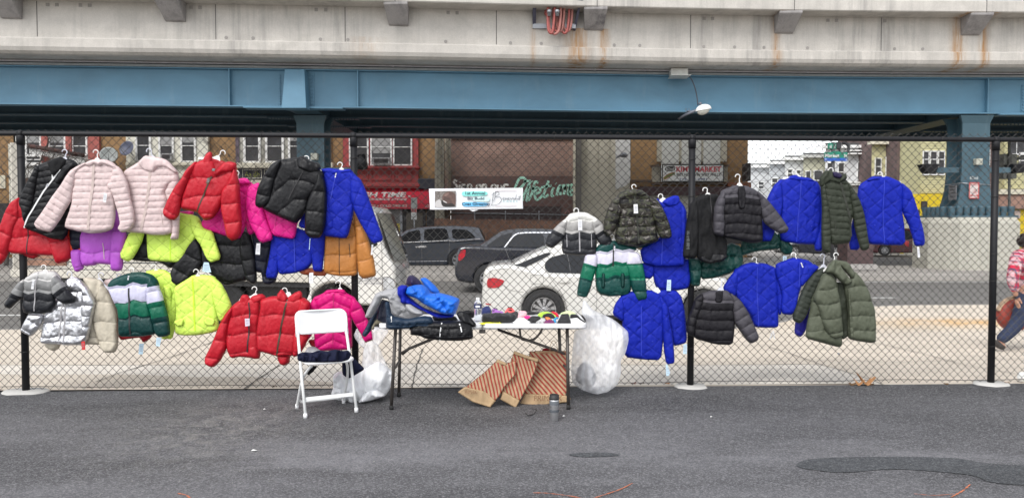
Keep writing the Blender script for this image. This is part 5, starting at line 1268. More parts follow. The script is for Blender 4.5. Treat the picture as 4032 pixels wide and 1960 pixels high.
mb = MB(); mb.tube([U(2701, 445, yl - 0.3), U(2701, 427, yl - 0.3)], 0.01, 6); mb.tube([U(2713, 445, yl - 0.3), U(2713, 427, yl - 0.3)], 0.01, 6); mb.box(*sorted((U(2699, 436, yl).x, U(2715, 436, yl).x)), yl - 0.34, yl - 0.2, U(2700, 440, yl - 0.3).z, U(2700, 436, yl - 0.3).z); mb.build('clamp', MATS['dull lamp arm'], lamp)
# hose cage under the parapet
yh = by(bX(2190, -1.6)) - 1.1
cage = empty('hose_cage', (bX(2190, -1.3), yh, 7.5), 'dark steel cage holding looped red hoses under the parapet', 'hose cage')
DST = mat('dark steel', (0.06, 0.06, 0.09), 0.5);
mb = MB()
def bar(p, q, r=0.035): mb.tube([p, q], r, 6)
y1_, y2_ = yh - 0.55, yh + 0.03
mb.prism([U(2098, 0, y1_), U(2112, 0, y1_), U(2110, 112, y2_ - 0.02), U(2097, 116, y2_ - 0.02)], (0, 0.5, 0)); mb.build('side_plate', DST, cage); mb = MB()
mb.prism([U(2284, 0, y1_), U(2292, 0, y1_), U(2266, 120, y2_ - 0.02), U(2256, 118, y2_ - 0.02)], (0, 0.5, 0))
mb.build('side_plate', DST, cage)
mb = MB(); a = U(2097, 116, y2_); b_ = U(2266, 98, y2_); mb.box(a.x, b_.x, y2_ - 0.12, y2_, a.z, b_.z); bar(U(2100, 2, y1_), U(2295, 2, y1_), 0.05); bar(U(2122, 14, y1_), U(2290, 14, y1_), 0.012); mb.build('cross_bar', LMET, cage)
mb = MB(); mb.prism([U(2112, -20, y2_ - 0.1), U(2284, -20, y2_ - 0.1), U(2290, 22, y1_ + 0.1), U(2108, 22, y1_ + 0.1)][::-1], (0, 0, 0.01)); mb.build('tray', LMET, cage)
HR = [mat('faded red hose', (0.33, 0.085, 0.075), 0.6, var=0.2), mat('pinkish hose', (0.36, 0.15, 0.13), 0.65, var=0.2)]
for i, (xa_, xb_, yb_) in enumerate(((2158, 2181, 134), (2163, 2205, 138), (2181, 2203, 128), (2193, 2218, 126), (2207, 2238, 134), (2218, 2250, 126), (2152, 2156, 62))):
 yy = yh - 0.45 + 0.05 * i
 pts = [(xa_ + 3, 0), (xa_ - 1, 40), (xa_, yb_ - 28), ((xa_ + xb_) / 2 - 6, yb_ - 6), ((xa_ + xb_) / 2 + 4, yb_ - 4), (xb_ - 3, yb_ - 22), (xb_ + 3, 50), (xb_ + 2, 0)]
 mb = MB(); mb.tube(cat([U(x, y, yy) for x, y in pts], 5), 0.040, 8); mb.build('hose', HR[i % 2], cage, True)
for sx in (2163, 2194):
 mb = MB(); mb.lathe(U(sx, 52, yh - 0.52), (0, 0, 1), [(-0.09, 0), (-0.09, 0.06), (0.0, 0.06), (0.0, 0.075), (0.07, 0.075), (0.10, 0.05), (0.10, 0)], 12); mb.build('coupling', LMET, cage, True)
# ------------------------------------------------------------------ buildings across the street
def brick(name, c1, c2, mortar, scale=1.0, dark_below=None):
 m, t, b = nodes(name); MATS[name] = m
 tc = t.nodes.new('ShaderNodeTexCoord'); sx = t.nodes.new('ShaderNodeSeparateXYZ'); t.links.new(tc.outputs['Object'], sx.inputs[0])
 cx = t.nodes.new('ShaderNodeCombineXYZ'); t.links.new(math_n(t, 'ADD', sx.outputs['X'], sx.outputs['Y']), cx.inputs['X']); t.links.new(sx.outputs['Z'], cx.inputs['Y'])
 br_ = t.nodes.new('ShaderNodeTexBrick'); t.links.new(cx.outputs[0], br_.inputs['Vector'])
 br_.inputs['Color1'].default_value = (*c1, 1); br_.inputs['Color2'].default_value = (*c2, 1); br_.inputs['Mortar'].default_value = (*mortar, 1)
 br_.inputs['Scale'].default_value = 1.0; br_.inputs['Brick Width'].default_value = 0.22 * scale; br_.inputs['Row Height'].default_value = 0.075 * scale; br_.inputs['Mortar Size'].default_value = 0.008
 c = mixc(t, 1.0, br_.outputs['Color'], ramp(t, noi(t, coords(t), 0.8, 6, 0.65, 0.6), [(0.3, 0.72), (0.7, 1.2)]), 'MULTIPLY')
 c = mixc(t, math_n(t, 'MULTIPLY', ramp(t, noi(t, coords(t, 'Object', (1, 1, 0.3)), 1.2, 5, 0.7), [(0.55, 0.0), (0.8, 1.0)]), 0.3), c, tuple(min(1, x * 1.8) for x in mortar))
 t.links.new(c, b.inputs['Base Color']); b.inputs['Roughness'].default_value = 0.9
 bump(t, b, br_.outputs['Fac'], -0.3, 0.01)
 return m
OCHRE = brick('ochre brick', (0.36, 0.205, 0.085), (0.27, 0.15, 0.06), (0.30, 0.23, 0.15))
REDB = brick('old red brick', (0.33, 0.19, 0.15), (0.24, 0.14, 0.115), (0.36, 0.30, 0.26))
PAINTB = brick('dark painted brick', (0.17, 0.10, 0.088), (0.14, 0.085, 0.078), (0.15, 0.10, 0.09))
BROWNB = brick('brown brick', (0.15, 0.095, 0.09), (0.115, 0.072, 0.07), (0.14, 0.12, 0.115))
CREAM = mat('cream painted trim', (0.66, 0.62, 0.50), 0.7, var=0.08, scale=2); CREAM2 = mat('pale cream panel', (0.72, 0.70, 0.61), 0.7, var=0.06, scale=2)
WHT = mat('white window frame', (0.82, 0.82, 0.81), 0.5, var=0.04); REDP = mat('dull red paint', (0.36, 0.060, 0.062), 0.6, var=0.15, scale=2); PINKR = mat('faded red pilaster', (0.42, 0.12, 0.10), 0.7, var=0.12)
GLASS = mat('dark window glass', (0.065, 0.065, 0.070), 0.2, var=0.35, scale=1.5, spec=0.6); BLIND = mat('window blind', (0.33, 0.33, 0.33), 0.35, var=0.12, scale=3)
STUC = concrete('tan stucco', (0.50, 0.47, 0.39), (0.2, 0.19, 0.15), streak=0.4); DARKT = mat('dark shop front', (0.035, 0.03, 0.032), 0.5, var=0.3)
WOODF = mat('brown fence boards', (0.26, 0.145, 0.10), 0.85, var=0.35, scale=4); ROOFM = mat('flat roof felt', (0.09, 0.09, 0.09), 0.9)
YSID = mat('pale yellow siding', (0.50, 0.47, 0.27), 0.7, var=0.05, scale=2); YELLOW = mat('yellow shop paint', (0.68, 0.50, 0.02), 0.6, var=0.08)
WSID = mat('white siding', (0.60, 0.61, 0.62), 0.7, var=0.06, scale=1.5)
YB = 38.0
def fb(mb, x0, y0, x1, y1, Yf, d):
 a = U(x0, y1, Yf); b_ = U(x1, y0, Yf); mb.box(a.x, b_.x, Yf, Yf + d, a.z, b_.z)
def house(name, label, x0, x1, m, Yf=YB, ytop=430, depth=9.0, cat_='building', zb=-0.42, group=None):
 a = U(x0, 876, Yf); b_ = U(x1, ytop, Yf)
 root = empty(name, ((a.x + b_.x) / 2, Yf, zb), label, cat_, group)
 mb = MB(); mb.box(a.x, b_.x - 0.004, Yf, Yf + depth, zb, b_.z); mb.build('wall', m, root)
 mb = MB(); mb.box(a.x - 0.0, b_.x, Yf - 0.12, Yf + depth, b_.z, b_.z + 0.25); mb.build('roof', ROOFM, root)
 return root
def slab(root, name, x0, y0, x1, y1, m, Yf=YB, out=0.06, bev=0):
 mb = MB(); fb(mb, x0, y0, x1, y1, Yf - out, out - 0.001); o = mb.build(name, m, root)
 if bev: bevel(o, bev)
 return o
def window(root, x0, y0, x1, y1, Yf=YB, m=None, mid=0.5, pane=None, blind=0.0, ac=False, wd=5, out=0.09, lights=1):
 m = m or WHT; mb = MB()
 for (p, q, r, s_) in ((x0, y0, x0 + wd, y1), (x1 - wd, y0, x1, y1), (x0 + wd, y0, x1 - wd, y0 + wd), (x0 + wd, y1 - wd, x1 - wd, y1)): fb(mb, p, q, r, s_, Yf - out, out)
 w_ = mb.build('window', m, root)
 ym = y0 + (y1 - y0) * mid
 mb = MB(); fb(mb, x0 + wd, ym - 1.5, x1 - wd, ym + 1.5, Yf - out * 0.8, 0.03)
 for k in range(1, lights):
  xx = x0 + (x1 - x0) * k / lights; fb(mb, xx - 1.5, y0 + wd, xx + 1.5, ym - 1.6, Yf - out * 0.8, 0.03); fb(mb, xx - 1.5, ym + 1.6, xx + 1.5, y1 - wd, Yf - out * 0.8, 0.03)
 mb.build('glazing_bar', m, w_)
 mb = MB(); fb(mb, x0 + wd, y0 + wd, x1 - wd, y1 - wd, Yf - out * 0.45, 0.02); mb.build('pane', pane or GLASS, w_)
 if blind > 0:
  mb = MB(); fb(mb, x0 + wd, y0 + wd, x1 - wd, y0 + wd + (y1 - y0 - 2 * wd) * blind, Yf - out * 0.45 - 0.012, 0.01); mb.build('blind', BLIND, w_)
 if ac:
  mb = MB(); fb(mb, x0 + wd + 3, y1 - 32, x1 - wd - 3, y1 - wd - 1, Yf - out - 0.25, 0.3); a_ = bevel(mb.build('air_conditioner', mat('window unit case', (0.34, 0.34, 0.35), 0.5), root), 0.01)
  mb = MB(); fb(mb, x0 + wd + 9, y1 - 27, x1 - wd - 9, y1 - wd - 5, Yf - out - 0.256, 0.01); mb.build('grille', DARKT, a_)
 return w_
h = house('brick_house', 'ochre brick house with bare branches before it, at the far left edge', -500, 58, OCHRE)
slab(h, 'cornice', -20, 690, 20, 742, CREAM); slab(h, 'shop_front', -500, 800, 58, 1000, DARKT)
mb = MB(); fb(mb, 41, 567, 58, 1000, YB - 0.3, 0.28); mb.build('downpipe', CREAM2, h)
h = house('row_house', 'white row house with faded red pilasters and a rolled awning, left bay', 60, 390, mat('dirty white siding', (0.6, 0.6, 0.58), 0.7, var=0.12, scale=1.5))
for k, (a, b_) in enumerate(((98, 160), (188, 256), (281, 342))): window(h, a, 490, b_, 612, blind=0.6 if k < 2 else 0.2, mid=0.70)
for a, b_ in ((163, 184), (259, 278), (347, 388)): slab(h, 'pilaster', a, 470, b_, 640, PINKR, out=0.16)
window(h, 100, 612, 162, 645); slab(h, 'cornice', 96, 641, 345, 652, WHT, out=0.15)
a, b_ = U(112, 574, YB - 0.9), U(330, 613, YB - 0.9)
mb = MB(); mb.tube([a, b_], 0.10, 12); mb.build('awning_roll', mat('brown canvas', (0.075, 0.035, 0.03), 0.8, var=0.3), h, True)
mb = MB(); mb.obox((a + b_) / 2 + Vector((0, 0.3, -0.24)), (b_ - a) / 2, (0, 0.25, 0), (0, 0, 0.11)); mb.build('awning_box', WHT, h)
slab(h, 'shop_front', 62, 760, 388, 1000, DARKT, out=0.05); slab(h, 'fascia', 62, 700, 388, 755, mat('brown fascia', (0.09, 0.06, 0.05), 0.7), out=0.12)
h = house('row_house', 'ochre brick and cream row house with two satellite dishes on its wall', 390, 817, OCHRE)
slab(h, 'bay_panel', 497, 430, 817, 640, CREAM2, out=0.2)
for (a, b_, bl, ac, y1) in ((533, 592, 0.25, False, 636), (624, 682, 0.6, True, 636), (710, 769, 0.55, False, 638)): window(h, a, 470, b_, y1, Yf=YB - 0.2, blind=bl, ac=ac, mid=0.62)
slab(h, 'cornice', 492, 640, 822, 652, CREAM, out=0.42, bev=0.03); slab(h, 'frieze', 497, 653, 817, 690, CREAM2, out=0.25); slab(h, 'cornice', 492, 690, 822, 702, CREAM, out=0.4, bev=0.03)
slab(h, 'shop_front', 392, 760, 815, 1000, DARKT, out=0.05); slab(h, 'fascia', 497, 704, 817, 758, CREAM, out=0.1)
def dish(x, y, rx, ry, m, label, tiltx):
 c = U(x, y, YB - 0.8); o = empty('satellite_dish', c, label, 'dish', 'satellite dishes on the ochre brick')
 ax = Vector((tiltx, -1, 0.35)).normalized(); R = rx / FS * 37
 mb = MB(); mb.lathe(c, ax, [(-0.10, 0.02), (-0.085, R * 0.5), (-0.04, R * 0.85), (0.0, R), (0.012, R), (-0.02, R * 0.83), (-0.065, R * 0.5), (-0.08, 0)], 28); mb.build('reflector', m, o, True)
 mb = MB(); mb.tube([c - Vector((0, 0, R)), c + ax * 0.42 - Vector((0, 0, 0.22)), c + ax * 0.45 - Vector((0, 0, 0.12))], 0.016, 6); mb.tube([c - ax * 0.1, c - ax * 0.12 + Vector((0, 0.7, -0.35))], 0.03, 8); mb.build('arm', LMET, o)
 return o
dish(428, 610, 33, 24, mat('pale grey dish', (0.42, 0.45, 0.44), 0.5), 'pale grey satellite dish above the shoulder of the first pink jacket', 0.5)
dk = dish(498, 584, 31, 19, mat('dark blue dish', (0.085, 0.095, 0.15), 0.5), 'dark blue satellite dish beside the cream bay window', -0.2)
h = house('row_house', 'ochre and cream row house with framed letters over its shop, behind the left column', 817, 1350, OCHRE)
slab(h, 'bay_panel', 940, 430, 1300, 640, mat('grey cream frame', (0.40, 0.39, 0.35), 0.7), out=0.2); slab(h, 'pilaster', 928, 430, 939, 660, mat('plum trim', (0.13, 0.10, 0.13), 0.6), out=0.25)
for (a, b_, bl) in ((958, 1024, 0.0), (1044, 1116, 0.0), (1134, 1192, 0.5), (1212, 1290, 0.3)): window(h, a, 470, b_, 641, Yf=YB - 0.2, blind=bl, mid=0.62, wd=7)
slab(h, 'cornice', 930, 641, 1310, 662, CREAM, out=0.42, bev=0.03)
slab(h, 'sign_board', 938, 663, 1310, 708, mat('slate sign board', (0.055, 0.055, 0.07), 0.6), out=0.15)
f_ = Frame(YB - 0.17)
for (x0, x1, s_) in ((955, 1031, 'Aa Bb'), (1041, 1118, 'Cc Dd'), (1128, 1204, 'Ee Ff')):
 r = sign(f_, x0, 667, x1, 703, mat('school board', (0.05, 0.05, 0.065), 0.6), '', par=h, th=0.03, edge=0.03, em=CREAM2)
 text(f_, s_, x0 + 9, 676, x1 - 8, 697, mat('olive yellow letters', (0.34, 0.36, 0.08), 0.6), h, off=0.03)
slab(h, 'cornice', 930, 709, 1310, 733, CREAM, out=0.3, bev=0.03); slab(h, 'shop_front', 820, 735, 1345, 1000, DARKT, out=0.05)
# red shop
h = house('corner_store', 'red painted convenience store with a bright red awning', 1352, 1716, OCHRE)
slab(h, 'bay_panel', 1352, 430, 1646, 738, REDP, out=0.25)
for (a, b_, bl, ac) in ((1374, 1450, 0.0, False), (1458, 1542, 0.75, True), (1547, 1622, 0.0, False)): window(h, a, 470, b_, 652, Yf=YB - 0.25, blind=bl, ac=ac, mid=0.60)
slab(h, 'cornice', 1348, 653, 1652, 663, REDP, out=0.5, bev=0.03); slab(h, 'cornice', 1348, 724, 1652, 735, REDP, out=0.48, bev=0.03); slab(h, 'cornice', 1350, 736, 1650, 741, REDP, out=0.38)
for (a, b_) in ((1366, 1448), (1460, 1538), (1549, 1620)):
 for (p, q, r, s_) in ((a, 675, b_, 678), (a, 706, b_, 709), (a, 678, a + 3, 706), (b_ - 3, 678, b_, 706)): slab(h, 'moulding', p, q, r, s_, REDP, out=0.30)
AWN = mat('bright red awning', (0.66, 0.03, 0.06), 0.55, var=0.06)
ya, yo = YB - 0.05, YB - 1.5
tl, tr = U(1330, 742, ya), U(1775, 742, ya); bl_, brr = U(1330, 800, yo), U(1775, 800, yo); vl, vr = U(1330, 822, yo), U(1775, 822, yo)
mb = MB(); mb.add([tl, tr, brr, bl_, vl, vr, vl + Vector((0, 0.02, 0)), vr + Vector((0, 0.02, 0)), bl_ + Vector((0, 0.02, -0.02)), brr + Vector((0, 0.02, -0.02)), tl - Vector((0, 0, 0.03)), tr - Vector((0, 0, 0.03))],
 [(0, 3, 2, 1), (3, 4, 5, 2), (8, 9, 7, 6), (10, 11, 9, 8), (4, 6, 7, 5), (0, 10, 8, 3), (1, 2, 9, 11)])
aw = mb.build('awning', AWN, h)
k_ = (bl_.y - tl.y) / (bl_.z - tl.z)
fa = Frame(tl.y, 0, k_, tl.z)
LW = mat('white awning letters', (0.72, 0.70, 0.66), 0.6)
text(fa, 'HIGH TIME', 1372, 757, 1601, 778, LW, aw, off=0.01, bold=0.045); text(fa, 'III', 1606, 770, 1619, 778, LW, aw, off=0.01, bold=0.02)
text(fa, 'CONVENIENCE STORE', 1392, 781, 1603, 790, LW, aw, off=0.01, bold=0.03)
fv = Frame(yo); text(fv, 'CANDY \u2022 COLD DRINKS', 1424, 805, 1603, 815, LW, aw, off=0.01, bold=0.02); text(fv, '6215', 1675, 806, 1704, 816, LW, aw, off=0.01, bold=0.02)
SHUT = mat('grey roller shutter', (0.26, 0.27, 0.28), 0.5, var=0.1)
mb = MB()
for k in range(16): fb(mb, 1380, 822 + k * 5.2, 1580, 826 + k * 5.2, YB - 0.12, 0.1)
mb.build('roller_shutter', SHUT, h); slab(h, 'shutter_frame', 1576, 822, 1584, 960, LMET, out=0.16)
slab(h, 'shop_window', 1380, 900, 1576, 960, mat('cluttered shop window', (0.22, 0.13, 0.05), 0.4, var=0.8, scale=5), out=0.05)
slab(h, 'shop_window', 1500, 872, 1560, 898, mat('pink window poster', (0.45, 0.05, 0.12), 0.4, var=0.3), out=0.125); slab(h, 'shop_window', 1540, 880, 1574, 910, mat('yellow window poster', (0.6, 0.48, 0.05), 0.4, var=0.3), out=0.13)
slab(h, 'doorway', 1585, 822, 1676, 960, DARKT, out=0.04); slab(h, 'door', 1600, 838, 1664, 960, mat('tan security door', (0.15, 0.135, 0.11), 0.6), out=0.08); slab(h, 'doorway', 1680, 822, 1716, 960, DARKT, out=0.06)
mb = MB(); fb(mb, 1646, 703, 1716, 744, YB - 0.4, 0.38); o = bevel(mb.build('unlit_sign_box', mat('navy sign box', (0.030, 0.036, 0.055), 0.5), h), 0.02)
# ochre return, wood clad pole
o = empty('utility_pole', U(1732, 950, 36.4), 'pale weathered wooden utility pole between red store and brick wall', 'pole')
m_, t_, b_ = nodes('weathered pole wood'); MATS['weathered pole wood'] = m_
t_.links.new(ramp(t_, noi(t_, coords(t_, 'Object', (9, 9, 0.5)), 1.0, 5, 0.7, 0.3), [(0.35, (0.24, 0.21, 0.15)), (0.6, (0.47, 0.44, 0.36))]), b_.inputs['Base Color']); b_.inputs['Roughness'].default_value = 0.9
x = U(1730, 700, 36.4).x; mb = MB(); mb.tube([(x + 0.02, 36.4, -0.4), (x, 36.4, 3.5), (x + 0.06, 36.4, 9.0)], [0.24, 0.22, 0.2], 14); mb.build('shaft', m_, o, True)
x = U(1764, 640, 37.2).x; mb = MB(); mb.tube([(x, 37.3, 2.2), (x - 0.02, 37.3, 9.0)], [0.15, 0.15], 12); mb.build('cable_guard', m_, o, True)
# brick side wall with the painted advert
h = house('brick_building', 'red brick side wall with painted script lettering behind the banner', 1776, 2268, REDB, ytop=546, depth=12)
slab(h, 'painted_band', 1776, 693, 2266, 1000, PAINTB, out=0.03)
fw = Frame(YB - 0.03)
WP = mat('white mural paint', (0.9, 0.88, 0.84), 0.8, var=0.1, scale=3); MINT = mat('mint mural paint', (0.50, 0.88, 0.72), 0.8, var=0.06, scale=3)
W5 = 8
strokes(fw, [
 [(1800, 714), (1792, 709), (1786, 715), (1792, 724), (1799, 732), (1796, 742), (1784, 744)],
 [(1810, 728), (1808, 744)], [(1812, 717), (1812, 719)],
 [(1832, 730), (1822, 727), (1817, 736), (1824, 744), (1832, 738), (1833, 730), (1831, 752), (1820, 757)],
 [(1842, 744), (1843, 729), (1851, 727), (1856, 733), (1855, 745)],
 [(1885, 728), (1877, 733), (1878, 743), (1886, 746), (1893, 740), (1891, 730), (1885, 728)],
 [(1899, 745), (1900, 730), (1909, 727), (1914, 733), (1912, 745)],
 [(1944, 728), (1936, 733), (1937, 743), (1945, 746), (1952, 740), (1950, 730), (1944, 728)],
 [(1960, 728), (1959, 740), (1966, 746), (1974, 742), (1975, 729)],
 [(1984, 745), (1985, 730), (1993, 727), (2002, 729)]], W5, WP, h, name='mural_lettering')
strokes(fw, [
 [(2027, 745), (2034, 725), (2045, 704), (2058, 700), (2068, 706), (2066, 720), (2054, 735), (2044, 742)],
 [(2062, 716), (2080, 712), (2087, 716), (2074, 745), (2062, 770), (2058, 790)],
 [(2086, 730), (2080, 750), (2074, 786), (2070, 793)], [(2094, 714), (2096, 716)],
 [(2120, 720), (2108, 716), (2102, 732), (2094, 762), (2080, 790)], [(2090, 745), (2118, 738)],
 [(2108, 765), (2126, 755), (2124, 742), (2112, 746), (2106, 768), (2112, 786), (2128, 778), (2138, 764)],
 [(2160, 712), (2150, 740), (2140, 768), (2148, 776), (2160, 766)], [(2130, 738), (2172, 731)],
 [(2180, 738), (2172, 760), (2174, 772), (2180, 768)], [(2188, 722), (2190, 724)],
 [(2192, 770), (2198, 742), (2208, 732), (2206, 768)], [(2206, 756), (2216, 732), (2226, 734), (2220, 766)], [(2222, 748), (2232, 730), (2242, 734), (2236, 762), (2246, 764)],
 [(2246, 752), (2262, 744), (2262, 730), (2250, 728), (2243, 746), (2246, 766), (2262, 766)]], 10, MINT, h, name='mural_lettering')
strokes(fw, [[(2222, 845), (2235, 828), (2248, 842), (2262, 826)], [(2228, 856), (2244, 840), (2262, 850)]], 3, mat('faded graffiti', (0.38, 0.20, 0.20), 0.8), h, name='graffiti')
mb = MB()
for yy in (860, 852): pass
a, b_ = U(1778, 838, YB - 0.4), U(2262, 846, YB - 0.4)
mb.tube([a, b_], 0.03, 8)
for xx in (1869, 1990, 2122):
 p = U(xx, 840, YB - 0.4); mb.tube([p + Vector((0, 0, 0.12)), p - Vector((0, 0, 0.9))], 0.03, 8)
o = mb.build('pipe_rail', LMET, h, True)
slab(h, 'painted_panel', 1870, 812, 2210, 862, mat('dark maroon panel', (0.055, 0.035, 0.035), 0.7), out=0.05)
# ivy
mb = MB()
for k in range(1500):
 x = random.gauss(1768, 9) + random.choice((0, 0, -6)); y = random.uniform(600, 850); p = U(x, y, YB - 0.2 - random.uniform(0, 0.35)); s = random.uniform(0.02, 0.05)
 a = Vector([random.uniform(-1, 1) for _ in range(3)]).normalized(); b_ = a.orthogonal().normalized()
 mb.add([p - a * s, p + b_ * s * 0.6, p + a * s, p - b_ * s * 0.6], [(0, 1, 2, 3)])
o = mb.build('ivy', mat('dry ivy', (0.13, 0.095, 0.06), 0.9, var=0.4, scale=12), loc=U(1768, 950, 37.8)); tag(o, 'dry brown climbing ivy on the left edge of the brick wall', 'ivy')
# board fence
wf = empty('wooden_fence', U(2020, 960, 35.4), 'brown vertical board fence in front of the brick wall', 'fence')
a, b_ = U(1710, 862, 35.4), U(2340, 868, 35.4); mb = MB(); x = a.x
while x < b_.x:
 wd = random.uniform(0.12, 0.15); zt = a.z + (b_.z - a.z) * (x - a.x) / (b_.x - a.x) + random.uniform(-0.03, 0.02); yy = 35.4 + random.uniform(-0.012, 0.012)
 if x < U(1760, 862, 35.4).x: zt += 0.05
 mb.prism([(x, yy, -0.3), (x + wd, yy, -0.3), (x + wd, yy, zt - 0.04), (x + wd - 0.03, yy, zt), (x + 0.03, yy, zt), (x, yy, zt - 0.04)], (0, 0.02, 0)); x += wd + 0.008
mb.build('boards', WOODF, wf)
mb = MB(); mb.box(a.x, b_.x, 35.43, 35.5, 0.9, 1.0); mb.box(a.x, b_.x, 35.43, 35.5, 0.1, 0.2); mb.build('rail', WOODF, wf)
# stucco wall and market
h = house('stucco_building', 'tan stucco wall with a white patch, left of the market sign', 2268, 2482, STUC)
for sx in (2310, 2355, 2400): slab(h, 'groove_rib', sx - 2, 430, sx + 2, 720, STUC, out=0.05)
slab(h, 'steel_post', 2268, 430, 2290, 960, mat('grey brown post', (0.15, 0.14, 0.125), 0.6), out=0.5); slab(h, 'edge_strip', 2258, 430, 2267, 960, CREAM, out=0.5)
mb = MB(); q = [(2424, 430), (2482, 430), (2482, 716), (2462, 733), (2424, 747)]
mb.prism([U(x, y, YB - 0.04) for x, y in q], (0, 0.035, 0)); mb.build('white_patch', mat('peeling white paint', (0.60, 0.60, 0.59), 0.8, var=0.12, scale=2), h)
mb = MB(); mb.tube([U(2425, 622, 37), U(2440, 614, 37)], 0.05, 8); mb.lathe(U(2456, 610, 37.0), (0, 0, -1), [(-0.12, 0.02), (-0.08, 0.12), (0.02, 0.22), (0.10, 0.16), (0.14, 0)], 14); o = mb.build('wall_lamp', LMET, h, True)
h = house('market_building', 'ochre brick market building with cream bay and a white hoagie sign', 2482, 2947, OCHRE)
slab(h, 'bay_panel', 2588, 430, 2864, 636, STUC, out=0.2)
for (a, b_) in ((2606, 2674), (2684, 2762), (2770, 2838)): slab(h, 'white_panel', a, 430, b_, 646, mat('white board panel', (0.62, 0.63, 0.60), 0.7, var=0.05), out=0.26)
slab(h, 'cornice', 2568, 649, 2870, 656, mat('brown cornice', (0.11, 0.075, 0.055), 0.7), out=0.5); slab(h, 'cornice', 2482, 708, 2588, 716, MATS['brown cornice'], out=0.2)
slab(h, 'bracket', 2570, 655, 2600, 716, STUC, out=0.3); slab(h, 'bracket', 2848, 655, 2866, 716, STUC, out=0.3)
slab(h, 'cornice', 2572, 720, 2864, 727, MATS['brown cornice'], out=0.45)
mb = MB(); fb(mb, 2525, 734, 2945, 768, YB - 1.2, 1.15); mb.build('awning', mat('dark maroon awning', (0.065, 0.035, 0.04), 0.7), h)
mb = MB()
for k in range(30): fb(mb, 2560, 770 + k * 5.4, 2800, 774.2 + k * 5.4, YB - 0.12, 0.1)
mb.build('roller_shutter', mat('pale roller shutter', (0.5, 0.5, 0.45), 0.5, var=0.1), h); slab(h, 'doorway', 2805, 770, 2940, 960, DARKT, out=0.05)
slab(h, 'planter_ledge', 2866, 718, 2958, 744, mat('terracotta band', (0.30, 0.11, 0.06), 0.8), out=0.6)
fs = Frame(YB - 0.62); BLK = mat('sign black', (0.02, 0.02, 0.02), 0.5); SR = mat('sign lettering red', (0.65, 0.03, 0.06), 0.5); SB = mat('sign lettering blue', (0.03, 0.08, 0.26), 0.5)
ms = sign(fs, 2604, 648, 2848, 717, mat('lit sign face', (0.88, 0.90, 0.90), 0.4, var=0.02), 'white market sign with red lettering and a painted hoagie', 'market_sign', 0.25, 0.045, BLK)
text(fs, 'KIM\'S MARKET', 2661, 656, 2837, 678, SR, ms, off=0.13, bold=0.03);
q = cat([fs.hit(x, y) for x, y in ((2617, 664), (2628, 656), (2650, 656), (2655, 665), (2652, 673), (2630, 675), (2618, 672))], 4, True)
mb = MB(); mb.prism([p - Vector((0, 0.128, 0)) for p in q], (0, 0.004, 0)); mb.build('badge', BLK, ms)
text(fs, '62nd', 2620, 660, 2651, 672, mat('sign lettering white', (0.7, 0.7, 0.7), 0.5), ms, off=0.136, bold=0.02)
text(fs, 'BEST HOAGIE IN WEST PHILLY.', 2662, 683, 2836, 694, BLK, ms, off=0.13, bold=0.03)
text(fs, '215-747-0991', 2672, 702, 2781, 712, SB, ms, off=0.13, bold=0.01)
mb = MB()
for off_, m_i, wd in ((0, 0, 7.5), (0, 1, 3.0)): pass
strokes(fs, [[(2612, 706), (2625, 694), (2642, 686), (2655, 683)]], 11, mat('bread tan', (0.36, 0.20, 0.08), 0.7), ms, off=0.13, name='hoagie'); strokes(fs, [[(2614, 706), (2627, 696), (2644, 688), (2655, 686)]], 5, mat('lettuce green', (0.14, 0.28, 0.08), 0.7), ms, off=0.133, name='hoagie'); strokes(fs, [[(2616, 708), (2630, 699), (2645, 692)]], 3, mat('tomato pink', (0.6, 0.20, 0.14), 0.7), ms, off=0.136, name='hoagie')
o = empty('blade_sign', U(2951, 710, 37.0), 'dark narrow vertical sign edge at the corner of the market', 'sign'); mb = MB(); fb(mb, 2943, 642, 2957, 712, 36.6, 0.9); bevel(mb.build('panel', DARKT, o), 0.02)
# bus stop signs
bs = empty('bus_stop_sign', U(1630, 930, 33), 'grey bus stop sign over a red and white parking sign on one pole', 'sign')
mb = MB(); mb.tube([U(1631, 1000, 33.05), U(1631, 780, 33.05)], 0.03, 8); mb.build('pole', LMET, bs, True)
fq = Frame(33.0)
sign(fq, 1618, 778, 1643, 821, mat('bus sign grey', (0.42, 0.43, 0.42), 0.5), '', par=bs, th=0.02); sign(fq, 1619, 823, 1641, 865, WS, '', par=bs, th=0.02)
slab_ = MB(); q0, q1 = fq.uv(1620, 836), fq.uv(1640, 824); slab_.prism([fq.at(q0[0], q0[1], 0.011), fq.at(q1[0], q0[1], 0.011), fq.at(q1[0], q1[1], 0.011), fq.at(q0[0], q1[1], 0.011)], fq.n * 0.004); slab_.build('red_band', RS, bs)
text(fq, 'ST', 1621, 781, 1628, 787, BLK, bs, off=0.014); text(fq, '31', 1622, 790, 1630, 797, BLK, bs, off=0.014, bold=0.03); text(fq, 'NO', 1627, 825, 1634, 829, WS, bs, off=0.018); text(fq, 'STOP', 1623, 831, 1637, 835, WS, bs, off=0.018)
text(fq, 'BUS', 1625, 842, 1635, 847, BLK, bs, off=0.014); text(fq, 'ZONE', 1624, 851, 1637, 856, BLK, bs, off=0.014)
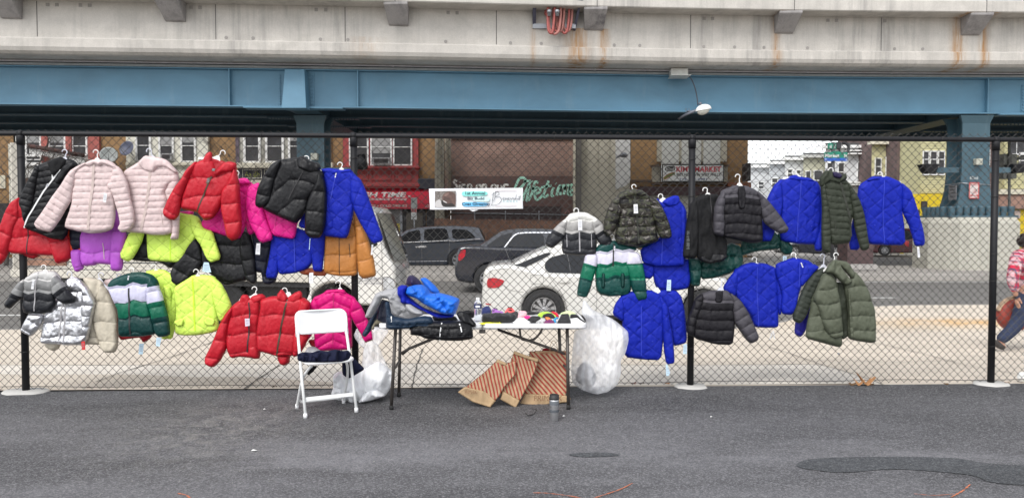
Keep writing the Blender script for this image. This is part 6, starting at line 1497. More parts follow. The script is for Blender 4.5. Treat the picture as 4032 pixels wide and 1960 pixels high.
# ------------------------------------------------------------------ side street on the right
def far_house(label, x0, x1, ytop, Yf, m, wins=(), name='row_house', cornice=None, bay=None, depth=8):
 a, b_ = U(x0, 876, Yf), U(x1, ytop, Yf); h = empty(name, ((a.x + b_.x) / 2, Yf, -0.42), label, 'house', 'row houses along the side street'); k = 1 + depth / Yf
 q = [(a.x, Yf), (b_.x, Yf), (b_.x * k, Yf + depth), (a.x * k, Yf + depth)]
 mb = MB(); mb.prism([(x, y, -0.42) for x, y in q], (0, 0, b_.z + 0.42)); mb.build('wall', m, h)
 mb = MB(); mb.prism([(x, y, b_.z + 0.002) for x, y in q], (0, 0, 0.2)); mb.build('roof', ROOFM, h)
 if cornice: slab(h, 'cornice', x0 - 2, ytop - 3, x1 + 2, ytop + 8, cornice, Yf=Yf, out=0.4)
 for w_ in wins: window(h, *w_, Yf=Yf, wd=3, out=0.12)
 return h
LWH = WSID
far_house('small white row house farthest up the side street', 2930, 3030, 652, 78, LWH, [(2985, 715, 3010, 745)], cornice=WHT)
far_house('white row house with dark awning brackets, second from the far end', 3028, 3092, 638, 72, mat('pale grey siding', (0.50, 0.52, 0.54), 0.7), [(2990 + 48, 700, 3064, 740)], cornice=WHT)
far_house('grey white row house behind the blue jacket shoulder', 3088, 3166, 622, 66, LWH, [(3100, 665, 3125, 700), (3135, 668, 3155, 700)], cornice=WHT)
far_house('cream row house just left of the street name sign', 3160, 3250, 612, 60, mat('cream siding', (0.46, 0.45, 0.34), 0.7, var=0.05), [(3172, 672, 3194, 740), (3204, 670, 3240, 750)], cornice=mat('pale stone cornice', (0.5, 0.5, 0.47), 0.7))
h = far_house('white painted row house with a bay, right of the street name sign', 3246, 3432, 574, 55, LWH, [(3256, 640, 3290, 720), (3300, 640, 3326, 715), (3376, 636, 3412, 708)], cornice=WHT)
for yy in (590, 602, 716, 724): slab(h, 'moulding', 3336, yy, 3430, yy + 5, WHT, Yf=55, out=0.5)
slab(h, 'shop_front', 3250, 750, 3430, 1000, mat('washed shop front', (0.42, 0.40, 0.36), 0.7, var=0.4, scale=2), Yf=55, out=0.1)
h = far_house('narrow pale yellow sided row house left of the brown brick one', 3428, 3530, 560, 51, YSID, [(3446, 622, 3472, 690), (3488, 618, 3528, 702)], cornice=CREAM)
for k in range(26): slab(h, 'clapboard', 3430, 575 + k * 9, 3529, 576.2 + k * 9, mat('siding shadow gap', (0.28, 0.26, 0.15), 0.8), Yf=51, out=0.03) if k in () else None
h = house('row_house', 'brown brick row house with one narrow white window', 3528, 3622, BROWNB, Yf=49.5, ytop=470, cat_='house', group='row houses along the side street')
window(h, 3546, 612, 3574, 712, Yf=49.5, wd=4); slab(h, 'keystone', 3555, 598, 3564, 611, WHT, Yf=49.5, out=0.1); slab(h, 'sill', 3542, 712, 3578, 722, WHT, Yf=49.5, out=0.2)
def siding(h, x0, y0, x1, y1, Yf, step=9.5):
 mb = MB(); y = y0
 while y < y1 - 2:
  a = U(x0, min(y + step, y1), Yf); b_ = U(x1, y, Yf)
  mb.add([(a.x, Yf - 0.10, a.z), (b_.x, Yf - 0.10, a.z), (b_.x, Yf - 0.06, b_.z), (a.x, Yf - 0.06, b_.z), (a.x, Yf - 0.06, a.z), (b_.x, Yf - 0.06, a.z)], [(0, 1, 2, 3), (0, 4, 5, 1)])
  y += step
 return mb.build('clapboard', YSID, h)
h = house('row_house', 'pale yellow sided house with triple window over a yellow shop, left of the column', 3620, 3890, YSID, Yf=47, ytop=470, cat_='house', group='row houses along the side street')
siding(h, 3621, 480, 3889, 760, 47);
for (a, b_) in ((3634, 3660), (3662, 3692), (3694, 3722)): window(h, a, 594, b_, 690, Yf=46.9, wd=4, mid=0.35)
slab(h, 'shop_front', 3560, 764, 3890, 1000, YELLOW, Yf=47, out=0.5); slab(h, 'vent', 3629, 792, 3652, 823, DARKT, Yf=46.5, out=0.1); slab(h, 'vent', 3608, 826, 3622, 852, DARKT, Yf=46.5, out=0.1)
slab(h, 'shop_window', 3560, 850, 3600, 1000, mat('cream shop panel', (0.40, 0.39, 0.33), 0.7), Yf=46.5, out=0.06)
h = house('row_house', 'brown brick house glimpsed between the column and the last post', 3888, 3952, BROWNB, Yf=46.5, ytop=470, cat_='house', group='row houses along the side street')
window(h, 3888, 590, 3900, 650, Yf=46.5, wd=2)
h = house('corner_shop', 'yellow sided corner shop with bright yellow front, right edge', 3950, 4500, YSID, Yf=46, ytop=470, cat_='house', group='row houses along the side street')
siding(h, 3951, 480, 4499, 742, 46); window(h, 3972, 480, 4100, 610, Yf=45.9, wd=5, mid=0.5, lights=4); window(h, 4014, 600, 4060, 665, Yf=45.9, wd=4)
slab(h, 'cornice', 3935, 745, 4500, 765, CREAM, Yf=46, out=0.6); slab(h, 'fascia', 3925, 765, 4500, 822, mat('faded fascia', (0.30, 0.18, 0.14), 0.8, var=0.35, scale=1.2), Yf=46, out=0.5)
slab(h, 'shop_front', 3940, 826, 4500, 1000, YELLOW, Yf=46, out=0.3)
fr = Frame(45.6); slab(h, 'poster', 3980, 860, 4002, 900, WHT, Yf=45.7, out=0.05); slab(h, 'poster', 3995, 828, 4018, 860, mat('pinkish poster', (0.5, 0.4, 0.36), 0.7), Yf=45.7, out=0.05); slab(h, 'poster', 3980, 895, 3998, 922, WHT, Yf=45.7, out=0.07)
text(Frame(45.6), '45', 3984, 904, 3994, 912, BLK, h, off=0.06)
# traffic signal seen from behind, street name signs
tl_ = empty('traffic_signal', U(3974, 1000, 29.5), 'grey box traffic signal seen from behind, right of the last post', 'traffic light')
mb = MB(); fb(mb, 3951, 606, 4006, 704, 29.5, 0.35); bevel(mb.build('housing', mat('olive grey housing', (0.16, 0.165, 0.145), 0.6), tl_), 0.02)
mb = MB(); fb(mb, 3970, 604, 3984, 705, 29.42, 0.08); mb.build('back_plate', mat('dark housing back', (0.075, 0.075, 0.07), 0.6), tl_)
mb = MB(); mb.tube([U(3974, 1005, 29.9), U(3974, 560, 29.9)], 0.05, 10); mb.tube([U(4007, 625, 29.7), U(4060, 610, 29.7)], 0.06, 8); mb.tube([U(4007, 640, 29.7), U(4030, 655, 29.7), U(4060, 640, 29.7)], 0.03, 8); mb.build('pole', mat('dull pole', (0.16, 0.165, 0.155), 0.6), tl_, True)
sn = empty('street_name_sign', U(3277, 1012, 24.8), 'green and blue street name sign on a dark pole', 'street sign')
mb = MB(); mb.tube([U(3277, 1015, 24.8), U(3280, 560, 24.8)], 0.055, 10); mb.build('pole', mat('dark grey pole', (0.06, 0.06, 0.065), 0.5), sn, True)
fn = Frame(24.70); GRN = mat('street sign green', (0.006, 0.17, 0.11), 0.45, var=0.03); BLU = mat('street sign blue', (0.012, 0.09, 0.42), 0.45, var=0.03)
sign(fn, 3245, 600, 3337, 622.5, GRN, '', par=sn, th=0.02); sign(fn, 3245, 622.5, 3337, 635, BLU, '', par=sn, th=0.02)
mb = MB(); q = cat([fn.hit(x, y) for x, y in ((3268, 601), (3280, 596), (3291, 595), (3302, 596), (3314, 601))], 4); mb.prism(q + [fn.hit(3291, 603)], (0, 0.015, 0)); mb.build('crest', GRN, sn)
text(fn, 'Market', 3248, 606, 3304, 620, WS, sn, off=0.016, bold=0.02); text(fn, 'St', 3322, 607, 3335, 620, WS, sn, off=0.016, bold=0.02); text(fn, 'W', 3247, 624, 3254, 632, WS, sn, off=0.016); text(fn, 'E', 3330, 626, 3335, 633, WS, sn, off=0.016)
f2 = Frame(24.9, 0.6); f2 = Frame(24.75 - 0.25 * U(3275, 580, 24.8).x, 0.25); sign(f2, 3259, 564, 3293, 587, GRN, '', par=sn, th=0.02); text(f2, '62', 3266, 571, 3275, 583, WS, sn, off=0.016, bold=0.02); text(f2, 'ST', 3283, 571, 3291, 583, WS, sn, off=0.016)
mb = MB(); fb(mb, 3295, 560, 3313, 584, 24.8, 0.3); mb.tube(cat([U(x, y, 24.9) for x, y in ((3318, 562), (3334, 568), (3342, 582), (3338, 598), (3328, 606))], 5), 0.045, 8); mb.tube(cat([U(x, y, 24.9) for x, y in ((3304, 584), (3308, 600), (3322, 604), (3334, 598))], 5), 0.03, 8); mb.build('bracket', mat('black bracket', (0.025, 0.025, 0.03), 0.5), sn)
# cabinet on the median
cb = empty('utility_cabinet', U(3389, 1040, 25.2), 'rust brown metal cabinet on a concrete base on the median', 'cabinet')
mb = MB(); fb(mb, 3336, 905, 3441, 1040, 25.2, 0.8); bevel(mb.build('body', mat('rust brown paint', (0.075, 0.045, 0.045), 0.7, var=0.2, scale=2), cb), 0.02)
mb = MB(); a, b_ = U(3318, 1063, 24.9), U(3465, 1063, 24.9); c_, d_ = U(3325, 1040, 25.0), U(3452, 1040, 25.0)
mb.prism([a, b_, d_, c_], (0, 1.3, 0)); mb.build('base', CURB, cb)
# overhead wires
WR = mat('overhead cable', (0.09, 0.09, 0.095), 0.6)
for i, (pts, lb) in enumerate((([(2960, 605), (3040, 590), (3130, 575), (3300, 548)], 'upper overhead cable over the side street'), ([(2950, 582), (3020, 588), (3120, 586), (3250, 575)], 'slack overhead cable below the upper one'),
  ([(2960, 640), (3060, 612), (3150, 592), (3250, 568)], 'overhead cable running down to the market corner'), ([(2950, 720), (3060, 705), (3180, 680), (3260, 662)], 'low overhead cable crossing the white houses'), ([(2960, 668), (3060, 690), (3160, 688), (3300, 660)], 'sagging cable in front of the row houses'))):
 o = tag(MB().tube(cat([U(x, y, 44) for x, y in pts], 6), 0.010, 5).build('overhead_wire', WR, loc=U(*pts[0], 44)), lb, 'wire', 'overhead wires')
# bare trees
BARK = mat('bare bark', (0.20, 0.17, 0.15), 0.9, var=0.2)
def tree(base, hgt, label, seed, spread=0.5, r0=0.14, m=None, dep=6):
 rnd = random.Random(seed); o = empty('bare_tree', base, label, 'tree'); tr = MB(); crn = MB()
 def grow(p, d, L, r, k):
  n = 4; pts = [p]; q = p
  for i in range(n):
   d = (d + Vector([rnd.uniform(-1, 1) for _ in range(3)]) * 0.16 + Vector((0, 0, 0.05))).normalized(); q = q + d * L / n; pts.append(q)
  (tr if k < 2 else crn).tube(pts, [r * (1 - 0.4 * i / n) for i in range(n + 1)], 6 if k < 2 else 4, cap=False)
  if k >= dep: return
  for j in range(rnd.choice((2, 3, 3))):
   dd = (d + Vector([rnd.uniform(-1, 1) for _ in range(3)]) * spread).normalized()
   grow(pts[rnd.choice((2, 3, 4, 4))] , dd, L * rnd.uniform(0.62, 0.82), r * 0.58, k + 1)
 grow(Vector(base), Vector((0, 0, 1)), hgt * 0.32, r0, 0)
 tr.build('trunk', m or BARK, o, True); crn.build('crown', m or BARK, o, True)
 return o
PB_ = mat('pale hazy bark', (0.36, 0.34, 0.33), 0.9)
tree((U(3055, 700, 95).x, 95, -0.4), 10.5, 'pale bare tree behind the far white row houses', 3, 0.75, 0.16, PB_)
tree((U(2985, 700, 92).x, 92, -0.4), 9.0, 'smaller pale bare tree at the market corner, far off', 11, 0.8, 0.13, PB_)
tree((U(20, 900, 33).x, 33, -0.4), 7.5, 'bare street tree before the ochre house at the left edge', 5, 0.6, 0.10, mat('grey bark', (0.22, 0.19, 0.17), 0.9))
tree((U(905, 900, 33).x, 33, -0.4), 7.0, 'bare street tree in front of the framed letter shop', 8, 0.55, 0.08, MATS['grey bark'])
tree((U(440, 900, 33.5).x, 33.5, -0.4), 6.5, 'thin bare street tree near the satellite dishes', 21, 0.6, 0.06, MATS['grey bark'])
# ------------------------------------------------------------------ vehicles
def carpaint(name, col, metal=0.0, rough=0.25):
 m = mat(name, col, rough, metal, var=0.03, coat=0.8, spec=0.5); m.node_tree.nodes['Principled BSDF'].inputs['Coat Roughness'].default_value = 0.06; return m
TYRE = mat('tyre rubber', (0.018, 0.018, 0.019), 0.8); RIM = mat('alloy rim', (0.42, 0.42, 0.43), 0.35, 0.7); CGL = mat('tinted car glass', (0.018, 0.020, 0.024), 0.3, var=0.1, spec=0.2)
DGL = mat('black car glass', (0.004, 0.004, 0.005), 0.25, var=0.1, spec=0.15)
CHR = mat('chrome trim', (0.75, 0.75, 0.77), 0.15, 1.0, var=0.02); TAIL = mat('tail lamp red', (0.42, 0.008, 0.02), 0.2, var=0.25, scale=20, coat=1.0); BLKP = mat('black plastic', (0.02, 0.02, 0.021), 0.6)
def offset_poly(P, d):
 n = len(P); out = []
 A = 0.5 * sum(P[i][0] * P[(i + 1) % n][1] - P[(i + 1) % n][0] * P[i][1] for i in range(n)); s = 1 if A > 0 else -1
 for i in range(n):
  a, b_, c = P[i - 1], P[i], P[(i + 1) % n]
  t = Vector((c[0] - a[0], c[1] - a[1])); t = t.normalized() if t.length > 1e-9 else Vector((1, 0))
  out.append((b_[0] - t.y * d * s, b_[1] + t.x * d * s))
 return out
class Car:
 def __init__(s, label, Y0, W, paint, body, roof, belt, cat_='car', name='parked_car', group='vehicles parked along the street', tum=0.32, ins=0.07):
  s.Y0, s.W, s.tum = Y0, W, tum
  q = [s.xz(*p) for p in body]; cx = sum(p[0] for p in q) / len(q)
  s.root = empty(name, (cx, Y0 + W / 2, rz(Y0)), label, cat_, group)
  s.zb = s.xz(0, belt)[1]
  B = resample(chaikin(np.array(q), 2), 0.05); B = [tuple(p) for p in B]
  rings = [(offset_poly(B, ins), 0.0), (offset_poly(B, ins * 0.45), 0.018), (offset_poly(B, ins * 0.15), 0.05), (B, 0.11), (B, W / 2), (B, W - 0.11), (offset_poly(B, ins * 0.15), W - 0.05), (offset_poly(B, ins * 0.45), W - 0.018), (offset_poly(B, ins), W)]
  v = [(x, Y0 + y, z) for R, y in rings for x, z in R]; n = len(B); k = len(rings)
  f = [(i * n + j, i * n + (j + 1) % n, (i + 1) * n + (j + 1) % n, (i + 1) * n + j) for i in range(k - 1) for j in range(n)]
  ins_, _, fo, _, _, _ = delaunay_2d_cdt([Vector(p) for p in rings[0][0]], [], [list(range(n))], 1, 1e-6)
  for yy, fl in ((Y0, 1), (Y0 + W, 0)):
   b0 = len(v); v += [(p.x, yy, p.y) for p in ins_]; f += [tuple(b0 + q for q in (t if fl else t[::-1])) for t in fo]
  s.body = mesh('body', v, f, paint, s.root, True); md = s.body.modifiers.new('e', 'EDGE_SPLIT'); md.split_angle = math.radians(35)
  if roof:
   q = [s.xz(*p) for p in roof]
   C = resample(chaikin(np.array(q), 1), 0.06); C = [tuple(p) for p in C]; s.C = C
   rs = [(C, 0.0, 0.03), (offset_poly(C, -0.012), 0.05, 0.06), (offset_poly(C, -0.02), 0.22, 0.22)]
   rg = [([(x, s.ys(z, a), z) for x, z in R]) for R, a, _ in rs]
   rg += [[(x, 2 * Y0 + W - y, z) for x, y, z in R] for R in rg[::-1]]
   v = [p for R in rg for p in R]; n = len(C); k = len(rg)
   f = [(i * n + j, i * n + (j + 1) % n, (i + 1) * n + (j + 1) % n, (i + 1) * n + j) for i in range(k - 1) for j in range(n)] + [tuple(range(n))[::-1], tuple((k - 1) * n + j for j in range(n))]
   o = mesh('cabin', v, f, paint, s.root, True); md = o.modifiers.new('e', 'EDGE_SPLIT'); md.split_angle = math.radians(35)
 def xz(s, x, y): p = U(x, y, s.Y0); return (p.x, p.z)
 def ys(s, z, a=0.0): return s.Y0 + 0.10 + a + max(0, z - s.zb) * s.tum
 def side(s, name, poly, m, lift=0.006, th=0.006, onroof=True, k=2, mirror=True, parent=None):
  q = [s.xz(*p) for p in poly]; q = [tuple(p) for p in chaikin(np.array(q), k)] if k else q
  mb = MB()
  def pt(x, z, d, far):
   y = (s.ys(z) if onroof else s.Y0) - d
   return (x, 2 * s.Y0 + s.W - y, z) if far else (x, y, z)
  for far in ((False, True) if mirror else (False,)):
   n = len(q); v = [pt(x, z, lift, far) for x, z in q] + [pt(x, z, lift - th, far) for x, z in q]
   mb.add(v, [tuple(range(n))] + [(i, n + i, n + (i + 1) % n, (i + 1) % n) for i in range(n)])
   if not far: o = mb.build(name, m, parent or s.root); mb = MB()
   else: mb.build(name, m, parent or s.root)
  return o
 def line(s, name, pts, wpx, m, onroof=False, lift=0.005, k=True, parent=None):
  P = cat(pts, 5) if k and len(pts) > 2 else [Vector(p) for p in pts]; mb = MB(); L = []
  for i in range(len(P)):
   d = P[min(i + 1, len(P) - 1)] - P[max(i - 1, 0)]; d = Vector(d[:2]).normalized(); nn = Vector((-d.y, d.x)) * wpx / 2
   for sg in (1, -1):
    x, z = s.xz(P[i][0] + nn.x * sg, P[i][1] + nn.y * sg); y = (s.ys(z) if onroof else s.Y0) - lift
    L.append((x, y, z))
  mb.add(L, [(2 * i, 2 * i + 1, 2 * i + 3, 2 * i + 2) for i in range(len(P) - 1)]); return mb.build(name, m, parent or s.root)
 def glass(s, name, a, b_, side_in=0.16, m=None, lift=0.012):
  """a windscreen: the strip of the cabin between two outline points"""
  (x0, z0), (x1, z1) = s.xz(*a), s.xz(*b_); d = Vector((x1 - x0, z1 - z0)).normalized(); nn = Vector((-d.y, d.x))
  if nn.y < 0: nn = -nn
  v = []
  for (x, z) in ((x0, z0), (x1, z1)):
   y0 = s.ys(z, 0.03); y1 = 2 * s.Y0 + s.W - y0
   v += [(x + nn.x * lift, y0, z + nn.y * lift), (x + nn.x * (lift + 0.02), (y0 + y1) / 2, z + nn.y * (lift + 0.02)), (x + nn.x * lift, y1, z + nn.y * lift)]
  return mesh(name, v, [(0, 1, 4, 3), (1, 2, 5, 4)], m or CGL, s.root)
 def wheel(s, cx, cy, rpx, spokes=9, dark=False, well=1.13):
  x, z = s.xz(cx, cy); r = rpx / FS * s.Y0
  mb = MB(); mb.lathe((x, s.Y0 + 0.32, z), (0, -1, 0), [(0.0, r * well), (0.318, r * well)], 40)
  mb.lathe((x, s.Y0 + 0.32, z), (0, -1, 0), [(0.0, 0.0), (0.0, r * well)], 40);
  for far in (0, 1):
   c = (x, s.Y0 - 0.012 if not far else s.Y0 + s.W + 0.012, z); ax = (0, 1, 0) if not far else (0, -1, 0)
   # dark wheel housing
   mb = MB(); mb.lathe(Vector(c), ax, [(-0.004 + 0.012, 0.001), (0.008, r * well)], 40); hz = mb.build('wheel_arch', BLKP, s.root)
   t = MB(); t.lathe(c, ax, [(0.03, r * 0.66), (0.0, r * 0.70), (-0.012, r * 0.80), (-0.006, r * 0.93), (0.02, r * 0.99), (0.05, r), (0.20, r), (0.22, r * 0.9), (0.22, 0.0)], 48)
   w_ = empty('wheel', c); w_.parent = s.root; w_.location = Vector(c) - wloc(s.root)
   t.build('tyre', TYRE, w_, True)
   rm = MB(); rm.lathe(c, ax, [(0.03, r * 0.58), (-0.008, r * 0.64), (-0.010, r * 0.68), (0.01, r * 0.70)], 48)
   rm.lathe(c, ax, [(0.05, 0), (0.05, r * 0.6)], 32) if dark else None
   A = Vector(ax); e1 = Vector((1, 0, 0)); e2 = Vector((0, 0, 1)); C = Vector(c)
   for k in range(spokes):
    a = 2 * math.pi * k / spokes + 0.2; dr = e1 * math.cos(a) + e2 * math.sin(a); pr = e1 * -math.sin(a) + e2 * math.cos(a)
    w0, w1 = r * 0.05, r * 0.10
    q = [C + dr * r * 0.12 + pr * w0 + A * 0.0, C + dr * r * 0.12 - pr * w0, C + dr * r * 0.62 - pr * w1 + A * 0.008, C + dr * r * 0.62 + pr * w1 + A * 0.008]
    rm.prism(q, A * 0.03)
   rm.lathe(c, ax, [(-0.006, 0), (-0.006, r * 0.10), (0.0, r * 0.15), (0.03, r * 0.16)], 20)
   rm.build('rim', RIM, w_)
   mb = MB(); mb.lathe(c, ax, [(0.04, 0.0), (0.04, r * 0.66)], 32); mb.build('brake_shadow', BLKP, w_)
def arch(cx, cy, r, a0=200, a1=-20, n=9): return [(cx - r * math.cos(math.radians(180 - a)) , cy - r * math.sin(math.radians(a))) for a in np.linspace(a0, a1, n)]
WPT = carpaint('white car paint', (0.62, 0.61, 0.58));
def archp(cx, cy, r, base):
 # from right to left under the car
 return [(cx + r, base), (cx + r * 0.98, cy - r * 0.2), (cx + r * 0.8, cy - r * 0.62), (cx + r * 0.42, cy - r * 0.92), (cx, cy - r * 1.02), (cx - r * 0.42, cy - r * 0.92), (cx - r * 0.8, cy - r * 0.62), (cx - r * 0.98, cy - r * 0.2), (cx - r, base)]
body = [(1903, 1075), (1912, 1058), (1930, 1048), (1980, 1042), (2010, 1042), (2080, 1056), (2150, 1074), (2300, 1078), (2500, 1080), (2620, 1079), (2700, 1080), (2800, 1084), (2850, 1095), (2880, 1120), (2895, 1160), (2897, 1215), (2880, 1245), (2858, 1253)] + archp(2772, 1222, 82, 1254) + [(2560, 1256), (2300, 1256)] + archp(2140, 1220, 84, 1252) + [(1960, 1247), (1915, 1238), (1897, 1215), (1895, 1180), (1899, 1120)]
c = Car('white sedan parked at the near kerb behind the table', 13.97, 1.86, WPT, body, [(1995, 1060), (2010, 1047), (2055, 1024), (2110, 998), (2165, 976), (2215, 964), (2290, 957), (2380, 956), (2470, 966), (2560, 1000), (2640, 1045), (2700, 1086), (2400, 1100), (2100, 1100)], 1078)
c.side('side_window', [(2146, 1058), (2148, 1035), (2170, 1015), (2215, 1003), (2270, 997), (2335, 995), (2341, 1077), (2250, 1078), (2165, 1077)], CGL)
c.side('side_window', [(2350, 995), (2440, 997), (2500, 1012), (2590, 1074), (2355, 1078)], CGL)
c.line('chrome_strip', [(2160, 1079), (2250, 1080), (2400, 1081), (2600, 1078)], 3, CHR, True, 0.008); c.line('window_seam', [(2236, 1001), (2244, 1040), (2248, 1077)], 2, mat('window divider', (0.10, 0.10, 0.105), 0.4), True, 0.009)
c.glass('rear_window', (2014, 1046), (2160, 981)); c.glass('windscreen', (2495, 975), (2675, 1072))
c.side('tail_lamp', [(1917, 1108), (1924, 1094), (1950, 1093), (1986, 1103), (1980, 1118), (1963, 1132), (1930, 1134), (1919, 1130)], TAIL, onroof=False, lift=0.012, th=0.02, k=1)
c.side('rear_window', [(2004, 1048), (2022, 1060), (2060, 1056), (2110, 1034), (2165, 1006), (2172, 996), (2150, 998), (2095, 1018), (2045, 1040)], CGL, lift=0.012, k=1)
c.side('reflector', [(1911, 1192), (1934, 1197), (1933, 1201), (1914, 1198)], TAIL, onroof=False, lift=0.008, th=0.012, k=0)
SEAM = mat('panel seam', (0.16, 0.155, 0.15), 0.6)
c.line('fuel_flap_seam', [(2090, 1083), (2138, 1083), (2141, 1100), (2137, 1117), (2092, 1117), (2088, 1100), (2090, 1083)], 1.6, SEAM, False, 0.004, k=False)
c.line('door_seam', [(2158, 1082), (2185, 1118), (2215, 1160), (2232, 1215), (2236, 1250)], 1.8, SEAM, False, 0.004); c.line('door_seam', [(2346, 1082), (2350, 1160), (2346, 1250)], 1.8, SEAM, False, 0.004)
c.line('trunk_seam', [(1925, 1092), (1932, 1070), (1950, 1060), (2000, 1056)], 1.6, SEAM, False, 0.004); c.line('bumper_seam', [(1985, 1122), (2010, 1142), (2062, 1150)], 1.6, SEAM, False, 0.004)
c.side('door_handle', [(2198, 1104), (2215, 1099), (2238, 1101), (2246, 1108), (2230, 1112), (2205, 1112)], WPT, onroof=False, lift=0.03, th=0.03, k=1)
c.side('door_handle', [(2405, 1104), (2422, 1099), (2445, 1101), (2453, 1108), (2437, 1112), (2412, 1112)], WPT, onroof=False, lift=0.03, th=0.03, k=1)
c.side('sill_trim', [(2225, 1240), (2690, 1240), (2690, 1254), (2225, 1254)], BLKP, onroof=False, lift=0.004, th=0.004, k=0)
c.wheel(2140, 1220, 73, 10); c.wheel(2772, 1222, 73, 10)
# black sedan
BPT = carpaint('black car paint', (0.016, 0.018, 0.026), 0.0, 0.2)
body = [(1797, 990), (1806, 972), (1830, 966), (1890, 968), (1960, 972), (2160, 976), (2320, 978), (2440, 985), (2520, 1005), (2550, 1040), (2552, 1090), (2530, 1112), (2480, 1115)] + archp(2440, 1098, 58, 1116) + [(2200, 1118), (2010, 1118)] + archp(1925, 1098, 58, 1116) + [(1850, 1116), (1805, 1108), (1790, 1085), (1789, 1050), (1793, 1020)]
c = Car('black sedan in the near lane, between dark wagon and white sedan', 19.6, 1.85, BPT, body, [(1878, 985), (1890, 967), (1925, 944), (1960, 920), (1990, 909), (2040, 904), (2110, 903), (2190, 907), (2250, 922), (2340, 968), (2355, 985), (2100, 1000)], 976)
c.side('side_window', [(1912, 970), (1940, 950), (1972, 928), (2010, 917), (2020, 918), (1985, 972)], CGL); c.side('side_window', [(1994, 973), (2012, 945), (2034, 926), (2070, 921), (2140, 920), (2148, 974)], CGL); c.side('side_window', [(2156, 920), (2215, 926), (2310, 972), (2158, 976)], CGL)
c.line('chrome_strip', [(1984, 977), (2005, 950), (2028, 925), (2060, 917), (2140, 916), (2200, 918), (2260, 936), (2330, 976)], 4.5, CHR, True, 0.012); c.line('chrome_strip', [(1984, 977), (2330, 979)], 4, CHR, True, 0.012)
c.glass('rear_window', (1897, 966), (1975, 917)); c.glass('windscreen', (2225, 916), (2325, 962))
c.side('tail_lamp', [(1804, 1005), (1818, 984), (1834, 982), (1832, 1005), (1822, 1022), (1806, 1027)], TAIL, onroof=False, lift=0.014, th=0.03, k=1)
c.side('door_handle', [(2010, 1002), (2045, 1000), (2045, 1008), (2012, 1009)], BPT, onroof=False, lift=0.03, th=0.03, k=1)
c.line('door_seam', [(1990, 980), (2010, 1040), (2012, 1115)], 1.6, SEAM, False, 0.004)
c.wheel(1925, 1098, 52, 9); c.wheel(2440, 1098, 52, 9)
# dark wagon in the far lanes
GPT = carpaint('dark grey blue car paint', (0.040, 0.046, 0.060), 0.3, 0.3)
body = [(1410, 965), (1440, 955), (1540, 952), (1700, 952), (1880, 945), (1908, 945), (1928, 960), (1938, 1000), (1936, 1032), (1915, 1044), (1848, 1045)] + archp(1806, 1024, 40, 1046) + [(1700, 1047), (1550, 1047)] + archp(1480, 1024, 40, 1046) + [(1425, 1044), (1404, 1030), (1402, 990)]
c = Car('dark grey crossover in the far lane, right of the white truck', 29.5, 1.85, GPT, body, [(1535, 965), (1556, 944), (1574, 922), (1600, 906), (1640, 897), (1700, 892), (1780, 890), (1850, 893), (1884, 898), (1892, 915), (1906, 944), (1912, 962), (1700, 970)], 950)
c.side('side_window', [(1562, 952), (1580, 930), (1604, 914), (1650, 903), (1656, 948)], DGL, k=1); c.side('side_window', [(1668, 903), (1700, 900), (1756, 899), (1768, 943), (1668, 948)], DGL, k=1); c.side('side_window', [(1776, 901), (1836, 905), (1856, 918), (1874, 937), (1782, 942)], DGL, k=1)
c.line('chrome_strip', [(1560, 955), (1660, 952), (1768, 946), (1780, 950), (1890, 940)], 3, CHR, False, 0.01, k=False); c.line('sill_highlight', [(1560, 1030), (1760, 1027)], 3, mat('sill highlight', (0.4, 0.4, 0.42), 0.4), False, 0.01, k=False)  # highlight along the sill painted as a pale line
c.side('door_handle', [(1634, 970), (1656, 967), (1680, 967), (1680, 974), (1640, 976)], CHR, onroof=False, lift=0.03, th=0.02, k=1)
c.line('door_seam', [(1660, 955), (1662, 1040)], 1.5, SEAM, False, 0.005); c.line('door_seam', [(1770, 950), (1768, 1000)], 1.5, SEAM, False, 0.005)
c.glass('rear_window', (1886, 902), (1905, 942)); c.glass('windscreen', (1556, 944), (1600, 908))
c.wheel(1806, 1022, 36, 7); c.wheel(1480, 1022, 36, 7)
# far cars on the side street
MPT = carpaint('maroon car paint', (0.07, 0.012, 0.016))
body = [(3440, 955), (3470, 945), (3560, 945), (3600, 940), (3622, 955), (3625, 985), (3600, 996), (3520, 997)] + archp(3484, 986, 22, 997) + [(3450, 997), (3436, 990)]
c = Car('dark maroon sport utility vehicle parked far off, left of the pedestal', 42, 1.9, MPT, body, [(3445, 958), (3470, 925), (3490, 905), (3540, 899), (3595, 900), (3608, 915), (3614, 950), (3550, 965)], 946)
c.side('side_window', [(3478, 944), (3490, 915), (3535, 906), (3540, 944)], CGL, k=1); c.side('side_window', [(3546, 906), (3590, 906), (3600, 942), (3546, 944)], CGL, k=1)
c.side('tail_lamp', [(3560, 950), (3580, 948), (3578, 970), (3566, 972)], TAIL, onroof=False, k=1); c.wheel(3484, 985, 20, 7)
body = [(3080, 975), (3110, 960), (3230, 955), (3340, 955), (3365, 965), (3368, 990), (3340, 997), (3310, 998)] + archp(3290, 988, 20, 998) + [(3170, 999)] + archp(3130, 988, 20, 998) + [(3090, 995), (3078, 988)]
c = Car('black car far up the side street, glimpsed between blue and olive coats', 44, 1.8, BPT, body, [(3130, 965), (3160, 935), (3250, 928), (3310, 935), (3340, 962), (3240, 970)], 958)
c.side('side_window', [(3152, 958), (3170, 938), (3240, 934), (3240, 956)], CGL, k=1); c.side('side_window', [(3246, 934), (3300, 938), (3325, 958), (3246, 956)], CGL, k=1); c.wheel(3290, 987, 18, 7); c.wheel(3130, 987, 18, 7)
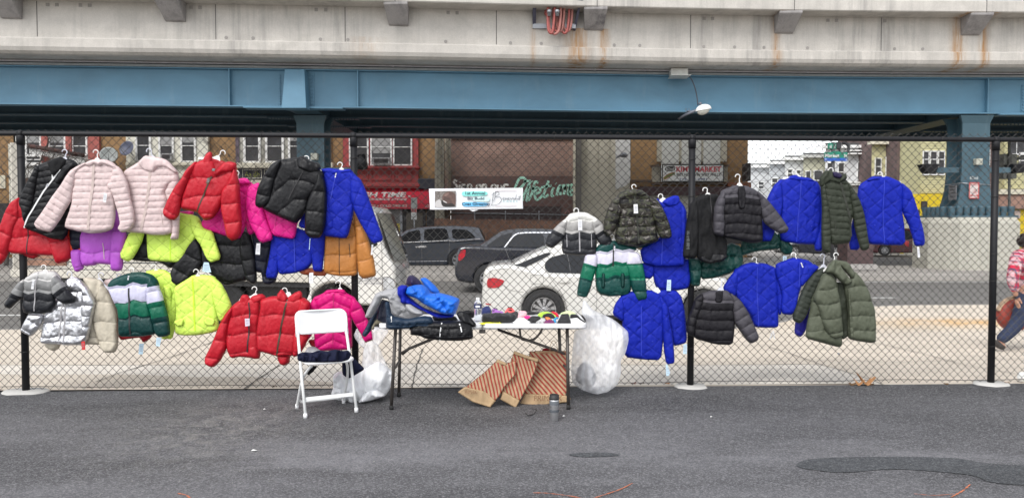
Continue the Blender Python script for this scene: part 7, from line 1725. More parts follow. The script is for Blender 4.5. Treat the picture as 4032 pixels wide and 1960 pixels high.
# white flatbed truck: cab and bed
body = [(1236, 840), (1242, 815), (1300, 806), (1400, 805), (1458, 812), (1476, 832), (1492, 885), (1512, 965), (1532, 1012), (1548, 1034), (1556, 1060), (1558, 1120), (1560, 1175), (1552, 1200), (1500, 1204), (1410, 1204)] + archp(1312, 1215, 100, 1204)[1:-1] + [(1215, 1204), (1214, 1100), (1232, 1000)]
c = Car('white flatbed work truck with lettering on its door, behind the tan jacket', 13.2, 1.95, WPT, body, None, 1000, name='parked_truck', cat_='truck', ins=0.05)
c.zb = -5; c.tum = 0
c.side('side_window', [(1330, 850), (1455, 850), (1470, 900), (1490, 975), (1330, 975)], CGL, onroof=False, k=1, lift=0.008)
# windscreen
(x0, z0), (x1, z1) = c.xz(1480, 838), c.xz(1546, 1028)
v = [(x0 + 0.02, 13.26, z0), (x1 + 0.02, 13.24, z1), (x1 + 0.10, 14.2, z1), (x1 + 0.02, 15.05, z1), (x0 + 0.02, 15.0, z0), (x0 + 0.08, 14.2, z0)]
mesh('windscreen', v, [(0, 1, 2, 5), (5, 2, 3, 4)], mat('hazy windscreen', (0.12, 0.13, 0.12), 0.08, spec=0.9, coat=1.0), c.root)
c.side('headlamp', [(1510, 1094), (1532, 1092), (1550, 1104), (1558, 1130), (1552, 1142), (1510, 1143)], mat('head lamp glass', (0.45, 0.46, 0.47), 0.15, coat=1.0, var=0.4, scale=14), onroof=False, lift=0.02, th=0.03, k=1)
c.side('lamp_bezel', [(1506, 1090), (1532, 1088), (1554, 1100), (1562, 1130), (1556, 1148), (1506, 1148)], CHR, onroof=False, lift=0.008, th=0.01, k=1)
for k in range(4): c.side('grille_bar', [(1554, 1122 + k * 9), (1562, 1116 + k * 9), (1563, 1121 + k * 9), (1556, 1127 + k * 9)], BLKP, onroof=False, lift=0.006, th=0.01, k=0, mirror=False)
c.line('door_seam', [(1503, 960), (1505, 1080), (1503, 1200)], 2, SEAM, False, 0.004); c.line('door_seam', [(1318, 830), (1318, 1090)], 2, SEAM, False, 0.004)
LT = mat('truck lettering', (0.13, 0.13, 0.17), 0.6); fc = Frame(13.195)
text(fc, 'HWB', 1408, 1092, 1427, 1101, LT, c.root, off=0.004); text(fc, 'CLEANING GROUP INC', 1436, 1092, 1505, 1101, LT, c.root, off=0.004); text(fc, '85', 1365, 1112, 1377, 1119, LT, c.root, off=0.004); text(fc, '741', 1407, 1111, 1424, 1119, LT, c.root, off=0.004); text(fc, '877-235-5029', 1439, 1111, 1502, 1119, LT, c.root, off=0.004)
strokes(fc, [[(1400, 1105), (1490, 1104)]], 1.6, LT, c.root, off=0.004)
c.wheel(1312, 1238, 82, 6, well=1.16)
# the bed: a long low platform that runs back and slightly away
A0 = U(1214, 1108, 13.9); A1 = Vector((U(40, 1085, 15.3).x, 15.3, 0.0))
zt_, zb_ = 0.56, 0.40
def bed(u, w_, z):
 p = A0 + (A1 - A0) * u; d = (A1 - A0).normalized(); nn = Vector((-d.y, d.x, 0)); nn = nn if nn.y > 0 else -nn
 return Vector((p.x, p.y, 0)) + nn * w_ + Vector((0, 0, z))
BEIGE = mat('beige platform', (0.50, 0.47, 0.41), 0.6, var=0.08)
mb = MB(); mb.prism([bed(0, 0, zb_), bed(1, 0, zb_), bed(1, 0, zt_), bed(0, 0, zt_)], bed(0, 2.2, 0) - bed(0, 0, 0)); bevel(mb.build('bed_platform', BEIGE, c.root), 0.015)
mb = MB()
for w_ in (0.35, 1.5): mb.prism([bed(-0.02, w_, 0.1), bed(0.98, w_, 0.12), bed(0.98, w_, zb_), bed(-0.02, w_, zb_)], bed(0, 0.12, 0) - bed(0, 0, 0))
mb.build('chassis_rail', BLKP, c.root)
mb = MB(); mb.prism([bed(0.03, 0.30, -0.12), bed(0.22, 0.30, -0.12), bed(0.22, 0.30, 0.38), bed(0.03, 0.30, 0.38)], bed(0, 0.5, 0) - bed(0, 0, 0)); mb.build('tool_box', BLKP, c.root)
mb = MB(); mb.prism([bed(0.0, 0.06, zb_ - 0.09), bed(0.97, 0.06, zb_ - 0.09), bed(0.97, 0.06, zb_ - 0.002), bed(0.0, 0.06, zb_ - 0.002)], bed(0, 2.0, 0) - bed(0, 0, 0)); mb.build('skirt', BLKP, c.root)
for u in (0.28, 0.68):
 cc = bed(u, 0.05, -0.42 + 0.44); mb = MB(); mb.lathe(cc, (0, 1, 0), [(0.02, 0), (0.04, 0.22), (0.0, 0.28), (0.0, 0.40), (0.04, 0.44), (0.4, 0.44), (0.44, 0)], 36); mb.build('wheel', TYRE, c.root, True)
mb = MB()
for u, zt2 in ((0.985, 3.05), (0.0, 1.2)): mb.tube([bed(u, 0.05, zt_), bed(u, 0.05, zt2)], 0.07, 4)
mb.build('corner_post', BEIGE, c.root)
mb = MB()
for k in range(3): mb.prism([bed(0.80, 0.02, zt_ + 0.08 + k * 0.13), bed(0.955, 0.02, zt_ + 0.08 + k * 0.13), bed(0.955, 0.02, zt_ + 0.19 + k * 0.13), bed(0.80, 0.02, zt_ + 0.19 + k * 0.13)], (0, 0.03, 0))
mb.build('side_board', WOODF, c.root)
mb = MB()
for k in range(3): mb.prism([bed(0.35, 0.02, zt_ + 0.03 + k * 0.07), bed(0.79, 0.02, zt_ + 0.03 + k * 0.07), bed(0.79, 0.02, zt_ + 0.07 + k * 0.07), bed(0.35, 0.02, zt_ + 0.07 + k * 0.07)], (0, 0.03, 0))
mb.build('side_rail', BEIGE, c.root)
# ------------------------------------------------------------------ banner on the fence
fbn = fence_frame(0.035)
VW = mat('white banner paper', (0.72, 0.72, 0.73), 0.45, var=0.02)
bn = empty('banner', fbn.hit(1873, 826), 'white paper banner with a portrait photo announcing a coat giveaway', 'banner')
def sheet(name, corners, m, parent, off, nx=24, ny=4, amp=0.004, th=0.0015, fr=None):
 fr = fr or fbn; q = [Vector(fr.uv(*p)) for p in corners]; v = []; f = []
 for s_ in (0, 1):
  for j in range(ny + 1):
   for i in range(nx + 1):
    a, b_ = i / nx, j / ny; p = (q[0] * (1 - a) + q[1] * a) * (1 - b_) + (q[3] * (1 - a) + q[2] * a) * b_
    w_ = amp * (math.sin(a * 17) * 0.5 + math.sin(a * 7 + b_ * 2)) if amp else 0
    v.append(fr.at(p.x, p.y, off + w_ - s_ * th))
 n = (nx + 1) * (ny + 1)
 for j in range(ny):
  for i in range(nx):
   a = j * (nx + 1) + i; f.append((a, a + 1, a + nx + 2, a + nx + 1)); f.append((n + a, n + a + nx + 1, n + a + nx + 2, n + a + 1))
 return mesh(name, v, f, m, parent, True)
sheet('under_sheet', [(1702, 826), (2060, 822), (2056, 746), (1700, 750)], VW, bn, -0.006)
sheet('sheet', [(1693, 825), (2057, 821), (2059, 740), (1689, 743)], VW, bn, 0.002)
mb = MB(); mb.prism([fbn.hit(x, y) for x, y in ((1848, 826), (1862, 833), (1884, 826))], fbn.n * 0.002); mb.build('torn_strip', VW, bn)
def flat(name, pts, m, off, closed=True, k=4, parent=bn, fr=fbn):
 q = cat([Vector(fr.uv(*p)) for p in pts], k, True) if k else [Vector(fr.uv(*p)) for p in pts]
 return mesh(name, [fr.at(p.x, p.y, off) for p in q], [tuple(range(len(q)))], m, parent)
O = 0.0105
ph = flat('portrait', [(1713, 816), (1795, 814), (1795, 752), (1713, 753)], mat('photo backdrop', (0.16, 0.14, 0.125), 0.4, var=0.7, scale=60), O, k=0)
flat('portrait_shirt', [(1715, 796), (1730, 786), (1742, 800), (1752, 815), (1716, 815)], mat('photo shirt', (0.5, 0.48, 0.47), 0.4), O + 0.0010)
flat('portrait_head', [(1744, 790), (1742, 775), (1750, 762), (1765, 754.5), (1782, 757), (1793, 768), (1794, 800), (1786, 812), (1768, 813), (1752, 805)], mat('photo skin tone', (0.10, 0.055, 0.045), 0.4, var=0.45, scale=30), O + 0.0018)
flat('portrait_beard', [(1738, 792), (1748, 792), (1760, 802), (1780, 800), (1790, 812), (1752, 814), (1740, 806)], mat('photo beard', (0.022, 0.017, 0.016), 0.5), O + 0.0026)
flat('portrait_highlight', [(1750, 768), (1758, 761), (1768, 759), (1764, 767), (1754, 774)], mat('photo skin light', (0.20, 0.12, 0.10), 0.4), O + 0.0026)
flat('portrait_smile', [(1745, 789), (1752, 793), (1761, 798), (1756, 799), (1747, 794)], mat('photo teeth', (0.6, 0.57, 0.55), 0.4), O + 0.0034)
strokes(fbn, [[(1748, 777), (1755, 776)], [(1762, 782), (1770, 782)]], 2, MATS['photo beard'], bn, off=O + 0.0034, name='portrait_eyes')
TQ = mat('turquoise brush', (0.22, 0.66, 0.60), 0.5, var=0.2, scale=20); PT = mat('pale teal brush', (0.55, 0.74, 0.72), 0.5, var=0.1); BB = mat('blue brush', (0.14, 0.46, 0.72), 0.5, var=0.25, scale=20); NV = mat('banner navy print', (0.012, 0.03, 0.07), 0.5)
flat('brush_mark', [(1822, 756), (1850, 754), (1912, 755), (1914, 768), (1870, 772), (1824, 771)], TQ, O); flat('brush_mark', [(1860, 778), (1920, 775), (1928, 785), (1918, 794), (1870, 792)], PT, O); flat('brush_mark', [(1822, 797), (1870, 796), (1920, 800), (1914, 810), (1860, 813), (1826, 812)], BB, O)
text(fbn, '1st Annual', 1833, 755, 1910, 767, NV, bn, off=O + 0.002, bold=0.02); text(fbn, 'Big Budd', 1841, 776, 1907, 790, NV, bn, off=O + 0.002, bold=0.02); text(fbn, 'Coat Giveaway', 1819, 797, 1931, 812, NV, bn, off=O + 0.002, bold=0.02)
GY = mat('banner grey print', (0.12, 0.14, 0.16), 0.5)
strokes(fbn, [[(1943, 758), (1941, 775), (1936, 808)], [(1951, 754), (1948, 780), (1944, 790), (1938, 786)], [(1936, 768), (1952, 757), (1962, 756), (1964, 766), (1950, 775), (1968, 776), (1974, 788), (1964, 802), (1948, 808), (1934, 809)]], 1.8, GY, bn, off=O, name='logo')
strokes(fbn, [[(1979, 785), (1986, 780), (1982, 777), (1979, 783), (1985, 788), (1992, 779), (1991, 787), (1997, 779), (1998, 787), (2005, 781), (2003, 778), (2000, 784), (2006, 788), (2011, 779), (2013, 787), (2018, 778), (2020, 785), (2023, 779), (2026, 785), (2022, 788), (2029, 783), (2033, 766), (2030, 786), (2036, 781), (2038, 787), (2041, 780), (2043, 787), (2048, 770), (2046, 788)], [(2040, 775), (2052, 773)]], 1.3, GY, bn, off=O, name='logo')
text(fbn, 'C A R E S', 1980, 790, 2037, 795.5, mat('banner teal print', (0.10, 0.36, 0.38), 0.5), bn, off=O)
strokes(fbn, [[(1950, 753), (2034, 753)], [(1950, 812), (2034, 812)]], 1.6, mat('banner mauve rule', (0.36, 0.26, 0.28), 0.5), bn, off=O, name='rule')
# ------------------------------------------------------------------ folding table
TZ = 0.69; TY0, TY1 = 6.03, 6.66; TX0, TX1 = (1487 - 2016) / FS * TY0, (2313 - 2016) / FS * TY0
tb = empty('folding_table', ((TX0 + TX1) / 2, 6.35, 0), 'white folding table loaded with coats and gloves, grey legs', 'table')
def rrect(x0, x1, y0, y1, r, n=6):
 out = []
 for cx, cy, a0 in ((x1 - r, y1 - r, 0), (x0 + r, y1 - r, 90), (x0 + r, y0 + r, 180), (x1 - r, y0 + r, 270)):
  out += [(cx + r * math.cos(math.radians(a0 + 90 * k / n)), cy + r * math.sin(math.radians(a0 + 90 * k / n))) for k in range(n + 1)]
 return out
TP = mat('white table plastic', (0.74, 0.74, 0.75), 0.45, var=0.04, bmp=0.05, bscale=300)
xm = (1899 - 2016) / FS * TY0
for a, b_ in ((TX0, xm - 0.002), (xm + 0.002, TX1)):
 L = rrect(a, b_, TY0, TY1, 0.05)
 if b_ < 0 and a == TX0: L = [(min(x, b_), y) for x, y in L]
 mb = MB(); mb.prism([(x, y, TZ - 0.036) for x, y in L], (0, 0, 0.036)); bevel(mb.build('tabletop', TP, tb), 0.006, 3)
LEG = mat('taupe steel tube', (0.075, 0.066, 0.060), 0.45, 0.3, var=0.25, scale=15); RUB = mat('black rubber foot', (0.015, 0.015, 0.015), 0.8)
def gp(x, y): return G(x, y, 0)
f1, f2_, f3, f4 = gp(1541, 1612), gp(1571, 1560), gp(2238, 1610), gp(2212, 1560)
tops = [(f1.x + 0.035, f1.y + 0.02), (f2_.x + 0.02, f2_.y - 0.03), (f3.x - 0.01, f3.y + 0.02), (f4.x - 0.03, f4.y - 0.05)]
for ft, tp in zip((f1, f2_, f3, f4), tops):
 mb = MB(); mb.tube([(ft.x, ft.y, 0.03), (tp[0], tp[1], TZ - 0.037)], 0.0135, 12); o = mb.build('leg', LEG, tb, True)
 mb = MB(); mb.tube([(ft.x, ft.y, 0.0), (ft.x, ft.y, 0.035)], 0.0165, 12); mb.build('foot', RUB, o, True)
for a, b_ in ((0, 1), (2, 3)):
 p, q = (f1, f2_, f3, f4)[a], (f1, f2_, f3, f4)[b_]; t0, t1 = tops[a], tops[b_]
 mb = MB(); s_ = 0.45; mb.tube([(p.x * (1 - s_) + t0[0] * s_, p.y * (1 - s_) + t0[1] * s_, TZ * s_), (q.x * (1 - s_) + t1[0] * s_, q.y * (1 - s_) + t1[1] * s_, TZ * s_)], 0.010, 8); mb.build('cross_bar', LEG, tb, True)
ym = 6.33
mb = MB(); mb.tube([U(1582, 1392, ym), U(1610, 1372, ym), U(1700, 1335, ym), U(1745, 1318, ym)], [0.017, 0.012, 0.012, 0.010], 8)
mb.build('brace', LEG, tb, True)
mb = MB(); mb.tube([U(1960, 1297, ym), U(2182, 1376, ym), U(2225, 1392, ym)], 0.0115, 8); mb.build('brace', LEG, tb, True)
mb = MB(); mb.tube(cat([U(x, y, ym) for x, y in ((2136, 1292), (2122, 1316), (2098, 1336), (2068, 1338), (2052, 1330), (2046, 1292))], 5), 0.009, 8); mb.build('brace', LEG, tb, True)
mb = MB(); p = U(1899, 1298, 6.1); mb.obox(p - Vector((0, 0, 0.012)), (0.025, 0, 0), (0, 0.02, 0), (0, 0, 0.014)); bevel(mb.build('hinge', LEG, tb), 0.006)
# ------------------------------------------------------------------ coats heaped on the table
def tile(o, sc): return lambda s_: [(o[0] + a / sc, o[1] + b_ / sc) for a, b_ in pp(s_)]
PT_ = tile((1400, 1060), 4.174); GT = tile((1820, 1160), 5.152); Q7 = tile((1280, 1240), 1.905); R8 = tile((2200, 1160), 1.525); B4 = tile((1400, 1000), 1.841); T4 = tile((600, 1000), 2.501)
def lump(name, label, cat_, parts, group=None, zips=(), cards=()):
 first = parts[0]; q = first[2]; fr = first[1]
 cx = sum(p[0] for p in q) / len(q); cy = max(p[1] for p in q)
 root = empty(name, fr.hit(cx, cy), label, cat_, group); main = None
 for i, pt in enumerate(parts):
  nm, fr, q, m = pt[:4]; o = dict(pt[4]) if len(pt) > 4 else {}
  kw = dict(T=0.07, R=0.09, style='n', wr=2.2, seed=i * 3.1 + len(label), back=0.9, res=0.0085); kw.update(o)
  pf = Puff(fr, [fr.uv(*p) for p in q], **kw); pf.build(nm, CL.get(m, MATS.get(m)) if isinstance(m, str) else m, root)
  if main is None: main = pf
 for z, c in zips: ribbon(main, [main.fr.uv(*p) for p in z], 0.008, ZIPM[c], 'zipper', root)
 return root, main
Y = lambda y: Frame(y)
lump('folded_jacket', 'navy jacket with bright print, folded under the grey coat, sleeve dangling', 'jacket', [
 ('body', Y(5.97), PT_('480,540 550,520 600,760 850,815 1120,760 1250,780 1282,850 1272,940 1200,962 1040,942 880,967 700,987 560,992 498,960 498,800'), 'print', dict(style='h', sp=0.06, T=0.045, R=0.04, smooth=1)),
 ('body', Y(6.08), PT_('340,830 400,560 440,490 560,520 610,800 500,900'), 'navy', dict(T=0.03)),
 ('sleeve', Y(6.17), PT_('103,1060 180,930 220,830 330,680 430,520 485,560 442,680 332,830 252,1010 170,1107 123,1107'), 'print', dict(style='h', sp=0.05, T=0.045, axis='pca'))], 'coats heaped on the table',
 zips=[(PT_('600,760 605,850'), 'white')])
lump('folded_jacket', 'khaki sleeve showing at the left end of the coat heap', 'jacket', [('sleeve', Y(6.12), PT_('268,940 330,830 450,795 520,840 480,892 330,902 292,1002 264,982'), 'khaki', dict(T=0.03))], 'coats heaped on the table')
lump('folded_jacket', 'black puffer with white zip hanging over the front table edge', 'jacket', [
 ('body', Y(5.975), PT_('880,962 1000,900 1270,850 1700,840 1900,920 1922,970 1937,1142 1700,1177 1400,1167 1150,1142 1060,1092 898,1077 903,1020'), 'black', dict(style='h', sp=0.055, T=0.04, R=0.05)),
 ('sleeve', Y(6.02), PT_('1655,725 1750,675 1880,770 1985,900 1972,950 1850,942 1750,892 1695,810'), 'black', dict(T=0.045)),
 ('collar', Y(6.2), PT_('1740,700 1830,668 1960,690 1945,800 1860,800'), 'black', dict(T=0.04)),
 ('body', Y(6.25), PT_('1250,760 1640,760 1700,860 1300,880'), 'black', dict(T=0.05))], 'coats heaped on the table',
 zips=[(PT_('1425,865 1405,1000 1388,1162'), 'white'), (PT_('1713,880 1735,940 1752,1012'), 'white')])
lump('folded_jacket', 'light grey puffer folded on top of the navy print jacket', 'jacket', [
 ('body', Y(6.10), PT_('330,400 500,330 700,305 760,400 820,560 960,600 1112,690 1122,742 1000,792 850,814 700,792 588,752 573,660 543,490 430,470 380,440'), 'grey', dict(T=0.055, R=0.06, style='h', sp=0.12, amp=0.008, tilt=1.0, wr=3.5, smooth=1)),
 ('sleeve', Y(6.08), PT_('147,792 200,650 280,500 330,395 450,350 520,440 430,480 402,560 332,700 262,798'), 'grey', dict(T=0.06)),
 ('fold', Y(6.03), PT_('815,575 900,570 1000,640 1110,700 1115,745 1030,760 950,745 840,680'), 'grey', dict(T=0.04, R=0.04))], 'coats heaped on the table')
lump('folded_jacket', 'bright blue puffer sprawled across the top of the coat heap', 'jacket', [
 ('body', Y(6.12), PT_('690,290 760,253 860,268 840,400 900,470 1100,620 1300,700 1500,740 1630,740 1600,785 1500,797 1330,799 1150,702 950,602 760,562 723,542 735,480 683,400'), 'blue', dict(T=0.07, R=0.04, wr=3.5, smooth=1)),
 ('front', Y(6.10), PT_('850,290 990,253 1100,250 1180,300 1240,400 1380,383 1600,440 1717,488 1685,620 1635,750 1450,742 1250,640 1100,560 1000,480 880,440 815,390'), 'bright', dict(T=0.085, R=0.06, style='h', sp=0.12, tilt=-0.9, amp=0.016, wr=4.0, smooth=1)),
 ('sleeve', Y(6.26), PT_('1055,150 1150,132 1232,195 1322,280 1395,385 1300,420 1200,380 1110,250'), 'bright', dict(T=0.06))], 'coats heaped on the table')
lump('folded_jacket', 'dark plum hood poking up behind the bright blue puffer', 'jacket', [('hood', Y(6.22), PT_('833,185 870,108 930,90 1000,128 1052,180 1095,262 1000,300 900,300 828,262'), 'plum', dict(T=0.07))], 'coats heaped on the table')
# water bottle
pb = Vector(((1881 - 2016) / FS * 6.16, 6.16, TZ)); bt = empty('water_bottle', pb, 'clear water bottle with a navy label, white cap, on the table', 'bottle')
m_, t_, b_ = nodes('bottle plastic'); b_.inputs['Transmission Weight'].default_value = 0.9; b_.inputs['Roughness'].default_value = 0.06; b_.inputs['IOR'].default_value = 1.25; b_.inputs['Base Color'].default_value = (0.9, 0.93, 0.96, 1)
r = 0.030; prof_ = [(0.0, 0.0), (0.0, r * 0.85), (0.008, r)]
for k in range(7): prof_ += [(0.012 + k * 0.013, r), (0.0185 + k * 0.013, r * 0.90)]
prof_ += [(0.105, r), (0.145, r), (0.160, r * 0.8), (0.175, r * 0.42), (0.182, r * 0.42), (0.182, 0)]
mb = MB(); mb.lathe(pb, (0, 0, 1), prof_, 24); mb.build('body', m_, bt, True)
mb = MB(); mb.lathe(pb, (0, 0, 1), [(0.108, r + 0.0008), (0.140, r + 0.0008)], 24); mb.build('label', mat('bottle label', (0.02, 0.03, 0.12), 0.4), bt, True)
text(Frame(pb.y - r - 0.002), 'PURE', 1870, 1209, 1891, 1219, WHT, bt, off=0.0) if False else None
mb = MB(); mb.lathe(pb, (0, 0, 1), [(0.176, r * 0.48), (0.192, r * 0.48), (0.193, 0)], 20); mb.build('cap', WHITE_PL, bt, True)
mb = MB(); mb.add([(pb.x - 0.018 + 0.036 * k / 6, pb.y - math.sqrt(max(0, (r + 0.0016) ** 2 - (-0.018 + 0.036 * k / 6) ** 2)), pb.z + z) for z in (0.117, 0.132) for k in range(7)], [(k, k + 1, k + 8, k + 7) for k in range(6)]); mb.build('label_mark', WHT, bt)
# gloves and hats laid out on the right half of the table
def gl(nm, cat_, label, pts, m, T=0.016, lean=1.1, wr=1.2, extra=()):
 q = GT(pts); by_ = max(p[1] for p in q)
 Yb = min(max(G(2016, by_, TZ).y if by_ < 1290 else 6.05, 6.07), 6.6)
 fr = Frame(Yb, 0, lean, TZ + 0.004)
 root = empty(nm, fr.hit(sum(p[0] for p in q) / len(q), by_), label, cat_, 'gloves and hats laid out on the table')
 Puff(fr, [fr.uv(*p) for p in q], T=T, R=0.02, style='n', wr=wr, seed=len(label), back=0.5, res=0.006).build('knit', m, root)
 for nm2, pts2, m2, dz in extra:
  q2 = GT(pts2); Puff(fr, [fr.uv(*p) for p in q2], T=0.006, R=0.01, style='n', wr=0.3, off=T + dz, res=0.006).build(nm2, m2, root)
 return root
def kn(name, c, r=0.9): return mat(name, c, r, var=0.15, scale=30, bmp=0.4, bscale=400, sheen=0.3)
K_ = dict(navy=kn('navy knit', (0.012, 0.02, 0.10)), purple=kn('purple knit', (0.32, 0.12, 0.42)), coral=kn('coral knit', (0.75, 0.10, 0.10)), brown=kn('dark brown knit', (0.03, 0.022, 0.024)), black=kn('black knit glove', (0.010, 0.010, 0.012)),
 pink=kn('pale pink knit', (0.72, 0.42, 0.45)), white=kn('white knit', (0.75, 0.75, 0.75)), mag=kn('magenta knit', (0.65, 0.02, 0.22)), neon=kn('neon green knit', (0.42, 0.70, 0.06)), red=kn('red knit', (0.55, 0.008, 0.03)), grey=kn('grey knit', (0.45, 0.45, 0.45)),
 plum=kn('plum knit', (0.15, 0.02, 0.10)), orange=mat('orange price card', (0.75, 0.20, 0.05), 0.5), cyan=kn('cyan knit', (0.03, 0.32, 0.65)), yellow=mat('yellow plastic sleeve', (0.60, 0.58, 0.03), 0.25), pale=kn('pale green knit', (0.55, 0.66, 0.35)), slot=mat('glove opening', (0.02, 0.012, 0.018), 0.9))
gl('winter_hat', 'hat', 'navy knit bundle right behind the water bottle', '385,410 385,300 480,258 560,262 602,330 592,402', K_['navy'], 0.03)
gl('glove', 'gloves', 'purple gloves with dark openings near the bottle', '598,400 600,290 700,288 732,330 822,340 862,400 822,417', K_['purple'], 0.018, extra=[('opening', '625,292 700,302 728,325 700,330 640,315', K_['slot'], 0), ('opening', '612,340 700,342 715,365 620,370', K_['slot'], 0)])
gl('glove', 'gloves', 'neon green cuff beside the purple gloves', '563,395 583,335 612,318 607,392', K_['neon'], 0.01)
gl('glove', 'gloves', 'coral red gloves with dark openings', '848,400 858,350 900,290 960,268 1022,273 1062,320 1095,365 1000,385 950,405', K_['coral'], 0.02, extra=[('opening', '912,282 1000,278 1020,300 930,302', K_['slot'], 0), ('opening', '905,325 1000,330 1030,352 920,352', K_['slot'], 0)])
gl('glove', 'gloves', 'dark brown gloves between coral and pale pink pairs', '868,430 868,380 918,350 970,380 1060,348 1132,350 1147,420 1120,475 1000,440', K_['brown'], 0.02)
gl('glove', 'gloves', 'large black fluffy bundle at the table front beside the bottle', '390,545 392,420 640,398 800,415 920,400 1060,420 1112,472 1062,532 980,562 900,582 700,567 500,552', K_['black'], 0.035, wr=2)
gl('glove_packet', 'packet', 'flat shiny yellow packet at the table front edge', '315,582 380,562 600,560 750,546 825,592 700,607 400,607', K_['yellow'], 0.006, lean=2.5, extra=[('label', '715,555 748,552 750,590 718,592', BLKP, 0)])
gl('glove', 'gloves', 'pale pink gloves standing above the white glove', '1118,480 1145,350 1170,323 1312,345 1312,432 1232,462 1190,482', K_['pink'], 0.016)
gl('glove', 'gloves', 'flat black item behind the black and neon gloves', '1308,412 1310,348 1500,343 1562,380 1420,412', K_['black'], 0.012)
gl('winter_hat', 'hat', 'neon green knit hat in the middle of the glove rows', '1515,415 1570,368 1700,340 1832,380 1915,442 1892,472 1800,420 1700,420 1620,470', K_['neon'], 0.016)
gl('glove', 'gloves', 'red knit glove behind the neon green hat', '1788,345 1860,343 1932,370 1967,430 1960,457 1900,447 1840,400', K_['red'], 0.014)
gl('glove', 'gloves', 'black glove lying over the neon green hat', '1618,465 1640,410 1720,383 1812,385 1884,440 1882,484 1780,472 1680,468', K_['black'], 0.02)
gl('glove', 'gloves', 'small magenta glove with shiny card beside the white glove', '1225,470 1290,420 1360,423 1412,470 1320,500', K_['mag'], 0.014)
gl('glove', 'gloves', 'black knit glove between the white and grey gloves', '1318,505 1400,438 1560,438 1602,482 1562,522 1502,560 1482,597 1380,597 1385,560 1330,532', K_['black'], 0.02)
def hand_glove(label, pts, m, **k): return gl('glove', 'gloves', label, pts, m, **k)
hand_glove('white knit glove with spread fingers at the table front', '995,572 1060,545 1105,510 1125,478 1190,463 1270,478 1325,525 1392,552 1392,572 1350,566 1372,592 1352,602 1300,586 1290,606 1262,606 1240,588 1225,606 1195,606 1178,588 1160,602 1120,602 1110,586 1050,600 1040,592 1070,572', K_['white'], T=0.014)
hand_glove('grey knit glove with spread fingers beside the orange card', '1463,568 1520,535 1560,508 1600,488 1682,488 1712,530 1745,558 1690,552 1682,572 1652,562 1645,597 1618,598 1602,566 1580,560 1560,596 1540,596 1535,566 1512,570', K_['grey'], T=0.012)
gl('glove', 'gloves', 'plum glove with a bright orange price card', '1650,592 1652,560 1672,478 1702,463 1792,480 1862,540 1878,582 1782,594', K_['plum'], 0.014, extra=[('price_card', '1678,468 1772,480 1815,548 1740,552 1690,512', K_['orange'], 0)])
gl('glove', 'gloves', 'cyan blue glove between plum and black gloves', '1838,502 1900,458 1965,465 1942,492 1900,500 1915,560 1870,572 1848,532', K_['cyan'], 0.012)
gl('winter_hat', 'hat', 'pale green knit hat at the back of the right table end', '1985,410 1992,380 2100,338 2222,343 2310,392 2300,420 2180,432', K_['pale'], 0.02)
gl('glove', 'gloves', 'black folded gloves near the right end of the table', '1910,592 1940,530 1980,460 2008,398 2142,398 2172,420 2192,500 2218,592 2200,607 2000,607', K_['black'], 0.024)
gl('sock', 'sock', 'black band behind the white item at the right table end', '2183,480 2188,420 2202,393 2342,405 2402,480 2504,552 2498,567 2400,542 2340,480', K_['black'], 0.014)
gl('sock', 'sock', 'white folded knit at the right end of the table', '2190,590 2188,490 2342,473 2402,530 2504,582 2498,602 2400,612 2300,607', K_['white'], 0.016)
# ------------------------------------------------------------------ folding chair
ch0 = Vector((-1.391, 5.91, 0)); th = math.radians(27.3); ex = Vector((math.cos(th), math.sin(th), 0)); ey = Vector((-math.sin(th), math.cos(th), 0))
def cp(x, y, z): return ch0 + ex * x + ey * y + Vector((0, 0, z))
chr_ = empty('folding_chair', ch0, 'white folding chair with dark clothes on its seat', 'chair')
CW = mat('white enamel', (0.74, 0.745, 0.74), 0.3, var=0.02); CPL = mat('white chair plastic', (0.76, 0.76, 0.77), 0.4, var=0.02)
for s_ in (-1, 1):
 mb = MB(); mb.tube([cp(s_ * 0.197, 0, 0.02), cp(s_ * 0.197, 0.15, 0.36), cp(s_ * 0.193, 0.27, 0.62), cp(s_ * 0.188, 0.30, 0.70)], 0.0115, 12); o = mb.build('front_leg', CW, chr_, True)
 mb = MB(); mb.tube([cp(s_ * 0.197, 0, 0), cp(s_ * 0.197, 0.006, 0.035)], 0.0155, 12); mb.build('foot', CPL, o, True)
 mb = MB(); mb.tube(cat([cp(s_ * 0.135, 0.05, 0.385), cp(s_ * 0.155, 0.10, 0.345), cp(s_ * 0.180, 0.19, 0.25), cp(s_ * 0.188, 0.33, 0.04), cp(s_ * 0.188, 0.345, 0.02)], 5), 0.0105, 12); o = mb.build('rear_leg', CW, chr_, True)
 mb = MB(); mb.tube([cp(s_ * 0.188, 0.345, 0.0), cp(s_ * 0.188, 0.345, 0.035)], 0.0145, 12); mb.build('foot', CPL, o, True)
mb = MB(); mb.prism([cp(-0.19, 0.052, 0.118), cp(-0.19, 0.064, 0.144), cp(0.19, 0.064, 0.144), cp(0.19, 0.052, 0.118)], ey * 0.008 ); bevel(mb.build('front_stretcher', CW, chr_), 0.003)
mb = MB(); mb.tube(cat([cp(-0.186, 0.30, 0.10), cp(-0.17, 0.315, 0.066), cp(-0.13, 0.318, 0.055), cp(0.13, 0.318, 0.055), cp(0.17, 0.315, 0.066), cp(0.186, 0.30, 0.10)], 5), 0.0095, 10); mb.build('rear_stretcher', CW, chr_, True)
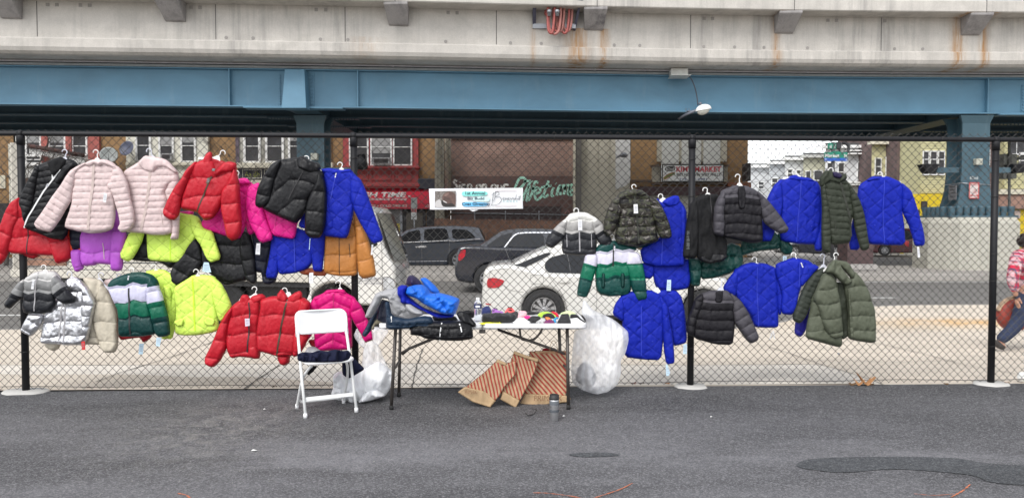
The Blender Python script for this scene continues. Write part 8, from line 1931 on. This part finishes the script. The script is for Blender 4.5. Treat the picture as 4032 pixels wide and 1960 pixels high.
# backrest: curved rounded panel
v = []; f = []; nx = 22; L = []
out = rrect(-0.208, 0.208, 0.0, 0.185, 0.055, 5)
n = len(out)
def bk(x, z, d): return cp(x, 0.262 + 0.04 * math.cos(x / 0.21 * math.pi / 2) + d + z * 0.30, 0.598 + z)
lay = [([(x * 0.97, 0.0925 + (z - 0.0925) * 0.93) for x, z in out], -0.017), (out, -0.010), (out, 0.010), ([(x * 0.97, 0.0925 + (z - 0.0925) * 0.93) for x, z in out], 0.017)]
for Lp, d in lay: v += [bk(x, z, d) for x, z in Lp]
f = [(k * n + j, k * n + (j + 1) % n, (k + 1) * n + (j + 1) % n, (k + 1) * n + j) for k in range(3) for j in range(n)]
# caps as fans with a grid so that the curve holds
def capg(d, flip):
 base = len(v); NX, NZ = 18, 6
 for j in range(NZ + 1):
  for i in range(NX + 1):
   z = 0.185 * (j / NZ); z = 0.0925 + (z - 0.0925) * 0.93
   hw = 0.208 * 0.97
   r_ = 0.055; zz = min(z, 0.185 - z); hw -= (r_ - math.sqrt(max(0, r_ * r_ - (r_ - zz) ** 2))) if zz < r_ else 0
   v.append(bk(-hw + 2 * hw * i / NX, z, d))
 for j in range(NZ):
  for i in range(NX):
   a = base + j * (NX + 1) + i; q = (a, a + 1, a + NX + 2, a + NX + 1); f.append(q[::-1] if flip else q)
capg(-0.0172, False); capg(0.0172, True)
mesh('backrest', v, f, CPL, chr_, True)
for s_ in (-1, 1):
 mb = MB(); mb.tube([cp(s_ * 0.196, 0.262, 0.585), cp(s_ * 0.190, 0.292, 0.68)], 0.016, 12); mb.build('backrest_clip', CPL, chr_, True)
seat = [(x, y) for x, y in rrect(-0.192, 0.192, 0.0, 0.37, 0.06)]
mb = MB(); mb.prism([cp(x, y, 0.402 - 0.012 * math.cos(x * 8) + (0.0)) for x, y in seat], (0, 0, 0.026)); bevel(mb.build('seat', CPL, chr_), 0.009, 3)
YC = 6.08
lump('folded_clothes', 'navy jersey clothes folded over the chair seat', 'clothes', [
 ('fold', Frame(5.98, 0.35), T4('1425,985 1455,972 1500,962 1560,970 1640,945 1720,957 1800,936 1870,952 1930,945 1962,985 1935,1040 1850,1062 1700,1067 1500,1067 1430,1047'), 'jersey', dict(T=0.035, R=0.03, wr=6, smooth=1)),
 ('fold', Frame(5.955, 0.35), T4('1560,1000 1640,962 1730,966 1800,1010 1760,1056 1640,1060'), 'jersey', dict(T=0.02, R=0.03, wr=4)),
 ('fold', Frame(5.955, 0.35), T4('1430,1010 1500,990 1560,1012 1540,1056 1450,1050'), 'jersey', dict(T=0.018, R=0.03, wr=4)),
 ('hanging_end', Y(6.2), T4('1868,1000 1950,978 2002,1040 2097,1130 2012,1182 1930,1227 1868,1182'), 'jersey', dict(T=0.03, R=0.05, wr=2))])
lump('folded_clothes', 'grey crumpled shirt behind the navy clothes on the chair', 'clothes', [('fold', Y(6.22), T4('1500,965 1530,912 1590,908 1655,945 1670,975 1560,1000 1500,990'), 'grey', dict(T=0.05, R=0.04))])
lump('folded_clothes', 'white cloth edge tucked under the navy clothes on the chair', 'clothes', [('fold', Y(6.10), T4('1495,998 1580,958 1665,948 1700,960 1640,985 1540,1010'), mat('white cotton', (0.7, 0.7, 0.7), 0.8), dict(T=0.02, R=0.02))])
lump('folded_clothes', 'black garment drooping below the chair seat, left side', 'clothes', [('fold', Y(6.12), T4('1508,1152 1560,1095 1625,1100 1582,1162 1530,1192'), 'fleece', dict(T=0.03, R=0.03))])
# ------------------------------------------------------------------ bags
def film(name, col, alpha, rough=0.25, bs=9.0, st=1.0):
 m, t, b = nodes(name); MATS[name] = m
 b.inputs['Base Color'].default_value = (*col, 1); b.inputs['Roughness'].default_value = rough; b.inputs['Specular IOR Level'].default_value = 0.25; b.inputs['Subsurface Weight'].default_value = 0.0
 v = coords(t); n = noi(t, v, bs, 6, 0.62, 1.2)
 al = ramp(t, noi(t, coords(t, 'Object', (1, 1, 0.5)), 4.0, 5, 0.6, 0.8), [(0.35, max(0, alpha - 0.18)), (0.65, min(1, alpha + 0.2))])
 t.links.new(al, b.inputs['Alpha']); bump(t, b, n, st, 0.012)
 return m
WBAG = film('white bag film', (0.88, 0.89, 0.915), 0.95, 0.5, 7, 1.0); CBAG = film('clear bag film', (0.95, 0.955, 0.98), 0.46, 0.55, 2.5, 0.4); NBAG = film('thin bag film', (0.92, 0.92, 0.94), 0.42, 0.55, 8, 0.8)
fp_ = Frame(6.45)
lump('plastic_bag', 'crumpled white plastic bag on the ground between chair and table', 'bag', [
 ('body', fp_, Q7('58,450 100,420 200,425 330,380 400,345 470,390 515,430 505,500 482,560 455,606 350,642 240,664 100,642 42,602 68,520'), WBAG, dict(T=0.13, R=0.16, wr=4.0)),
 ('fold', Frame(6.36), Q7('240,660 300,560 340,540 400,560 458,604 350,640'), WBAG, dict(T=0.05, R=0.05, wr=5, back=0.3)),
 ('fold', Frame(6.37), Q7('60,460 110,425 180,440 200,520 120,560 60,540'), WBAG, dict(T=0.05, R=0.05, wr=5, back=0.3)),
 ('neck', Frame(6.48), Q7('275,385 285,270 308,205 360,190 405,230 440,320 480,400 400,420 320,420'), NBAG, dict(T=0.05, R=0.06, wr=4)),
 ('handle', Frame(6.50), Q7('213,155 240,92 268,150 302,205 300,245 262,232'), NBAG, dict(T=0.015, R=0.03, wr=2)),
 ('handle', Frame(6.50), Q7('345,110 380,82 485,115 432,190 402,228 365,222'), NBAG, dict(T=0.02, R=0.03, wr=2))])
fc_ = Frame(6.60)
lump('plastic_bag', 'large translucent plastic bag with dark contents at the right end of the table', 'bag', [
 ('film', fc_, R8('148,30 165,40 200,88 270,118 330,148 380,188 417,220 421,270 402,350 372,395 375,470 352,540 292,585 222,598 140,572 83,530 73,460 83,330 93,215 150,205 165,150 135,112'), CBAG, dict(T=0.15, R=0.22, wr=2.4, back=0.5)),
 ('contents', Frame(6.60), R8('112,440 150,398 205,440 232,500 205,552 140,547 98,510'), 'navy', dict(T=0.09, R=0.1, back=0.4))])
def kraft(name, ax, az, freq=36.0):
 m, t, b = nodes(name); MATS[name] = m
 tc = t.nodes.new('ShaderNodeTexCoord'); sx = t.nodes.new('ShaderNodeSeparateXYZ'); t.links.new(tc.outputs['Object'], sx.inputs[0])
 s_ = math_n(t, 'ADD', math_n(t, 'MULTIPLY', sx.outputs['X'], ax * freq), math_n(t, 'MULTIPLY', sx.outputs['Z'], az * freq))
 s_ = math_n(t, 'FRACT', math_n(t, 'ADD', s_, math_n(t, 'MULTIPLY', noi(t, coords(t), 3.0, 2), 1.0)))
 st = math_n(t, 'LESS_THAN', s_, 0.46)
 c = mixc(t, st, (0.42, 0.29, 0.175), (0.31, 0.048, 0.03)); c = mixc(t, 1.0, c, ramp(t, noi(t, coords(t), 12, 4), [(0.3, 0.85), (0.7, 1.08)]), 'MULTIPLY')
 t.links.new(c, b.inputs['Base Color']); b.inputs['Roughness'].default_value = 0.8; bump(t, b, noi(t, coords(t), 14, 4, 0.6, 0.6), 0.6, 0.01); return m
KR = mat('kraft paper', (0.40, 0.275, 0.155), 0.8, var=0.12, bmp=0.3, bscale=30); KT = mat('kraft print', (0.20, 0.10, 0.05), 0.8); KRT = mat('kraft red print', (0.36, 0.065, 0.035), 0.8)
def pbag(label, Yb, parts, texts=()):
 root = None
 for nm, q, m, dy, o in parts:
  fr = Frame(Yb + dy, 0, 0.12, 0.05)
  if root is None: root = empty('paper_bag', fr.hit(sum(p[0] for p in q) / len(q), max(p[1] for p in q)), label, 'paper bag', 'striped paper bags under the table')
  kw = dict(T=0.04, R=0.012, style='n', wr=1.0, back=1.0, smooth=0, res=0.007); kw.update(o); Puff(fr, [fr.uv(*p) for p in q], **kw).build(nm, m, root)
 for s_, x0, y0, x1, y1, m, off, sh in texts: text(Frame(Yb - off, 0, 0.12, 0.05), s_, x0, y0, x1, y1, m, root, off=0.0, shear=sh)
 return root
pbag('upright striped paper bag at the right leg of the table, widest of three', 6.33, [
 ('side', B4('1262,703 1532,703 1532,985 1522,1028 1430,1028 1222,1012'), kraft('striped kraft a', 0.74, 0.67, 33.0), 0.0, dict(T=0.035)),
 ('base', B4('1188,1085 1225,1008 1522,1022 1562,1045 1542,1072 1300,1102'), KR, -0.03, dict(T=0.02)),
 ('rim', B4('1300,700 1532,700 1532,724 1300,722'), KR, -0.035, dict(T=0.005, R=0.01, wr=0.2)),
 ('contents', B4('1350,700 1360,682 1440,678 1475,700'), CL['dred'], 0.03, dict(T=0.02))],
 [('PRIMARK', *B4('1292,1022')[0], *B4('1500,1062')[0], KT, 0.085, 0.2), ('THIS BAG MAKES GREAT WRAPPING PAPER', *B4('1330,708')[0], *B4('1526,718')[0], KRT, 0.052, 0.0)])
hb = [o for q_ in [0] for o in bpy.data.objects if o.get('label', '').startswith('upright striped')][0]
mb = MB(); mb.tube(cat([U(x, y, 6.3) for x, y in B4('1408,705 1412,660 1432,628 1456,650 1466,705')], 5), 0.0022, 5); mb.build('handle', KR, hb, True)
pbag('slim striped paper bag leaning in the middle of the three', 6.25, [
 ('side', B4('1088,872 1150,703 1232,733 1328,763 1302,852 1252,952 1192,1062 1062,990'), kraft('striped kraft b', 0.97, 0.27), 0.0, dict(T=0.05)),
 ('base', B4('1062,985 1192,1058 1162,1117 1048,1052'), KR, -0.045, dict(T=0.02)), ('rim', B4('1150,700 1232,730 1330,760 1322,785 1226,755 1144,722'), KR, -0.055, dict(T=0.006, R=0.01, wr=0.3))])
pbag('left striped paper bag leaning far over to the left', 6.22, [
 ('side', B4('798,962 930,858 1030,763 1095,790 1172,763 1162,872 1082,962 1042,1032 1012,1062 940,1002'), kraft('striped kraft c', 0.97, 0.22), 0.0, dict(T=0.06)),
 ('base', B4('738,1000 795,958 945,988 1018,1062 976,1112 850,1072'), KR, -0.045, dict(T=0.02)), ('rim', B4('1030,760 1098,790 1090,812 1014,786'), KR, -0.06, dict(T=0.006, R=0.01, wr=0.3))],
 [('PRIMARK', *B4('790,985')[0], *B4('882,1012')[0], KT, 0.085, -0.3)])
# tumbler
pt = G(2182, 1655, 0); tm = empty('travel_mug', pt, 'steel travel mug with black lid and grey grip on the asphalt', 'mug')
R_ = 0.036
mb = MB(); mb.lathe(pt, (0, 0, 1), [(0, 0), (0, R_ * 0.85), (0.003, R_ * 0.88), (0.05, R_ * 0.92), (0.065, R_ * 0.96), (0.15, R_), (0.165, R_), (0.165, 0)], 32); mb.build('body', mat('brushed steel', (0.55, 0.55, 0.56), 0.3, 0.9, var=0.05), tm, True)
mb = MB(); mb.lathe(pt, (0, 0, 1), [(0.066, R_ * 0.97), (0.068, R_ * 1.0), (0.10, R_ * 0.95), (0.148, R_ * 1.03), (0.15, R_ * 1.0)], 32); mb.build('grip', mat('grey rubber', (0.10, 0.11, 0.125), 0.6), tm, True)
mb = MB(); mb.lathe(pt, (0, 0, 1), [(0.160, R_ * 0.98), (0.161, R_ * 1.04), (0.178, R_ * 1.04), (0.180, R_ * 0.96), (0.196, R_ * 0.96), (0.198, R_ * 0.85), (0.19, 0)], 32); mb.build('lid', BLKP, tm, True)
# ------------------------------------------------------------------ person at the right edge
foot0 = GS(3950, 1380); YP = foot0.y; kx = lambda x, y, dy=0.0: U(x, y, YP + dy)
SKIN = mat('skin', (0.42, 0.22, 0.15), 0.5, var=0.05)
def plaid():
 m, t, b = nodes('red plaid flannel')
 tc = t.nodes.new('ShaderNodeTexCoord'); sx = t.nodes.new('ShaderNodeSeparateXYZ'); t.links.new(tc.outputs['Object'], sx.inputs[0])
 def band(src, f, ph, wd): return math_n(t, 'LESS_THAN', math_n(t, 'FRACT', math_n(t, 'ADD', math_n(t, 'MULTIPLY', src, f), ph)), wd)
 X = math_n(t, 'ADD', sx.outputs['X'], math_n(t, 'MULTIPLY', sx.outputs['Y'], 0.8)); Z = math_n(t, 'ADD', sx.outputs['Z'], math_n(t, 'MULTIPLY', sx.outputs['X'], 0.15))
 c = (0.50, 0.02, 0.055)
 c = mixc(t, math_n(t, 'MULTIPLY', band(X, 9.5, 0.0, 0.34), 0.6), c, (0.60, 0.52, 0.54)); c = mixc(t, math_n(t, 'MULTIPLY', band(Z, 9.5, 0.1, 0.34), 0.6), c, (0.60, 0.52, 0.54))
 c = mixc(t, math_n(t, 'MULTIPLY', band(X, 9.5, 0.55, 0.10), 0.8), c, (0.03, 0.07, 0.14)); c = mixc(t, math_n(t, 'MULTIPLY', band(Z, 9.5, 0.65, 0.10), 0.8), c, (0.03, 0.07, 0.14))
 t.links.new(c, b.inputs['Base Color']); b.inputs['Roughness'].default_value = 0.9; return m
def skin_mesh(name, verts, edges, radii, m, parent, root=0, sub=2):
 me = bpy.data.meshes.new(name); base = wloc(parent)
 me.from_pydata([tuple(Vector(v) - base) for v in verts], edges, []); me.materials.append(m)
 o = bpy.data.objects.new(name, me); link(o, parent)
 o.modifiers.new('skin', 'SKIN')
 me2 = o.data
 if not me2.skin_vertices: bpy.context.view_layer.objects.active = o
 sv = me2.skin_vertices[0].data if me2.skin_vertices else None
 if sv is None:
  return o
 for i, r in enumerate(radii):
  sv[i].radius = (r, r) if not isinstance(r, tuple) else r
  sv[i].use_root = (i == root)
 o.modifiers['skin'].use_smooth_shade = True
 s_ = o.modifiers.new('sub', 'SUBSURF'); s_.levels = s_.render_levels = sub
 return o
pr = empty('person', (kx(4060, 1378)[0], YP, zs(YP)), 'person in red plaid shirt and dark jeans walking out of the right edge', 'person')
hip, chest, neck, head = kx(4055, 1165, 0.05), kx(4045, 1030, 0.05), kx(4045, 975, 0.05), kx(4058, 930, 0.05)
pelvisL, pelvisR = kx(4040, 1180, -0.07), kx(4066, 1180, 0.14)
kneeB, ankB, heelB, toeB = kx(4000, 1285, -0.07), kx(3935, 1338, -0.07), kx(3915, 1345, -0.07), kx(3955, 1374, -0.07)
kneeF, ankF, toeF = kx(4125, 1278, 0.14), kx(4150, 1372, 0.14), kx(4210, 1380, 0.14)
shL, elL, haL = kx(4008, 1008, -0.14), kx(3985, 1100, -0.20), kx(4002, 1168, -0.20)
shR, elR, haR = kx(4070, 1008, 0.22), kx(4105, 1090, 0.28), kx(4140, 1150, 0.24)
V_ = [hip, kx(4050, 1095, 0.05), chest, neck, head, pelvisL, kneeB, ankB, pelvisR, kneeF, ankF, shL, elL, haL, shR, elR, haR, toeB, toeF, kx(4062, 900, 0.05)]
E_ = [(0, 1), (1, 2), (2, 3), (3, 4), (4, 19), (0, 5), (5, 6), (6, 7), (7, 17), (0, 8), (8, 9), (9, 10), (10, 18), (2, 11), (11, 12), (12, 13), (2, 14), (14, 15), (15, 16)]
skin_mesh('body', V_, E_, [0.13, 0.13, 0.14, 0.055, 0.095, 0.085, 0.062, 0.04, 0.085, 0.062, 0.04, 0.06, 0.045, 0.03, 0.06, 0.045, 0.03, 0.03, 0.03, 0.075], SKIN, pr)
skin_mesh('plaid_shirt', [hip + Vector((0, 0, 0.02)), kx(4050, 1095, 0.05), chest, kx(4045, 998, 0.05), shL, elL, kx(4000, 1150, -0.2), shR, elR, kx(4132, 1135, 0.25)], [(0, 1), (1, 2), (2, 3), (2, 4), (4, 5), (5, 6), (2, 7), (7, 8), (8, 9)], [0.185, 0.19, 0.19, 0.085, 0.095, 0.072, 0.055, 0.095, 0.072, 0.055], plaid(), pr)
skin_mesh('jeans', [kx(4055, 1172, 0.05), pelvisL, kneeB, kx(3930, 1346, -0.07), pelvisR, kneeF, kx(4148, 1362, 0.14)], [(0, 1), (1, 2), (2, 3), (0, 4), (4, 5), (5, 6)], [0.155, 0.115, 0.088, 0.072, 0.115, 0.088, 0.072], mat('dark denim', (0.018, 0.028, 0.065), 0.85, var=0.25, scale=20), pr)
SH = mat('dark shoe', (0.035, 0.03, 0.028), 0.7)
skin_mesh('shoe', [kx(3908, 1340, -0.07), kx(3930, 1356, -0.07), kx(3955, 1370, -0.07)], [(0, 1), (1, 2)], [0.042, 0.048, 0.036], SH, pr); skin_mesh('shoe', [kx(4146, 1368, 0.14), kx(4175, 1370, 0.14), kx(4205, 1374, 0.14)], [(0, 1), (1, 2)], [0.045, 0.048, 0.036], SH, pr)
mb = MB(); rn = random.Random(2)
for k in range(90):
 a, b_ = rn.uniform(0, 6.28), rn.uniform(-1.3, 1.3); c_ = kx(4034, 946, 0.04); R2 = 0.075
 p = c_ + Vector((math.cos(a) * math.cos(b_), math.sin(a) * math.cos(b_), math.sin(b_))) * R2
 mb.tube([p + Vector((math.cos(t) * 0.014, math.sin(t * 1.7) * 0.010, math.sin(t) * 0.016)) for t in np.linspace(0, 7, 14)], 0.005, 4)
mb.lathe(kx(4034, 946, 0.04) - Vector((0, 0, 0.07)), (0, 0, 1), [(0, 0), (0.02, 0.05), (0.07, 0.072), (0.12, 0.05), (0.14, 0)], 12)
mb.build('hair', mat('dark curly hair', (0.025, 0.015, 0.013), 0.7), pr, True)
mb = MB(); hc = kx(4062, 915, 0.05)
for (dx, dz, r_) in ((0.095, 0.0, 0.016), (0.085, 0.03, 0.009)): mb.lathe(hc + Vector((dx, 0, dz)), (1, 0, 0), [(-0.02, r_), (0.01, r_ * 0.8), (0.02, 0)], 8)
mb.build('nose', SKIN, pr, True)
for hnd in (haL, haR):
 vs = [hnd, hnd + Vector((0.01, 0, -0.055))]; es = [(0, 1)]; rr = [0.026, 0.030]
 for k, (dy, ln) in enumerate(((-0.030, 0.062), (-0.010, 0.072), (0.010, 0.070), (0.030, 0.056))):
  i0 = len(vs); vs += [hnd + Vector((0.012, dy, -0.085)), hnd + Vector((0.028, dy, -0.085 - ln * 0.45)), hnd + Vector((0.022, dy, -0.085 - ln * 0.85))]; es += [(1, i0), (i0, i0 + 1), (i0 + 1, i0 + 2)]; rr += [0.011, 0.0095, 0.008]
 i0 = len(vs); vs += [hnd + Vector((0.035, -0.03, -0.05)), hnd + Vector((0.05, -0.03, -0.085))]; es += [(0, i0), (i0, i0 + 1)]; rr += [0.012, 0.009]
 skin_mesh('hand', vs, es, rr, SKIN, pr, 0, 1)
bg_ = empty('round_bag', kx(3992, 1292, 0.02), 'round dull red bag carried low beside the jeans of the person', 'bag')
cb_ = kx(3992, 1238, 0.10); mb = MB(); mb.lathe(cb_ - Vector((0, 0.09, 0)), (0, 1, 0), [(0, 0), (-0.0, 0.16), (0.02, 0.198), (0.06, 0.215), (0.12, 0.215), (0.16, 0.198), (0.18, 0.16), (0.18, 0)], 36); mb.build('body', mat('dull red leather', (0.26, 0.035, 0.022), 0.6, var=0.2), bg_, True)
mb = MB(); mb.tube([cb_ + Vector((0.215 * math.cos(t), -0.02, 0.215 * math.sin(t))) for t in np.linspace(0.9, 2.9, 16)], 0.032, 8)
o = mb.build('fur_rim', mat('tan fur trim', (0.42, 0.30, 0.20), 0.9, var=0.5, scale=25), bg_, True)
mb = MB(); mb.tube(cat([cb_ + Vector((-0.10, 0, 0.20)), cb_ + Vector((-0.02, -0.1, 0.26)), cb_ + Vector((0.05, -0.2, 0.27)), cb_ + Vector((0.10, 0, 0.20))], 5), 0.012, 8); mb.build('strap', mat('tan strap', (0.36, 0.26, 0.18), 0.7), bg_, True)
